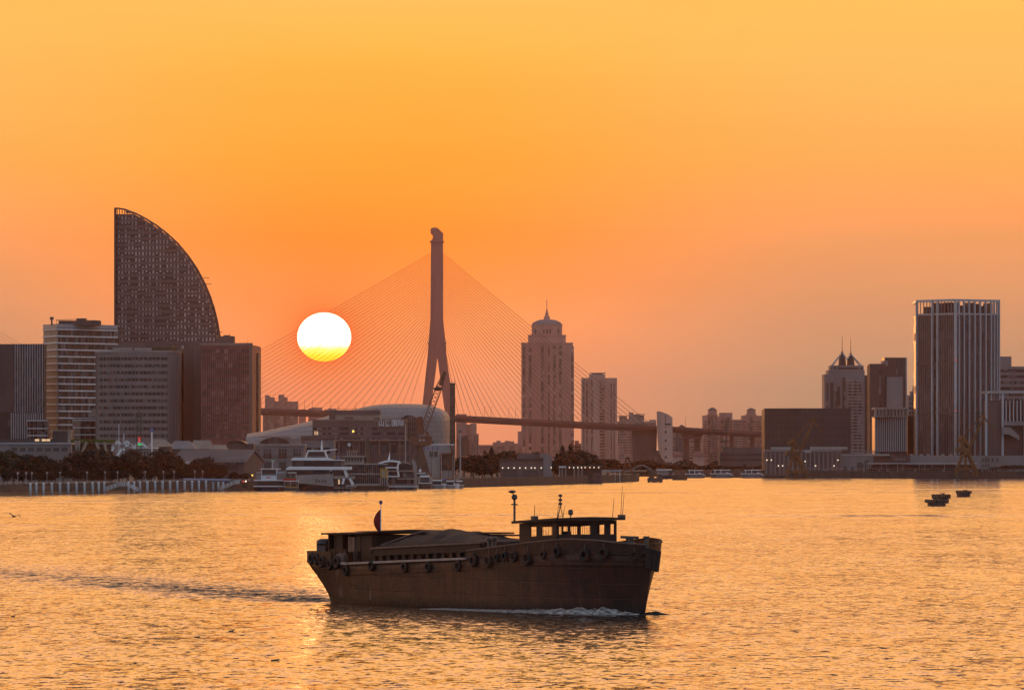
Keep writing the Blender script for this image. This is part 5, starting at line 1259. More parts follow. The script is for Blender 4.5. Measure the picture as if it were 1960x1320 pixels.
M['bpale'] = plain('worn_paint_and_highlight', (0.16, 0.10, 0.08), 0.6, 0.3, 1.5)  # worn paint; on the coaming rim its paleness paints a highlight
M['rubber'] = plain('tyre_rubber', (0.020, 0.013, 0.010), 0.75, 0.3, 3.0)
M['tarp'] = plain('dark_tarpaulin', (0.013, 0.006, 0.004), 0.7, 0.3, 0.6)
barge = thing('river_barge', B(24, 0, 0), 'old dark brown cargo barge with a forward wheelhouse and tyre fenders ploughing through the river', 'barge')
rings = []
ts = [0, 0.3, 0.6, 1.0, 1.5, 2.2, 3, 4, 5, 6.5, 8, 10, 12, 14, 16, 20, 25, 30, 35, 38, 40, 42, 43.5, 45, 46.5, 48]
for t in ts:
    bd, bw, zd = terp(BD_, t), terp(BW_, t), terp(ZD_, t)
    half = []
    for f_ in (1.0, 0.85, 0.65, 0.42, 0.2, 0.0):
        z = zd * f_; b = bw + (bd - bw) * (f_ ** 1.4); half.append((b, z))
    half.append((bw * 0.92, -0.7)); half.append((bw * 0.5, -1.1))
    rings.append([B(u_at(t, z), b, z) for b, z in half] + [B(u_at(t, z), -b, z) for b, z in reversed(half)])
MB().loft(rings).build('hull', hull_m, barge, True)
bpy.data.objects['hull'].data.polygons.foreach_set('use_smooth', [True] * (len(bpy.data.objects['hull'].data.polygons) - 2) + [False] * 2)
def bulwark(name, t0, t1, top, n, mat, thick=0.12, low=-0.05):
    tt_ = [t0 + (t1 - t0) * i / n for i in range(n + 1)]
    for s in (1, -1):
        rg = []
        for t in tt_:
            b, z0, z1 = terp(BD_, t), terp(ZD_, t) + low, top(t)
            fl = 0.10 if t < 20 else 0.0
            rg.append([B(u_at(t, 5), s * (b - thick), z0), B(u_at(t, 5), s * b, z0), B(u_at(t, 5) - fl * 0.3, s * (b + fl), z1), B(u_at(t, 5) - fl * 0.3, s * (b + fl - thick), z1)])
        MB().loft(rg).build(name, mat, barge)
bulwark('bulwark', 0.0, 20, lambda t: terp(ZS_, t), 26, hull_m)
bulwark('bulwark', 43, 48, lambda t: 4.12, 6, hull_m)
mb = MB(); mb.loft([[B(47.9, v, 3.15), B(48.05, v, 3.15), B(48.05, v, 4.12), B(47.9, v, 4.12)] for v in (-3.5, 3.5)]); mb.build('transom_bulwark', hull_m, barge)
for s in (1, -1):     # cap rail of the forecastle, pale rubbing strake amidships
    mb = MB(); pr = None
    for t in [i * 0.8 for i in range(26)]:
        p = B(u_at(t, 5) - 0.03, s * (terp(BD_, t) + 0.06), terp(ZS_, t) + 0.03)
        if pr: mb.bar(pr, p, 0.2, 0.09)
        pr = p
    mb.build('cap_rail', M['bpale'] if s > 0 else M['bdark'], barge)
    mb = MB(); pr = None
    for t in [20 + i * 1.05 for i in range(21)]:
        p = B(u_at(t, 3.5), s * (terp(BD_, t) + 0.05), terp(ZD_, t) + 0.06)
        if pr: mb.bar(pr, p, 0.24, 0.17)
        pr = p
    mb.build('rubbing_strake', plain('strake_paint', (0.34, 0.27, 0.24), 0.5, 0.35, 1.2), barge)
    mb = MB(); pr = None
    for t in [i * 1.0 for i in range(42)]:
        z = min(terp(ZD_, t), 4.5) - 0.75; f_ = z / terp(ZD_, t)
        p = B(u_at(t, z), s * (terp(BW_, t) + (terp(BD_, t) - terp(BW_, t)) * f_ ** 1.4 + 0.03), z)
        if pr: mb.bar(pr, p, 0.1, 0.14)
        pr = p
    mb.build('side_band', hull_m, barge)
def side_u(xp, z):
    lo, hi = 0.0, 48.0
    def pxx(t):
        f2 = min(1.0, z / terp(ZD_, t)); b = terp(BW_, t) + (terp(BD_, t) - terp(BW_, t)) * f2 ** 1.4
        p = B(u_at(t, z), b, z); return CX + p.x * F / p.y, b, p
    for _ in range(40):
        mid = (lo + hi) / 2
        if pxx(mid)[0] > xp: lo = mid
        else: hi = mid
    return lo, pxx(lo)
mb = MB()     # rust-free draught panel near the stern
f_ = lambda t, z: B(u_at(t, z), terp(BW_, t) + (terp(BD_, t) - terp(BW_, t)) * (z / terp(ZD_, t)) ** 1.4 + 0.02, z)
for (xa, za), (xb, zb), (xc, zc_), (xd, zd_) in (((650, .5), (658, .5), (650, 2.7), (641, 2.7)), ((707, .4), (711, .4), (711, 1.4), (708, 1.4))):
    q4 = [f_(side_u(x, z)[0], z) for x, z in ((xa, za), (xb, zb), (xc, zc_), (xd, zd_))]
    mb.add(q4, [(0, 1, 2, 3)])
mb.build('draught_mark', plain('draught_paint', (0.13, 0.085, 0.06), 0.7, 0.4, 1.0), barge)
# hold coaming with its row of stiffener openings
zc = lambda u: terp([(20, 5.12), (37.5, 4.42)], u)
for s in (1, -1):
    mb = MB(); u = 20.4
    while u < 37.4:
        z0, z1 = terp(ZD_, u) - 0.05, zc(u)
        mb.loft([[B(u + a, s * v, z0), B(u + a, s * v, z0 + 0.62), B(u + a, s * (v - 0.35), z0 + 0.62), B(u + a, s * (v - 0.35), z0)] for a, v in ((0, 3.5), (0.42, 3.5))])
        u += 1.25
    mb.build('coaming_stiffener', M['bdark'], barge)
    rg = [[B(u, s * 3.2, terp(ZD_, u) - 0.05), B(u, s * 3.2, zc(u)), B(u, s * 3.05, zc(u)), B(u, s * 3.05, terp(ZD_, u) - 0.05)] for u in (20.2, 26, 32, 37.5)]
    MB().loft(rg).build('coaming', M['bdark'], barge)
    rg = [[B(u, s * 3.55, terp(ZD_, u) + 0.6), B(u, s * 3.55, terp(ZD_, u) + 0.7), B(u, s * 3.1, terp(ZD_, u) + 0.7), B(u, s * 3.1, terp(ZD_, u) + 0.6)] for u in (20.2, 37.5)]
    MB().loft(rg).build('coaming_shelf', M['bdark'], barge)
    rg = [[B(u, s * 3.35, zc(u) - 0.04), B(u, s * 3.35, zc(u) + 0.09), B(u, s * 3.0, zc(u) + 0.09), B(u, s * 3.0, zc(u) - 0.04)] for u in (20.0, 37.7)]
    MB().loft(rg).build('coaming_rim', M['bpale'], barge)  # pale colour stands in for the highlight along the rim
for u in (20.2, 37.4):
    mb = MB(); mb.loft([[B(u, v, terp(ZD_, u)), B(u + 0.12, v, terp(ZD_, u)), B(u + 0.12, v, zc(u)), B(u, v, zc(u))] for v in (-3.2, 3.2)]); mb.build('coaming_end', M['bdark'], barge)
# tarpaulin over the hold
rid = [(20.6, 5.15), (22, 5.3), (24, 5.55), (26.5, 5.85), (29.5, 6.02), (32, 6.02), (34, 5.8), (36, 5.3), (37.6, 4.7)]
rg = []; random.seed(11)
for u in [20.6 + i * 17 / 22 for i in range(23)]:
    zr, ze = terp(rid, u), zc(u) + 0.12; row = []
    for k in range(13):
        a = -1 + k / 6; row.append(B(u + 0.25 * (random.random() - 0.5), 3.0 * a, ze + (zr - ze) * max(0, 1 - abs(a) ** 2.2) * (0.94 + 0.08 * math.sin(u * 1.9 + a * 2) + 0.06 * math.sin(u * 4.7 - a * 5)) + 0.12 * (random.random() - 0.5)))
    rg.append(row + [B(u, 3.0, ze - 0.3), B(u, -3.0, ze - 0.3)])
MB().loft(rg).build('tarpaulin', M['tarp'], barge, True)
mb = MB()
for a, b in ((0.55, 36.8), ):
    prv = None
    for i in range(8):
        u = 31.5 + i * 0.85; p = B(u, 1.15 + i * 0.17, zc(u) + 0.14 + (terp(rid, u) - zc(u) - 0.12) * max(0, 1 - ((1.15 + i * 0.17) / 3) ** 2.2) + 0.05)
        if prv: mb.bar(prv, p, 0.42, 0.05)
        prv = p
mb.build('tarpaulin_lit_edge', plain('tarp_highlight', (0.30, 0.24, 0.24), 0.5, 0.2, 1.0), barge)  # pale strip that paints light along the tarpaulin's sloping edge
mb = MB(); mb.box(B(25.5, -1.0, 5.78), (3.0, 2.0, 0.12), -TH); mb.box(B(24.5, -1.2, 5.62), (2.6, 1.6, 0.12), -TH + 0.1); mb.build('hatch_board', M['bdark'], barge)
# forecastle deck
rg = [[B(u_at(t, 4.3), -terp(BD_, t) + 0.1, terp(ZD_, t) + 0.02), B(u_at(t, 4.3), terp(BD_, t) - 0.1, terp(ZD_, t) + 0.02), B(u_at(t, 4.3), terp(BD_, t) - 0.1, terp(ZD_, t) + 0.1), B(u_at(t, 4.3), -terp(BD_, t) + 0.1, terp(ZD_, t) + 0.1)] for t in (0.3, 3, 6, 9, 12, 16, 20)]
MB().loft(rg).build('foredeck', M['bdark'], barge)
# wheelhouse
wh0, wh1, wv = 9.6, 15.2, 2.6
zroof = lambda u: terp([(9, 6.98), (15.8, 6.66)], u)
def wpanel(mb, p, q, z0, z1, th=0.1):
    """upright panel between plan points p=(u,v) and q, z0/z1 taken at each end"""
    d = Vector((q[0] - p[0], q[1] - p[1])).normalized(); n_ = Vector((d.y, -d.x)) * th / 2
    pts = []
    rg = []
    for (u, v) in (p, q):
        a, b = z0(u) if callable(z0) else z0, z1(u) if callable(z1) else z1
        rg.append([B(u + n_.x, v + n_.y, a), B(u - n_.x, v - n_.y, a), B(u - n_.x, v - n_.y, b), B(u + n_.x, v + n_.y, b)])
    mb.loft(rg)
sill, head = (lambda u: zroof(u) - 1.08), (lambda u: zroof(u) - 0.30)
def wall_open(name, p, q, openings, sill=sill):
    """a wall from p to q with openings given as fractions along it"""
    mb = MB(); L = lambda t: (p[0] + (q[0] - p[0]) * t, p[1] + (q[1] - p[1]) * t)
    wpanel(mb, p, q, 4.2, sill); wpanel(mb, p, q, head, lambda u: zroof(u) - 0.04)
    t = 0.0
    for a, b in openings + [(1.0, 1.0)]:
        if a > t + 0.001: wpanel(mb, L(t), L(a), sill, head)
        t = b
    return mb.build(name, M['bdark'], barge)
w1 = wall_open('wheelhouse_wall', (wh1, wv), (wh0, wv), [(0.30, 0.46), (0.60, 0.88)])
w2 = wall_open('wheelhouse_wall', (wh0, wv), (wh0, -wv), [(0.03, 0.18), (0.22, 0.56), (0.68, 0.80), (0.90, 0.97)])
w3 = wall_open('wheelhouse_wall', (wh0, -wv), (wh1, -wv), [(0.05, 0.45), (0.55, 0.95)])
w4 = wall_open('wheelhouse_wall', (wh1, -wv), (wh1, wv), [(0.02, 0.27), (0.29, 0.62), (0.64, 0.98)])
def grille(par, p, q, a, b, n):
    mb = MB()
    for k in range(n):
        t = a + (b - a) * (k + 0.5) / n; u, v = p[0] + (q[0] - p[0]) * t, p[1] + (q[1] - p[1]) * t
        mb.tube(B(u, v, sill(u)), B(u, v, head(u)), 0.02, 4)
    mb.build('window_grille', M['bdark'], par)
grille(w2, (wh0, wv), (wh0, -wv), 0.22, 0.56, 9); grille(w1, (wh1, wv), (wh0, wv), 0.60, 0.88, 4); grille(w2, (wh0, wv), (wh0, -wv), 0.03, 0.18, 3)
rg = [[B(u, v, zroof(u)) for v in (-3.0, 3.0)] + [B(u, v, zroof(u) + 0.12 + 0.10 * (1 - (v / 3) ** 2)) for v in (3.0, 1.5, 0, -1.5, -3.0)] for u in (9.0, 11, 13, 15.7)]
MB().loft(rg).build('wheelhouse_roof', M['bdark'], barge)
mb = MB(); mb.bar(B(9.0, 3.02, zroof(9) + 0.06), B(15.7, 3.02, zroof(15.7) + 0.06), 0.08, 0.2); mb.bar(B(8.98, 3.0, zroof(9) + 0.06), B(8.98, -3.0, zroof(9) + 0.06), 0.08, 0.2); mb.build('roof_fascia', M['bdark'], barge)
mb = MB(); mb.box(B(11.2, 0.6, 5.35), (1.6, 0.7, 1.0), -TH); mb.box(B(10.7, 1.1, 5.95), (0.7, 0.4, 0.3), -TH); mb.build('helm_console', M['bdark'], barge)
def rod(mb, u, v, z0, z1, r=0.04): mb.tube(B(u, v, z0), B(u, v, z1), r, 6)
mb = MB(); rod(mb, 15.5, 2.9, zroof(15.5), 8.55, 0.09); mb.build('roof_mast', M['bpale'], barge)
mb = MB(); mb.lathe(B(15.5, 2.9, 8.45), [(0.1, 0), (0.22, 0.1), (0.22, 0.3), (0.12, 0.42)], 10); mb.box(B(15.5, 2.9, 8.1), (0.5, 0.16, 0.1)); mb.build('mast_lamp', M['metal'], barge)
mb = MB(); mb.lathe(B(15.6, 3.05, 8.95), [(0.05, 0), (0.25, 0.06), (0.3, 0.16), (0.1, 0.24)], 10); mb.bar(B(15.5, 2.9, 8.8), B(15.6, 3.05, 9.0), 0.07, 0.07); mb.build('loudspeaker', M['metal'], barge)
mb = MB()
for dv, du in ((-0.28, 0), (0.28, 0), (0, 0.4)): mb.tube(B(12 + du, 0.9 + dv, zroof(12) + 0.12), B(12, 0.9, 8.0), 0.03, 5)
rod(mb, 12, 0.9, 7.9, 8.7, 0.04)
for z, w_ in ((7.2, 0.5), (7.95, 0.5), (8.25, 0.35)): mb.bar(B(12 - w_ * 0.5, 0.9 + w_ * 0.5, z), B(12 + w_ * 0.5, 0.9 - w_ * 0.5, z), 0.06, 0.06)
mb.build('signal_tripod', M['metal'], barge)
for z in (8.05, 8.35, 8.68): MB().lathe(B(12, 0.9, z), [(0.06, 0), (0.15, 0.06), (0.15, 0.16), (0.05, 0.22)], 8).build('signal_lamp', M['metal'], barge)
mb = MB(); rod(mb, 11.4, 0.35, zroof(11.4) + 0.1, 7.35); mb.lathe(B(11.4, 0.35, 7.3), [(0.1, 0), (0.19, 0.1), (0.19, 0.34), (0.1, 0.44)], 10); mb.build('searchlight', M['metal'], barge)
mb = MB(); rod(mb, 14, 2.0, zroof(14) + 0.1, 8.0, 0.025); mb.build('aerial', M['metal'], barge)
mb = MB(); mb.box(B(14, 2.0, zroof(14) + 0.3), (0.45, 0.4, 0.36), -TH); mb.build('roof_box', M['metal'], barge)
for a, b, z in ((9.2, -2.75, 9.55), (9.2, -2.9, 9.0), (9.5, -2.2, 8.6), (12.8, 0.2, 8.0), (13, 0.6, 8.3)):
    mb = MB(); mb.tube(B(a, b, zroof(10) + 0.1), B(a - 0.1, b - 0.1, z), 0.028, 5, 0.014); mb.build('aerial', M['metal'], barge)
mb = MB(); mb.box(B(9.3, -2.9, zroof(9) + 0.2), (0.5, 0.4, 0.34), -TH); mb.build('aerial_base', M['metal'], barge)
for u, v in ((17.4, 3.6), (18.1, 3.6)):
    mb = MB(); mb.lathe(B(u, v, terp(ZD_, u)), [(0.16, 0), (0.16, 1.35), (0.3, 1.4), (0.3, 1.6), (0.1, 1.65)], 8); mb.build('bollard', M['metal'], barge)
mb = MB(); mb.lathe(B(0.9, 0.0, 4.5), [(0.17, 0), (0.15, 1.15), (0.24, 1.2), (0.24, 1.34)], 8); mb.build('bollard', M['metal'], barge)
mb = MB(); mb.lathe(B(5.6, -1.4, 4.6), [(0.6, 0), (0.6, 0.6), (0.3, 0.7), (0.3, 0.95), (0.4, 1.0), (0.4, 1.08)], 10); mb.bar(B(5.2, -1.9, 5.66), B(6.4, -1.1, 5.7), 0.2, 0.2); mb.build('windlass', M['metal'], barge)
mb = MB()
for k in range(3): mb.tube(B(0.12 - 0.1 * k, 0.3 - 0.35 * k, 5.0 - 0.12 * k), B(0.16 - 0.05 * k, 0.3 - 0.3 * k, 3.45 - 0.12 * k), 0.26, 8, 0.22)
mb.build('bow_fender', M['rubber'], barge)
# stern house
sh0, sh1, sv = 38.6, 46.0, 2.6
mb = MB()
def splate(p, q, z0, z1): wpanel(mb, p, q, z0, z1)
for u in (38.7, 40.6, 42.3, 43.6, 44.8, 45.9):
    mb = MB(); mb.box(B(u, sv, 4.3), (0.16, 0.16, 2.4), -TH); mb.build('house_post', M['bdark'], barge)
mb = MB(); splate((sh0, sv - 0.02), (41.4, sv - 0.02), 3.1, 5.45); splate((43.0, sv - 0.02), (45.9, sv - 0.02), 3.1, 4.3); splate((43.6, sv - 0.03), (44.8, sv - 0.03), 4.3, 5.45); splate((45.9, sv), (45.9, -sv), 3.1, 5.45); splate((45.9, -sv), (sh0, -sv), 3.1, 5.45); splate((sh0, -sv), (sh0, sv), 3.1, 5.45); mb.build('house_wall', M['bdark'], barge)
for a, b in ((41.5, 41.95), (42.0, 42.6)):
    mb = MB(); splate((a, sv + 0.03), (b, sv + 0.03), 4.1, 5.3); mb.build('house_window', M['bpale'], barge)
rg = [[B(u, -3.0, z), B(u, 3.0, z), B(u, 3.0, z + 0.14), B(u, 0, z + 0.22), B(u, -3.0, z + 0.14)] for u, z in ((37.0, 5.72), (40, 5.55), (46.6, 5.42))]
MB().loft(rg).build('house_roof', M['bdark'], barge)
mb = MB(); mb.bar(B(39.5, 1.2, 5.78), B(43.0, 1.2, 5.72), 1.0, 0.06); mb.build('roof_panel', M['bpale'], barge)
mb = MB(); mb.box(B(47.2, 2.2, 4.35), (1.0, 1.2, 0.7), -TH + 0.3); mb.lathe(B(47.0, 2.5, 4.55), [(0.35, 0), (0.62, 0.15), (0.6, 0.4), (0.3, 0.55)], 10); mb.box(B(46.4, 1.6, 4.3), (0.9, 0.8, 0.5), 0.4); mb.build('stern_winch', M['metal'], barge)
mb = MB(); mb.lathe(B(42.6, 3.2, 3.2), [(0.5, 0), (0.55, 0.3), (0.5, 0.7), (0.2, 0.8)], 10); mb.build('rope_coil', M['bpale'], barge)
MB().lathe(B(40, 3.3, 3.15), [(0.28, 0), (0.28, 1.0), (0.2, 1.05)], 10).build('drum', M['bdark'], barge)
# flag on the stern house
fl = thing('flag', B(42, 0, 5.7), 'small dark red flag drooping from a pole on the barge stern house', 'flag')
MB().tube(B(42, 0, 5.6), B(42, 0, 8.1), 0.045, 6, 0.03).build('flagpole', M['white'], fl)
MB().lathe(B(42, 0, 7.9), [(0.05, 0), (0.13, 0.06), (0.13, 0.26), (0.04, 0.32)], 8).build('finial', plain('lamp_blue', (0.06, 0.07, 0.2), 0.5), fl)
rg = []
for i in range(9):
    z = 7.5 - i * 0.21; w_ = 0.55 * math.sin(math.pi * min(1, (i + 0.6) / 9.0)) ** 0.7 + 0.03; off = 0.06 * math.sin(i * 1.1)
    p = B(42, 0, z); rg.append([p + Vector((0, -0.02, 0)), p + Vector((-w_ * 0.5, -0.05 + off, -0.06)), p + Vector((-w_, off, -0.16)), p + Vector((-w_, off + 0.03, -0.16)), p + Vector((-w_ * 0.5, -0.02 + off, -0.06)), p + Vector((0, 0.02, 0))])
MB().loft(rg).build('flag_cloth', plain('flag_red', (0.22, 0.015, 0.012), 0.8, 0.2, 1.5), fl, True)
# tyre fenders
tl = [(1233, 4.3, .36, 'smallest, right under the bow fender'), (1214, 4.4, .36, 'small, hanging close to the bow fender'), (1156.7, 4.55, .46, 'round, below the right half of the wheelhouse front'), (1121.7, 4.4, .47, 'round, below the big wheelhouse front window'), (1067.6, 4.6, .44, 'high up, below the wheelhouse corner'), (1042, 4.35, .36, 'small, just left of the wheelhouse corner'),
      (1012.5, 4.05, .52, 'largest pale-rimmed one, below the wheelhouse door'), (986, 4.15, .44, 'middle-sized, below the left edge of the wheelhouse'), (968, 4.15, .38, 'small, below the twin bollards'), (953, 4.05, .34, 'small, left of the twin bollards'), (938, 3.75, .50, 'large, near the front end of the pale strake'), (909.5, 3.75, .50, 'large, right at the front end of the pale strake'),
      (879.5, 3.3, .42, 'on the pale strake, nearest the forecastle'), (822, 3.15, .42, 'second on the pale strake from the forecastle'), (777, 3.05, .44, 'third on the pale strake from the forecastle'), (714, 3.1, .44, 'last on the pale strake, towards the stern house'), (665, 2.65, .44, 'hanging low beside the stern house'), (649, 3.3, .55, 'big, at the front of the stern bulwark'), (635, 3.1, .5, 'second on the stern bulwark'), (620, 3.3, .5, 'third on the stern bulwark'), (609, 3.45, .5, 'fourth on the stern bulwark, near the corner'), (600, 3.5, .5, 'at the very stern corner')]
for xp, z, r_t, s in tl:
    t, (_, b, p) = side_u(xp, z)
    _, (_, b2, q) = (lambda a: (a, (0, 0, B(u_at(a + 0.3, z), terp(BD_, a + 0.3), z))))(t); _, (_, _, q0) = (lambda a: (a, (0, 0, B(u_at(max(0, a - 0.3), z), terp(BD_, max(0, a - 0.3)), z))))(t)
    d = (q - q0); nrm = Vector((d.y, -d.x, 0)).normalized()
    if nrm.dot(BS + BH * 0.3) < 0: nrm = -nrm
    c = B(u_at(t, z), terp(BD_, t) if z > terp(ZD_, t) * 0.98 else b, z) + nrm * (r_t * 0.36)
    o = thing('tyre_fender', c, 'tyre fender on the barge side: ' + s, 'tyre', 'tyre fenders along the barge side')
    MB().torus((0, 0, 0), nrm, r_t * 0.72, r_t * 0.3, 18, 8).build('tyre', M['rubber'], o, True, world=False)
    zt = (terp(ZS_, t) if t < 20 else terp(ZD_, t) + 0.1 if t < 43 else 4.12)
    mb = MB(); mb.tube((0, 0, r_t * 0.6), (-nrm.x * r_t * 0.2, -nrm.y * r_t * 0.2, max(r_t * 0.7, zt - z)), 0.03, 5); mb.build('rope', M['bpale'], o, world=False)
# bow wave
random.seed(5)
fm, n, b = mat_base('foam'); pos = n.node('ShaderNodeNewGeometry').outputs['Position']
k = n.noise(n.vmath('MULTIPLY', pos, (1, 1, 3)), 2.5, 5.0, 0.7); n.put(b.inputs['Base Color'], n.mix(n.rng(k, 0.4, 0.62), (0.06, 0.055, 0.05), (0.55, 0.52, 0.50))); b.inputs['Roughness'].default_value = 0.55
def noise1(x, s): return math.sin(x * 1.7 + s) * 0.5 + math.sin(x * 4.1 + s * 2.3) * 0.3 + math.sin(x * 9.7 + s * 1.1) * 0.2
rg = []
for i in range(150):
    t = 0.2 + i * 0.165
    bw = terp(BW_, t); u = u_at(t, 0)
    h = 0.62 * (min(1, t / 2.5)) * math.exp(-max(0, t - 5) / 6.5) * (0.72 + 0.28 * noise1(t * 1.6, 0.4)) + 0.03
    w_ = 0.5 + 0.085 * t + 0.25 * noise1(t * 0.8, 2)
    row = [B(u, bw - 0.15, -0.2), B(u, bw + 0.03, h * 0.75 + 0.04 * noise1(t * 5, 3))]
    for j, (fw, fh) in enumerate(((0.25, 1.0), (0.5, 0.85), (0.75, 0.5), (1.0, 0.12), (1.15, -0.1))):
        row.append(B(u - 0.1 * fw, bw + w_ * fw + 0.06 * noise1(t * 6 + j, j), h * fh * (0.85 + 0.25 * noise1(t * 4.3 + j * 2.1, j * 1.7)) + (0.0 if fh > 0 else -0.08)))
    rg.append(row)
o = MB().loft(rg).build('bow_wave', fm, None, True); tag(o, 'white curl of foam along the waterline under the barge bow', 'foam', kind='stuff')
rg = []
for i in range(40):
    t = i / 39; c = B(1.1 - 1.5 * t, -0.1 - 0.9 * t, 0); h = 0.30 * math.sin(math.pi * (0.18 + 0.8 * t)) * (0.8 + 0.3 * noise1(t * 9, 1))
    rg.append([c + BS * 0.9 * (1 - 0.5 * t) + Vector((0, 0, -0.15)), c + BS * 0.4 + Vector((0, 0, h * 0.7)), c + Vector((0, 0, h)), c - BS * 0.4 + Vector((0, 0, h * 0.6)), c - BS * 0.9 + Vector((0, 0, -0.15))])
o = MB().loft(rg).build('bow_swell', water_mat(), None, True); tag(o, kind='structure')
# floating debris, a bird
random.seed(3)
for x, y, s, lab in ((527, 1264, 0.42, 'dark floating scrap of wood below the barge stern, biggest of the debris'), (378, 1220, 0.3, 'small dark scrap floating left of the barge wake'), (443, 1208, 0.32, 'flat dark scrap floating under the barge wake'), (25, 1180, 0.25, 'tiny dark scrap floating at the left edge'), (335, 988, 0.5, 'dark speck of flotsam far out on the left water')):
    d = DW(y); o = thing('driftwood', (px(x, d), d, 0), lab, 'debris')
    mb = MB(); mb.box((0, 0, 0.02), (s, s * 0.5, 0.12), 0.4, 0.7); mb.tube((-s * 0.6, 0, 0.02), (s * 0.6, 0.1, 0.09), 0.05, 6, 0.03); mb.build('driftwood_piece', M['wood'], o, world=False)
# ------------------------------------------------------------------ moored boats
def boat_hull(mb, x0, x1, y0, yw, D, beam, rake0=6, rake1=3, sheer=0.0):
    """hull seen side-on: top edge y0 between photo columns x0..x1, waterline yw; ends rounded in plan"""
    A, Bx = px(x0, D), px(x1, D); z1 = pz(y0, D); L = Bx - A; rg = []
    for i in range(13):
        t = i / 12; e = min(1, (t / 0.22) ** 0.6 if t < 0.22 else 1, ((1 - t) / 0.12) ** 0.5 if t > 0.88 else 1); e = max(e, 0.08)
        sh = sheer * (1 - t) ** 2; zt = z1 + sh
        xt = A + L * t; xb = A + rake0 * D / F + (L - (rake0 + rake1) * D / F) * t
        rg.append([(xt, D - beam / 2 * e, zt), (xt, D + beam / 2 * e, zt), (xb, D + beam / 2 * e * 0.85, -0.6), (xb, D - beam / 2 * e * 0.85, -0.6)])
    return mb.loft(rg)
def hb(root, name, x0, x1, y0, y1, D, half, mat, yoff=0.0):   # a box part centred on the boat's line, half its beam deep each way
    mb = MB(); a, b_ = px(x0, D), px(x1, D); za, zb = pz(y1, D), pz(y0, D)
    mb.box(((a + b_) / 2, D + yoff, (za + zb) / 2), (b_ - a, half * 2, zb - za)); return mb.build(name, mat, root)
M['navy'] = plain('navy_hull', (0.035, 0.04, 0.06), 0.4, 0.2, 0.4)
M['redp'] = plain('red_paint', (0.55, 0.02, 0.015), 0.5, 0.15, 0.5)
M['greenp'] = plain('green_paint', (0.01, 0.14, 0.07), 0.5, 0.15, 0.5)
M['yellp'] = plain('yellow_paint', (0.45, 0.26, 0.04), 0.6, 0.2, 0.5)
# small ferry
D = 1885
bt = thing('ferry', (px(515, D), D, 0), 'small dark-hulled ferry with white rails and green mast lights beside the red pontoon', 'ferry')
boat_hull(MB(), 485.5, 547, 930, 939, D, 5, 3, 1).build('hull', M['navy'], bt)
hb(bt, 'rail', 486, 546, 929.2, 931, D, 2.6, M['white']); hb(bt, 'lower_cabin', 490, 544, 920, 930, D, 2.0, M['g_dark']); hb(bt, 'deck', 486, 546, 918, 919.8, D, 2.6, M['white'])
hb(bt, 'upper_cabin', 490, 546, 907, 918, D, 1.8, M['greyc']); hb(bt, 'wheelhouse', 501.5, 528.5, 898, 910, D, 1.7, M['dark']); hb(bt, 'wheelhouse_front', 500, 530, 909.5, 918, D, 1.95, M['slab']); hb(bt, 'roof', 499, 537, 896.2, 897.8, D, 2.1, M['white'])
for x in (501, 529.5): hb(bt, 'corner_post', x - 0.6, x + 0.6, 897.5, 910, D, 1.9, M['slab'])
hb(bt, 'deck_rail', 491, 500, 903.5, 904.4, D, 1.9, M['slab']); hb(bt, 'deck_rail', 530, 546, 903.5, 904.6, D, 1.9, M['slab'])
for k in range(3): hb(bt, 'sign_mark', 510 + k * 3.2, 512.2 + k * 3.2, 912, 914.6, D, 1.98, M['redp'])
mb = MB(); mb.tube((px(522, D), D, pz(897, D)), (px(522, D), D, pz(881, D)), 0.07, 5); mb.tube((px(520, D), D, pz(882, D)), (px(525.5, D), D, pz(882, D)), 0.05, 5); mb.build('mast', M['white'], bt)
for x in (520.4, 525.2): hb(bt, 'mast_light', x - 0.5, x + 0.5, 880.2, 881.6, D, 0.1, M['lampg'])
# red and green pontoon kiosk
D = 1882
bt = thing('landing_pontoon', (px(557, D), D, 0), 'small landing pontoon with red and green panels between the ferry and the white ship', 'pontoon')
hb(bt, 'float', 543, 573, 933, 939, D, 2.4, M['metal']); hb(bt, 'lower_panel', 546, 570, 930.5, 935, D, 1.9, M['yellp']); hb(bt, 'floor', 543.5, 572, 919.4, 920.8, D, 2.4, M['white'])
hb(bt, 'red_panel', 543, 567, 915, 919.2, D, 2.2, M['redp']); hb(bt, 'green_panel', 549, 566, 912.3, 915, D, 2.15, M['greenp']); hb(bt, 'cabin', 548, 564, 905, 913, D, 1.6, M['dark']); hb(bt, 'roof', 551, 566.5, 903.5, 905, D, 2.0, M['white'])
for x in (544.5, 556, 567, 571): hb(bt, 'post', x - 0.35, x + 0.35, 903.5 if x < 570 else 916, 933, D, 2.1, M['steel'])
# white cruise ship
D = 1900
bt = thing('white_cruise_ship', (px(615, D), D, 0), 'large white cruise ship with stacked decks and an open slanted-strut stern', 'ship')
g = lambda x, y: (px(x, D), pz(y, D))
boat_hull(MB(), 560, 682, 926, 939, D, 9, 8, 2).build('hull', M['dark'], bt)
MB().slab([g(573, 924), g(577, 924.5), g(640, 930.5), g(637, 908), g(634, 906.5), g(566, 909), g(566, 913)], D - 4.6, D + 4.4).build('side_plating', M['pale'], bt)
for x in (607, 612, 618, 624): hb(bt, 'window', x - 1.6, x + 1.6, 918.3, 922.3, D, 4.72, M['metal'])
for x in (585, 600, 610): hb(bt, 'porthole', x - 0.6, x + 0.6, 911.7, 913, D, 4.7, M['metal'])
for x, y in ((602, 917), (607.5, 917)): hb(bt, 'window', x - 1, x + 1, 915.5, 918, D, 4.71, M['metal'])
hb(bt, 'lower_saloon', 550, 660, 898.5, 909.5, D, 3.6, M['g_dark']); hb(bt, 'upper_saloon', 560, 655, 881, 893, D, 3.4, M['g_dark'])
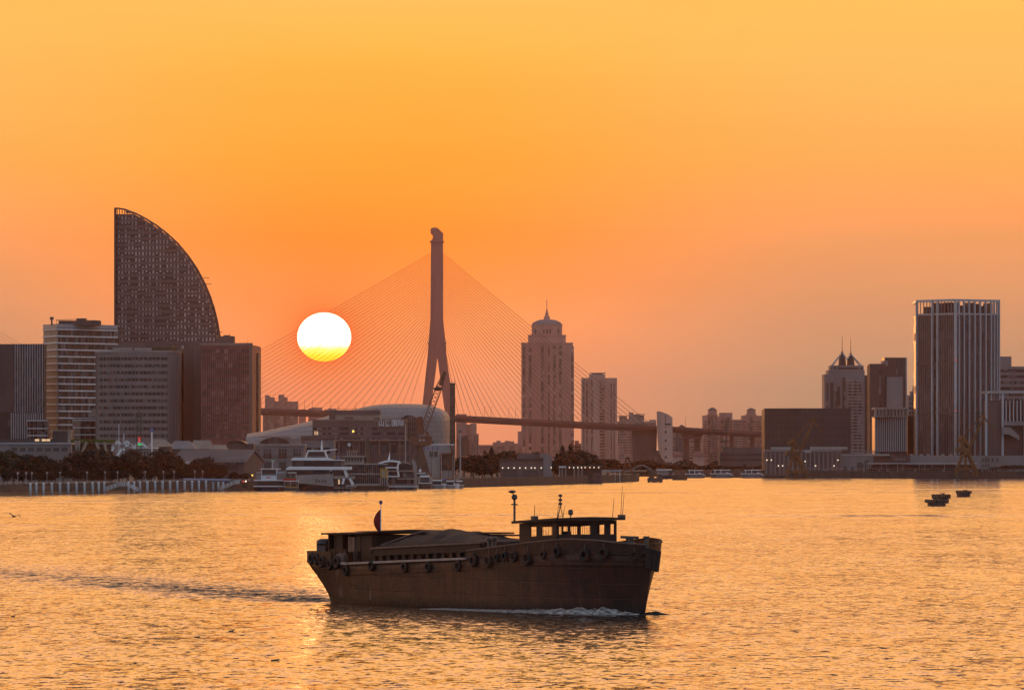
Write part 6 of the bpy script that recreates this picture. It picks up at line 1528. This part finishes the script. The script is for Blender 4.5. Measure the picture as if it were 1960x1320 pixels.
MB().slab([g(548, 898.6), g(549, 896), g(555, 892.4), g(672.5, 892.8), g(673, 897.5), g(672, 898.6)], D - 4.7, D + 4.7).build('deck', M['white'], bt)
MB().slab([g(558.5, 880.8), g(558.5, 877.5), g(563, 875.2), g(625, 875.2), g(634, 877.5), g(640, 879), g(659, 879.6), g(659, 881)], D - 4.2, D + 4.2).build('deck', M['white'], bt)
hb(bt, 'wheelhouse', 588, 622, 864, 875.5, D, 2.4, M['dark']); hb(bt, 'wheelhouse_roof', 589, 625, 861.2, 863.8, D, 2.9, M['white'])
for a, b in (((585.5, 874.5), (591, 862)), ((627, 875.5), (621, 862))):
    for s in (-2.6, 2.6): MB().bar((px(a[0], D), D + s, pz(a[1], D)), (px(b[0], D), D + s, pz(b[1], D)), 0.25, 0.4).build('roof_strut', M['white'], bt)
MB().bar((px(622, D), D - 2, pz(861.6, D)), (px(645, D), D - 2, pz(859.5, D)), 1.4, 0.3).build('bridge_wing', M['white'], bt)
mb = MB(); mb.tube((px(615.5, D), D, pz(861, D)), (px(616.3, D), D, pz(842, D)), 0.28, 6, 0.12)
for y, w_ in ((847, 3), (852, 2.4), (856, 3)): mb.tube((px(616 - w_, D), D, pz(y, D)), (px(616 + w_, D), D, pz(y, D)), 0.06, 4)
mb.build('mast', M['white'], bt)
mb = MB(); mb.lathe((px(606, D), D, pz(861, D)), [(0.25, 0), (0.25, 0.6)], 6); mb.bar((px(603, D), D, pz(857, D)), (px(609, D), D, pz(857.4, D)), 0.15, 0.2); mb.build('radar', M['metal'], bt)
mb = MB()
for k in range(24):
    x = 562 + k * 4; mb.tube((px(x, D), D - 4.1, pz(876, D)), (px(x, D), D - 4.1, pz(872.5, D)), 0.04, 4)
mb.tube((px(562, D), D - 4.1, pz(872.5, D)), (px(655, D), D - 4.1, pz(873.5, D)), 0.06, 4); mb.build('railing', M['steel'], bt)
for x0, x1, y0, y1 in ((634, 678, 911, 916), (638, 682, 927, 931.5)): hb(bt, 'stern_deck', x0, x1, y0, y1, D, 4.3, M['pale'])
for a, b in (((632, 930), (635, 901)), ((660, 898), (665, 912)), ((656, 928), (659, 915)), ((670, 915), (676, 928)), ((636, 912), (634, 899))):
    for s in (-4.2, 4.2): MB().bar((px(a[0], D), D + s, pz(a[1], D)), (px(b[0], D), D + s, pz(b[1], D)), 0.3, 0.75).build('stern_strut', M['white'], bt)
hb(bt, 'stern_saloon', 638, 672, 915, 927, D, 3.2, M['g_dark']); hb(bt, 'lit_window', 648, 651, 917, 926, D, 3.3, M['litwin']); hb(bt, 'stern_rail', 640, 676, 933, 934.6, D, 4.4, M['pale'])
for x in (638, 654, 660): hb(bt, 'fender', x - 0.8, x + 0.8, 931, 934.5, D, 4.6, M['rubber'])
hb(bt, 'banner', 639, 642, 872.5, 880, D, 4.1, M['yellp']); hb(bt, 'banner', 645, 648, 872, 879, D, 4.0, plain('banner_blue', (0.10, 0.12, 0.25), 0.7))
# paddle-style pleasure boat
D = 1935
bt = thing('pleasure_boat', (px(700, D), D, 0), 'ornate pleasure boat with columned decks, a clock and a yellow arched panel', 'boat')
boat_hull(MB(), 660, 744, 929, 937, D, 8, 2, 2).build('hull', M['wood'], bt)
for y0, y1, x0, x1 in ((886.5, 889, 655, 742), (905.5, 908, 660, 742), (925, 929, 664, 743), (872, 874.5, 656, 700)): hb(bt, 'deck', x0, x1, y0, y1, D, 4.2, M['pale'])
hb(bt, 'cabin', 664, 738, 889, 906, D, 3.0, M['g_row']); hb(bt, 'cabin', 664, 738, 908, 926, D, 3.2, M['g_row']); hb(bt, 'cabin', 660, 696, 874, 887, D, 2.6, M['pale'])
for k in range(20): hb(bt, 'column', 665 + k * 3.7, 665.5 + k * 3.7, 889, 925, D, 4.05, M['pale'])
for k in range(6): hb(bt, 'window', 662 + k * 5.6, 664.6 + k * 5.6, 876.5, 884, D, 2.65, M['metal'])
hb(bt, 'yellow_panel', 728.5, 741, 896, 914, D, 4.25, M['yellp'])
g = lambda x, y: (px(x, D), pz(y, D))
MB().slab([g(732, 912), g(737.5, 912), g(737.5, 902), g(734.7, 898.5), g(732, 902)], D - 4.4, D - 4.2).build('panel_arch', M['pale'], bt)
hb(bt, 'stern_balustrade', 727, 741, 914, 930, D, 4.3, M['dark'])
for k in range(4): hb(bt, 'arch_column', 728 + k * 4, 729.3 + k * 4, 914, 930, D, 4.4, M['pale'])
for k in range(5): hb(bt, 'crown_column', 664 + k * 4.4, 665.2 + k * 4.4, 864, 872, D, 1.2, M['pale'])
hb(bt, 'crown_ring', 663, 685, 861.5, 864, D, 1.4, M['tan'])
ck = thing('clock', (px(668.6, D), D - 1.5, pz(857, D)), 'round white clock on a short post above the pleasure boat', 'clock')
MB().tube((px(668.6, D), D - 1.5, pz(850.6, D)), (px(668.6, D), D - 1.1, pz(850.6, D)), 0.62, 16).build('dial', M['white'], ck)
MB().torus((px(668.6, D), D - 1.5, pz(850.6, D)), (0, 1, 0), 0.62, 0.08, 16, 6).build('bezel', M['metal'], ck)
mb = MB(); mb.bar((px(668.6, D), D - 1.56, pz(850.6, D)), (px(668.6, D), D - 1.56, pz(848, D)), 0.06, 0.08); mb.bar((px(668.6, D), D - 1.56, pz(850.6, D)), (px(670.6, D), D - 1.56, pz(850.2, D)), 0.06, 0.08); mb.build('clock_hand', M['metal'], ck)
MB().tube((px(668.6, D), D - 1.3, pz(861.6, D)), (px(668.6, D), D - 1.3, pz(854, D)), 0.15, 6).build('post', M['metal'], ck)
mb = MB(); mb.tube((px(701, D), D, pz(886, D)), (px(701, D), D, pz(842, D)), 0.45, 8)
for y in (843, 853, 863, 873): mb.lathe((px(701, D), D, pz(y, D)), [(0.6, 0), (0.6, 0.3)], 8)
mb.build('funnel', M['metal'], bt)
# curved cruise boat
D = 1965
bt = thing('curved_cruise_boat', (px(760, D), D, 0), 'white cruise boat with an arched roof and a tall curved tail fin', 'boat')
g = lambda x, y: (px(x, D), pz(y, D))
boat_hull(MB(), 742, 799, 926, 936, D, 8, 1, 2).build('hull', M['greyc'], bt)
up_ = [(719.5, 889), (726, 884.5), (737, 881), (750, 880), (763, 881.5), (767, 884)]
MB().slab([g(x, y + 3.6) for x, y in up_] + [g(x, y) for x, y in reversed(up_)], D - 4, D + 4).build('arched_roof', M['white'], bt)
up_ = [(766, 884), (772, 882.5), (780, 885), (788, 889)]
MB().slab([g(x, y + 1.5) for x, y in up_] + [g(x, y) for x, y in reversed(up_)], D - 3.6, D + 3.6).build('rear_roof', M['pale'], bt)
hb(bt, 'upper_saloon', 724, 766, 884, 900, D, 3.2, M['g_dark']); hb(bt, 'middle_saloon', 764, 790, 887, 902, D, 3.2, M['g_dark']); hb(bt, 'lower_saloon', 744, 792, 902, 926, D, 3.4, M['g_row'])
hb(bt, 'deck', 736, 764, 893, 896, D, 4.1, M['slab']); hb(bt, 'deck', 762, 791, 899.5, 902, D, 4.2, M['beige']); hb(bt, 'deck', 760, 797, 914.5, 917, D, 4.3, M['beige']); hb(bt, 'deck', 742, 762, 910, 912.5, D, 4.1, M['slab'])
for a, b in (((764, 884), (761, 894)), ((761, 894), (764, 912))): MB().bar((px(a[0], D), D - 4, pz(a[1], D)), (px(b[0], D), D - 4, pz(b[1], D)), 0.3, 0.6).build('side_strut', M['white'], bt)
fin = [(788, 884), (789.5, 879.5), (791.5, 879), (795, 884), (797.5, 892), (798, 930), (794.5, 932), (793.5, 905), (791, 893)]
MB().slab([g(x, y) for x, y in reversed(fin)], D - 4.4, D - 3.6).build('tail_fin', M['pale'], bt); MB().slab([g(x, y) for x, y in reversed(fin)], D + 3.6, D + 4.4).build('tail_fin', M['pale'], bt)
MB().slab([g(742, 881), g(746.5, 881), g(746.3, 863)], D - 0.2, D + 0.2).build('mast', M['white'], bt)
for x, yt, D_, lab in ((662, 868, 1950, 'thin dark mast between the white cruise ship and the pleasure boat'), (726, 872, 1975, 'thin dark mast above the yellow arched panel'), (793, 862, 1990, 'thin mast behind the curved tail fin'), (826, 872, 2010, 'thin mast between the launches and the loading house'), (858, 886, 2020, 'short thin mast between the two sailing yachts')):
    o = thing('pole', (px(x, D_), D_, 0.3), lab, 'pole')
    mb = MB(); mb.tube((px(x, D_), D_, 0.3), (px(x, D_), D_, pz(yt, D_)), 0.13, 6, 0.07); mb.build('shaft', M['metal'], o)
    mb = MB(); mb.bar((px(x - 2.2, D_), D_, pz(yt + 5, D_)), (px(x + 2.2, D_), D_, pz(yt + 5, D_)), 0.12, 0.12); mb.build('crosstree', M['metal'], o)
hb(bt, 'swim_platform', 740, 800, 930, 931.4, D, 4.5, M['white'])
# small launches and sailing yachts
def launch(x0, x1, yr, yw, D, label, hullm=None):
    o = thing('motor_launch', (px((x0 + x1) / 2, D), D, 0), label, 'boat', 'small white launches at the quay')
    h = yw - yr
    boat_hull(MB(), x0, x1, yw - h * 0.38, yw, D, 3.4, 2, 1).build('hull', hullm or M['pale'], o)
    hb(o, 'cabin', x0 + (x1 - x0) * 0.15, x1 - (x1 - x0) * 0.2, yr + h * 0.15, yw - h * 0.38, D, 1.3, M['g_dark']); hb(o, 'roof', x0 + (x1 - x0) * 0.1, x1 - (x1 - x0) * 0.15, yr, yr + h * 0.16, D, 1.5, M['white'])
    hb(o, 'rub_rail', x0, x1, yw - h * 0.42, yw - h * 0.36, D, 1.72, M['white']); return o
launch(801, 826, 909, 934, 1985, 'small white motor launch moored just right of the curved tail fin', M['wood']); launch(824, 850, 917.5, 934, 2000, 'low white motor launch under the blue-wrapped mast'); launch(852, 872, 919, 934, 2010, 'short white motor launch under the taller bare mast'); launch(872, 888, 919, 933.5, 2020, 'rightmost little white launch at the start of the spit')
D = 1990
bt = thing('tiered_yacht', (px(812, D), D + 8, 0), 'small white tiered yacht behind the launches, topped with a stubby mast', 'yacht')
boat_hull(MB(), 799, 828, 912, 934, D + 8, 4, 2, 1).build('hull', M['pale'], bt); hb(bt, 'cabin', 800, 816, 906, 912, D + 8, 1.6, M['g_dark']); hb(bt, 'roof', 799, 815, 904.5, 906.2, D + 8, 1.8, M['white'])
MB().tube((px(804, D), D + 8, pz(905, D)), (px(804, D), D + 8, pz(895, D)), 0.1, 5).build('mast', M['white'], bt); hb(bt, 'dome', 801.5, 806.5, 898.5, 902, D + 8, 0.5, M['white'])
for x, yt, lab in ((845, 868, 'sailing yacht mast and hull with its mast in front of the loading house'), (869.5, 850, 'sailing yacht with the tallest bare mast right of the loading house')):
    d = 2015; o = thing('sailing_yacht', (px(x, d), d, 0), lab, 'yacht', 'sailing yachts moored at the quay')
    boat_hull(MB(), x - 11, x + 10, 925, 933.5, d, 3, 2, 1).build('hull', M['white'], o); MB().tube((px(x, d), d, 1), (px(x, d), d, pz(yt, d)), 0.13, 6, 0.09).build('mast', M['steel'], o)
    MB().tube((px(x, d), d, pz(919, d)), (px(x + 10, d), d, pz(915.5, d)), 0.25, 6, 0.15).build('furled_sail', M['pale'] if x > 850 else blu, o)
# ------------------------------------------------------------------ boats off the far bank
def far_yacht(x0, x1, yr, yw, D, label):
    o = thing('moored_yacht', (px((x0 + x1) / 2, D), D, 0), label, 'yacht', 'white yachts moored off the far bank')
    boat_hull(MB(), x0, x1, yw - 8, yw, D, 5, 2, 4).build('hull', M['greyc'], o); w_ = x1 - x0
    hb(o, 'cabin', x0 + 2, x1 - 8, yw - 13, yw - 7.5, D, 1.9, M['g_dark']); hb(o, 'deck', x0, x1 - 5, yw - 8.6, yw - 7.4, D, 2.55, M['white']); hb(o, 'roof', x0 + w_ * 0.15, x0 + w_ * 0.85, yr, yr + 1.3, D, 2.2, M['white'])
    for a in (0.2, 0.45): hb(o, 'roof_post', x0 + w_ * a, x0 + w_ * a + 1, yr + 1, yw - 8, D, 2.0, M['white'])
    MB().bar((px(x1 - 14, D), D - 2.3, pz(yw - 10.5, D)), (px(x1 - 2, D), D - 2.3, pz(yw - 5, D)), 0.2, 0.4).build('stern_rail', M['white'], o)
    MB().tube((px(x0 + w_ * 0.5, D), D, pz(yr, D)), (px(x0 + w_ * 0.5, D), D, pz(yr - 4.5, D)), 0.09, 4).build('mast', M['steel'], o)
far_yacht(1311, 1351, 899, 914.5, 2860, 'white moored yacht at the far bank, first to the right of the dark barge'); far_yacht(1359, 1404, 898.5, 914, 2870, 'white moored yacht at the far bank, between two others'); far_yacht(1417.5, 1463, 898.5, 914, 2850, 'white moored yacht at the far bank, just left of the stone warehouse')
D = 2760
bt = thing('house_boat', (px(1270, D), D, 0), 'small white wheelhouse boat moored behind the black work barge', 'boat')
boat_hull(MB(), 1256, 1290, 909, 916, D, 4, 1, 1).build('hull', M['navy'], bt); hb(bt, 'wheelhouse', 1258, 1279, 899, 909, D, 1.7, M['pale']); hb(bt, 'roof', 1256.5, 1286, 897.5, 899.2, D, 2.0, M['white'])
for k in range(4): hb(bt, 'window', 1261 + k * 4.2, 1263 + k * 4.2, 901.5, 905, D, 1.75, M['metal'])
D = DW(922.5)
bt = thing('work_barge', (px(1254, D), D, 0), 'black flat work barge with a notched end off the tip of the spit', 'barge')
hb(bt, 'hull', 1239.5, 1268, 914, 921.5, D, 3.5, M['metal']); hb(bt, 'side_float', 1240.5, 1244, 919, 924, D, 3.4, M['metal']); hb(bt, 'side_float', 1248, 1258, 919, 924, D, 3.4, M['metal']); hb(bt, 'side_float', 1262, 1267, 919, 924, D, 3.4, M['metal']); hb(bt, 'deck_house', 1258, 1266, 907, 914.3, D, 1.5, M['metal']); hb(bt, 'deck_gear', 1242, 1252, 911.5, 914.3, D, 1.6, M['wood'])
D = DW(918)
bt = thing('dark_barge', (px(1303, D), D, 0), 'long dark barge lying before the first white yacht', 'barge')
boat_hull(MB(), 1285, 1316, 909, 918.5, D, 5, 3, 1).build('hull', M['wood'], bt); hb(bt, 'hatch', 1293, 1310, 907.4, 909.2, D, 1.8, M['metal']); hb(bt, 'deck_house', 1287, 1291, 904, 909, D, 1.2, M['greyc'])
# green buoy
D = 2560
o = thing('channel_buoy', (px(1833, D), D, 0), 'dark green channel buoy floating in front of the right-hand crane', 'buoy')
gm2 = plain('buoy_green', (0.01, 0.05, 0.03), 0.6, 0.2, 1.0)
MB().lathe((px(1833, D), D, -0.3), [(0.9, 0), (0.95, 0.4), (0.9, 1.0), (0.5, 1.15)], 12).build('float', M['metal'], o); MB().lathe((px(1833, D), D, 0.8), [(0.5, 0), (0.36, 2.2), (0.28, 2.3), (0.28, 2.9), (0.05, 3.1)], 10).build('tower', gm2, o)
# laden barges on the right
def laden(x0, x1, yt, yw, label, seed, dd=0):
    D = DW(yw) + dd; random.seed(seed); o = thing('laden_barge', (px((x0 + x1) / 2, D), D, 0), label, 'barge', 'small black laden barges on the open water')
    h = yw - yt; boat_hull(MB(), x0, x1, yw - h * 0.52, yw, D, 4, 1.5, 1.5, 0.3).build('hull', M['metal'], o)
    mb = MB(); A, Bx = px(x0 + 2, D), px(x1 - 2, D); z0 = pz(yw - h * 0.5, D); hh = pz(yt, D) - z0
    for k in range(14): mb.box((A + (Bx - A) * (k + 0.5) / 14, D + random.uniform(-0.8, 0.8), z0 + hh * 0.35), ((Bx - A) / 11, 2.2, hh * random.uniform(0.5, 0.95)), random.random())
    mb.build('cargo', M['wood'], o)
    hb(o, 'rail', x0 + 0.5, x1 - 0.5, yw - h * 0.56, yw - h * 0.5, D, 2.05, M['rubber']); hb(o, 'deck_house', x0 + (x1 - x0) * 0.55, x0 + (x1 - x0) * 0.75, yt, yw - h * 0.5, D, 1.1, M['metal'])
    MB().tube((px((x0 + x1) / 2, D), D, z0), (px((x0 + x1) / 2, D), D, pz(yt - 1.5, D)), 0.06, 5).build('mast', M['metal'], o)
laden(1774.5, 1811, 954, 967.8, 'nearest small black laden barge, the lower of the overlapping pair', 1); laden(1785, 1815.5, 943.5, 962, 'small black laden barge half hidden behind the nearest one', 2); laden(1830.5, 1858, 937, 950.3, 'small black laden barge lying alone to the right of the overlapping pair', 4)
# gull at the left edge
d = 320; o = thing('gull', (px(26, d), d, pz(988, d)), 'dark gull gliding low over the water at the left edge', 'bird')
rg = []
for a in [-0.2, -0.12, 0, 0.12, 0.2, 0.28]:
    r_ = 0.012 + 0.045 * max(0, 1 - abs(a - 0.02) / 0.27); rg.append([(a, r_ * math.cos(t), r_ * math.sin(t)) for t in [math.pi * 2 * i / 8 for i in range(8)]])
for s in (-1, 1):
    pass
vs = [(-0.05, 0, 0.02), (0.1, 0, 0.02), (-0.02, 0, 0.05)]
mb = MB(); mb.loft(rg)
for s in (-1, 1): mb.loft([[(-0.06, s * 0.03, 0.02), (0.09, s * 0.03, 0.03), (0.02, s * 0.03, 0.045)], [(-0.09, s * 0.28, 0.14), (0.03, s * 0.28, 0.15), (-0.03, s * 0.28, 0.16)], [(-0.16, s * 0.55, 0.08), (-0.12, s * 0.56, 0.085), (-0.14, s * 0.55, 0.09)]])
gb = mb.build('gull_body', M['metal'], o, True, world=False); o.rotation_euler = (0.2, 0, R(65))
# ------------------------------------------------------------------ trees
def leaf_mat(name, c0, c1):
    m, n, b = mat_base(name)
    pos = n.node('ShaderNodeNewGeometry').outputs['Position']; oi = n.node('ShaderNodeObjectInfo').outputs['Random']
    f_ = n.rng(n.noise(pos, 0.8, 3.0), 0.35, 0.65)
    c = n.mix(f_, c0, c1); k = n.rng(oi, 0, 1, 0.75, 1.25); n.put(b.inputs['Base Color'], n.mix(1.0, c, n.comb(k, k, k), 'MULTIPLY')); b.inputs['Roughness'].default_value = 0.75
    return m
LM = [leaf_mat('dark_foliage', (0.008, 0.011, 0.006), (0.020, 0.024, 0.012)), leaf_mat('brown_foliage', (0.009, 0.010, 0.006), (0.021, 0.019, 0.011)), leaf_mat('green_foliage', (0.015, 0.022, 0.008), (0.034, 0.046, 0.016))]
def make_crown(kind, seed, h, w_):
    rnd = random.Random(seed); vs = []; fs = []
    def leaf(c, s, out):
        a = Vector((rnd.gauss(0, 1), rnd.gauss(0, 1), rnd.gauss(0, 1))).normalized(); a = (a + out * 0.6).normalized()
        u = a.orthogonal().normalized(); u.rotate(__import__('mathutils').Quaternion(a, rnd.random() * 6.28)); t = a.cross(u); k = len(vs)
        vs.extend([c - u * s, c + t * s * 0.6, c + u * s, c - t * s * 0.6]); fs.append((k, k + 1, k + 2, k + 3))
    if kind == 'round':
        lobes = []
        for i in range(15):
            z = rnd.uniform(0.28, 0.98); rad = w_ * (1 - abs(z - 0.58) ** 1.6 * 2.6) * 0.62; a = rnd.random() * 6.28; r_ = rad * math.sqrt(rnd.random())
            lobes.append((Vector((r_ * math.cos(a), r_ * math.sin(a), h * (0.2 + 0.72 * z))), w_ * rnd.uniform(0.26, 0.46)))
        for c, r_ in lobes:
            for k in range(int(95 * (r_ / (0.36 * w_)))):
                d = Vector((rnd.gauss(0, 1), rnd.gauss(0, 1), rnd.gauss(0, 1))).normalized(); leaf(c + d * r_ * rnd.uniform(0.55, 1.08), rnd.uniform(0.22, 0.5), d)
    else:
        for k in range(950):
            t = rnd.random() ** 0.75; z = h * (0.12 + 0.88 * (1 - t)); tier = 0.75 + 0.35 * math.sin(t * 34 + seed)
            a = rnd.random() * 6.28; rr_ = w_ * 0.62 * t ** 0.8 * tier * (0.55 + 0.5 * rnd.random()); d = Vector((math.cos(a), math.sin(a), 0.15)); leaf(Vector((rr_ * d.x, rr_ * d.y, z - rr_ * 0.25)), rnd.uniform(0.2, 0.45), d)
    me = bpy.data.meshes.new('crown'); me.from_pydata([tuple(v) for v in vs], [], fs); me.update(); return me
def make_trunk(kind, seed, h, w_):
    rnd = random.Random(seed + 50); mb = MB(); top = Vector((rnd.uniform(-0.3, 0.3), rnd.uniform(-0.3, 0.3), h * (0.62 if kind == 'round' else 0.95)))
    mb.tube((0, 0, 0), top * 0.5, 0.24, 7, 0.17); mb.tube(top * 0.5, top, 0.17, 7, 0.05)
    for k in range(6):
        s = top * rnd.uniform(0.4, 0.9); a = rnd.random() * 6.28; e = s + Vector((math.cos(a) * w_ * 0.6, math.sin(a) * w_ * 0.6, h * 0.16 if kind == 'round' else -0.2)); mb.tube(s, e, 0.09, 5, 0.03)
    me = bpy.data.meshes.new('trunk'); me.from_pydata([tuple(v) for v in mb.v], [], mb.f); me.update(); return me
protos = {}
def tree(kind, x, yt, D, label, group, mat=0, w_=None, zb=BANK, seed=None):
    h = pz(yt, D) - zb; v = seed if seed is not None else random.randrange(4)
    key = (kind, v)
    if key not in protos: protos[key] = (make_crown(kind, v * 7 + 3, 8.0, 3.2), make_trunk(kind, v * 7 + 3, 8.0, 3.2))
    k = h / 8.0; kw = (w_ or h * 0.62) / 3.2
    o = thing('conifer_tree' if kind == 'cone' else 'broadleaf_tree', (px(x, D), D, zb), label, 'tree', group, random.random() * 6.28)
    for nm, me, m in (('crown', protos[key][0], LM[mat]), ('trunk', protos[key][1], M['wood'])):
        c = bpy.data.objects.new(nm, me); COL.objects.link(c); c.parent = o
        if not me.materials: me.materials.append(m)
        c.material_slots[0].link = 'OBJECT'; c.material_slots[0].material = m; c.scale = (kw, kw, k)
    return o
random.seed(21)
gl = 'trees along the left promenade'
spots = [(6, 866, 2), (26, 864, 2), (44, 872, 0), (60, 876, 0), (76, 870, 0), (93, 880, 0), (106, 884, 0), (121, 886, 0), (150, 866, 1), (164, 862, 1), (180, 866, 1), (196, 862, 1), (212, 868, 1), (228, 876, 1), (244, 868, 1), (258, 862, 1), (272, 872, 1), (290, 882, 1), (306, 864, 1), (320, 860, 1), (333, 876, 1), (347, 884, 1), (364, 886, 1), (389, 875, 1), (402, 886, 1), (418, 888, 1), (438, 890, 1), (456, 888, 1), (474, 892, 1)]
pl = ['at the left edge under the dark house end', 'second from the left edge', 'third from the left edge, darker', 'below the lit windows of the white house', 'below the dark corner box, left side', 'in front of the white house right part', 'just left of the kiosk', 'right behind the kiosk', 'under the left leg of the garden pavilion', 'under the first slanted legs of the garden pavilion', 'under the middle of the garden pavilion', 'under the right slanted leg of the garden pavilion',
      'under the right end of the garden pavilion', 'before the left trusses of the white pavilion', 'before the middle trusses of the white pavilion', 'directly below the signal mast', 'in front of the white pavilion wall', 'below the blue-topped beacon post', 'between beacon post and corrugated shed, left', 'between beacon post and corrugated shed, right', 'at the left end of the corrugated roof', 'before the left part of the corrugated shed', 'in front of the pale lean-to roof', 'rising against the corrugated roof', 'right of the one rising against the corrugated roof', 'before the shed door', 'before the right half of the shed wall', 'before the shed gable, left', 'before the shed gable, right']
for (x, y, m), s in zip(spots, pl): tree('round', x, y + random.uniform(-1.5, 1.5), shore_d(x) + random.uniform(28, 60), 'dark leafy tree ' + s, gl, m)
low = [(14, 897), (36, 899), (56, 898), (82, 899), (100, 901), (152, 898), (172, 899), (192, 897), (214, 900), (236, 899), (262, 898), (284, 900), (306, 898), (328, 900), (350, 901), (372, 902), (396, 901), (420, 903), (446, 903), (468, 905)]
lw2 = ['leftmost', 'second', 'third', 'fourth', 'fifth', 'sixth', 'seventh', 'eighth', 'ninth', 'tenth', 'eleventh', 'twelfth', 'thirteenth', 'fourteenth', 'fifteenth', 'sixteenth', 'seventeenth', 'eighteenth', 'nineteenth', 'rightmost']
for (x, y), s in zip(low, lw2):
    o = tree('round', x, y, shore_d(x) + 20, f'low dark shrub of the row in front of the promenade trees, {s} from the left', 'shrubs along the left promenade', 1 if x > 130 else 0, 2.2 + random.random()); o.name = 'shrub'; o['category'] = 'shrub'
sp = [('round', 888, 876, 2300, 'bushy tree at the near end of the spit right of the chimney'), ('round', 902, 871, 2340, 'bushy tree on the spit before the grey stepped block'), ('cone', 917, 870, 2400, 'small pointed conifer left on the spit'), ('cone', 928, 862, 2400, 'pointed conifer left on the spit, second'), ('cone', 941, 856, 2400, 'tallest pointed conifer left of the spit warehouse'), ('round', 952, 866, 2380, 'round tree touching the tall left conifer'), ('round', 968, 866, 2420, 'round tree behind the spit warehouse, left'), ('round', 982, 863, 2420, 'round tree behind the spit warehouse, middle'), ('round', 1022, 866, 2440, 'round tree behind the warehouse parapet'),
      ('cone', 1066, 866, 2420, 'conifer of the dark clump, leftmost'), ('cone', 1077, 853, 2420, 'conifer of the dark clump, sharp left peak'), ('cone', 1092, 850, 2420, 'tallest conifer of the dark clump, right peak'), ('round', 1103, 862, 2430, 'round tree leaning on the right conifer peak'), ('round', 1116, 864, 2440, 'round tree in the right part of the dark clump'), ('round', 1128, 870, 2450, 'round tree sloping down the right side of the clump'), ('round', 1140, 879, 2460, 'lowest round tree at the right end of the clump'), ('round', 1060, 880, 2400, 'small round tree beside the warehouse end wall'), ('round', 1086, 866, 2400, 'round tree between the two conifer peaks'),
      ('round', 906, 888, 2200, 'low bush in front on the spit, left'), ('round', 924, 890, 2200, 'low bush in front on the spit, middle'), ('round', 942, 891, 2210, 'low bush in front on the spit, right'), ('round', 1163, 905, 2440, 'small bush by the pier shelter')]
for k_, x, y, d, lab in sp: tree(k_, x, y, d, lab, 'trees on the spit', 1, (pz(y, d) - BANK) * (0.5 if k_ == 'cone' else 0.8))
fb = [(1006, 867), (1016, 872), (1160, 878), (1176, 884), (1196, 886), (1222, 884), (1236, 880), (1246, 884), (1258, 886), (1290, 890), (1306, 892), (1322, 891), (1350, 892), (1366, 890), (1384, 893), (1404, 892), (1424, 893), (1446, 892)]
fw = ['left below the spire tower', 'right below the spire tower', 'left below the slab tower', 'right below the slab tower', 'behind the rusty A-frame', 'left before the dark anchor pier', 'middle before the dark anchor pier', 'right before the dark anchor pier', 'left of the stair tower foot', 'right of the stair tower foot', 'left of the twin-column pier', 'right of the twin-column pier', 'behind the gap of the first two yachts', 'behind the middle white yacht, left', 'behind the middle white yacht, right', 'between the second and third yacht', 'behind the third yacht, left', 'behind the third yacht, right']
for (x, y), s in zip(fb, fw): tree('round', x, y, 3260 if x > 1030 else 2700, 'dusky far-bank tree ' + s, 'trees on the far bank', 1, 9.0)
rt_ = [(1672, 896), (1692, 897), (1712, 897), (1738, 896), (1760, 897), (1790, 896), (1815, 897), (1880, 897), (1903, 893), (1922, 890), (1940, 889), (1955, 890)]
rw = ['left end of the canopy', 'below the arcade end', 'below the billboard left edge', 'below the billboard right edge', 'by the canopy middle', 'right of the canopy middle', 'left of the right crane', 'just right of the right crane', 'below the small square windows', 'left of the right-edge column', 'near the right edge', 'cut by the right edge']
for (x, y), s in zip(rt_, rw): tree('round', x, y, 2838 if x < 1860 else 2822, 'low dark quay tree ' + s, 'trees on the right quay', 0, 3.6)
m_ = MB()
random.seed(9)
for k in range(3600):
    x = random.uniform(1085, 1470); d = random.uniform(3300, 3400); z = BANK + random.random() ** 1.5 * (pz(896 + 6 * math.sin(x * 0.09), 3350) - BANK + 3)
    a = random.random() * 3.14; s = random.uniform(0.5, 1.1); X = px(x, d); c, e = math.cos(a) * s, math.sin(a) * s * 0.5
    m_.add([(X - c, d, z - e), (X + e, d - 0.3, z - c * 0.8), (X + c, d, z + e), (X - e, d + 0.3, z + c * 0.8)], [(0, 1, 2, 3)])
o = m_.build('undergrowth', LM[1], recalc=False); tag(o, 'dusky undergrowth massed along the far bank below the bridge', 'undergrowth', kind='stuff')
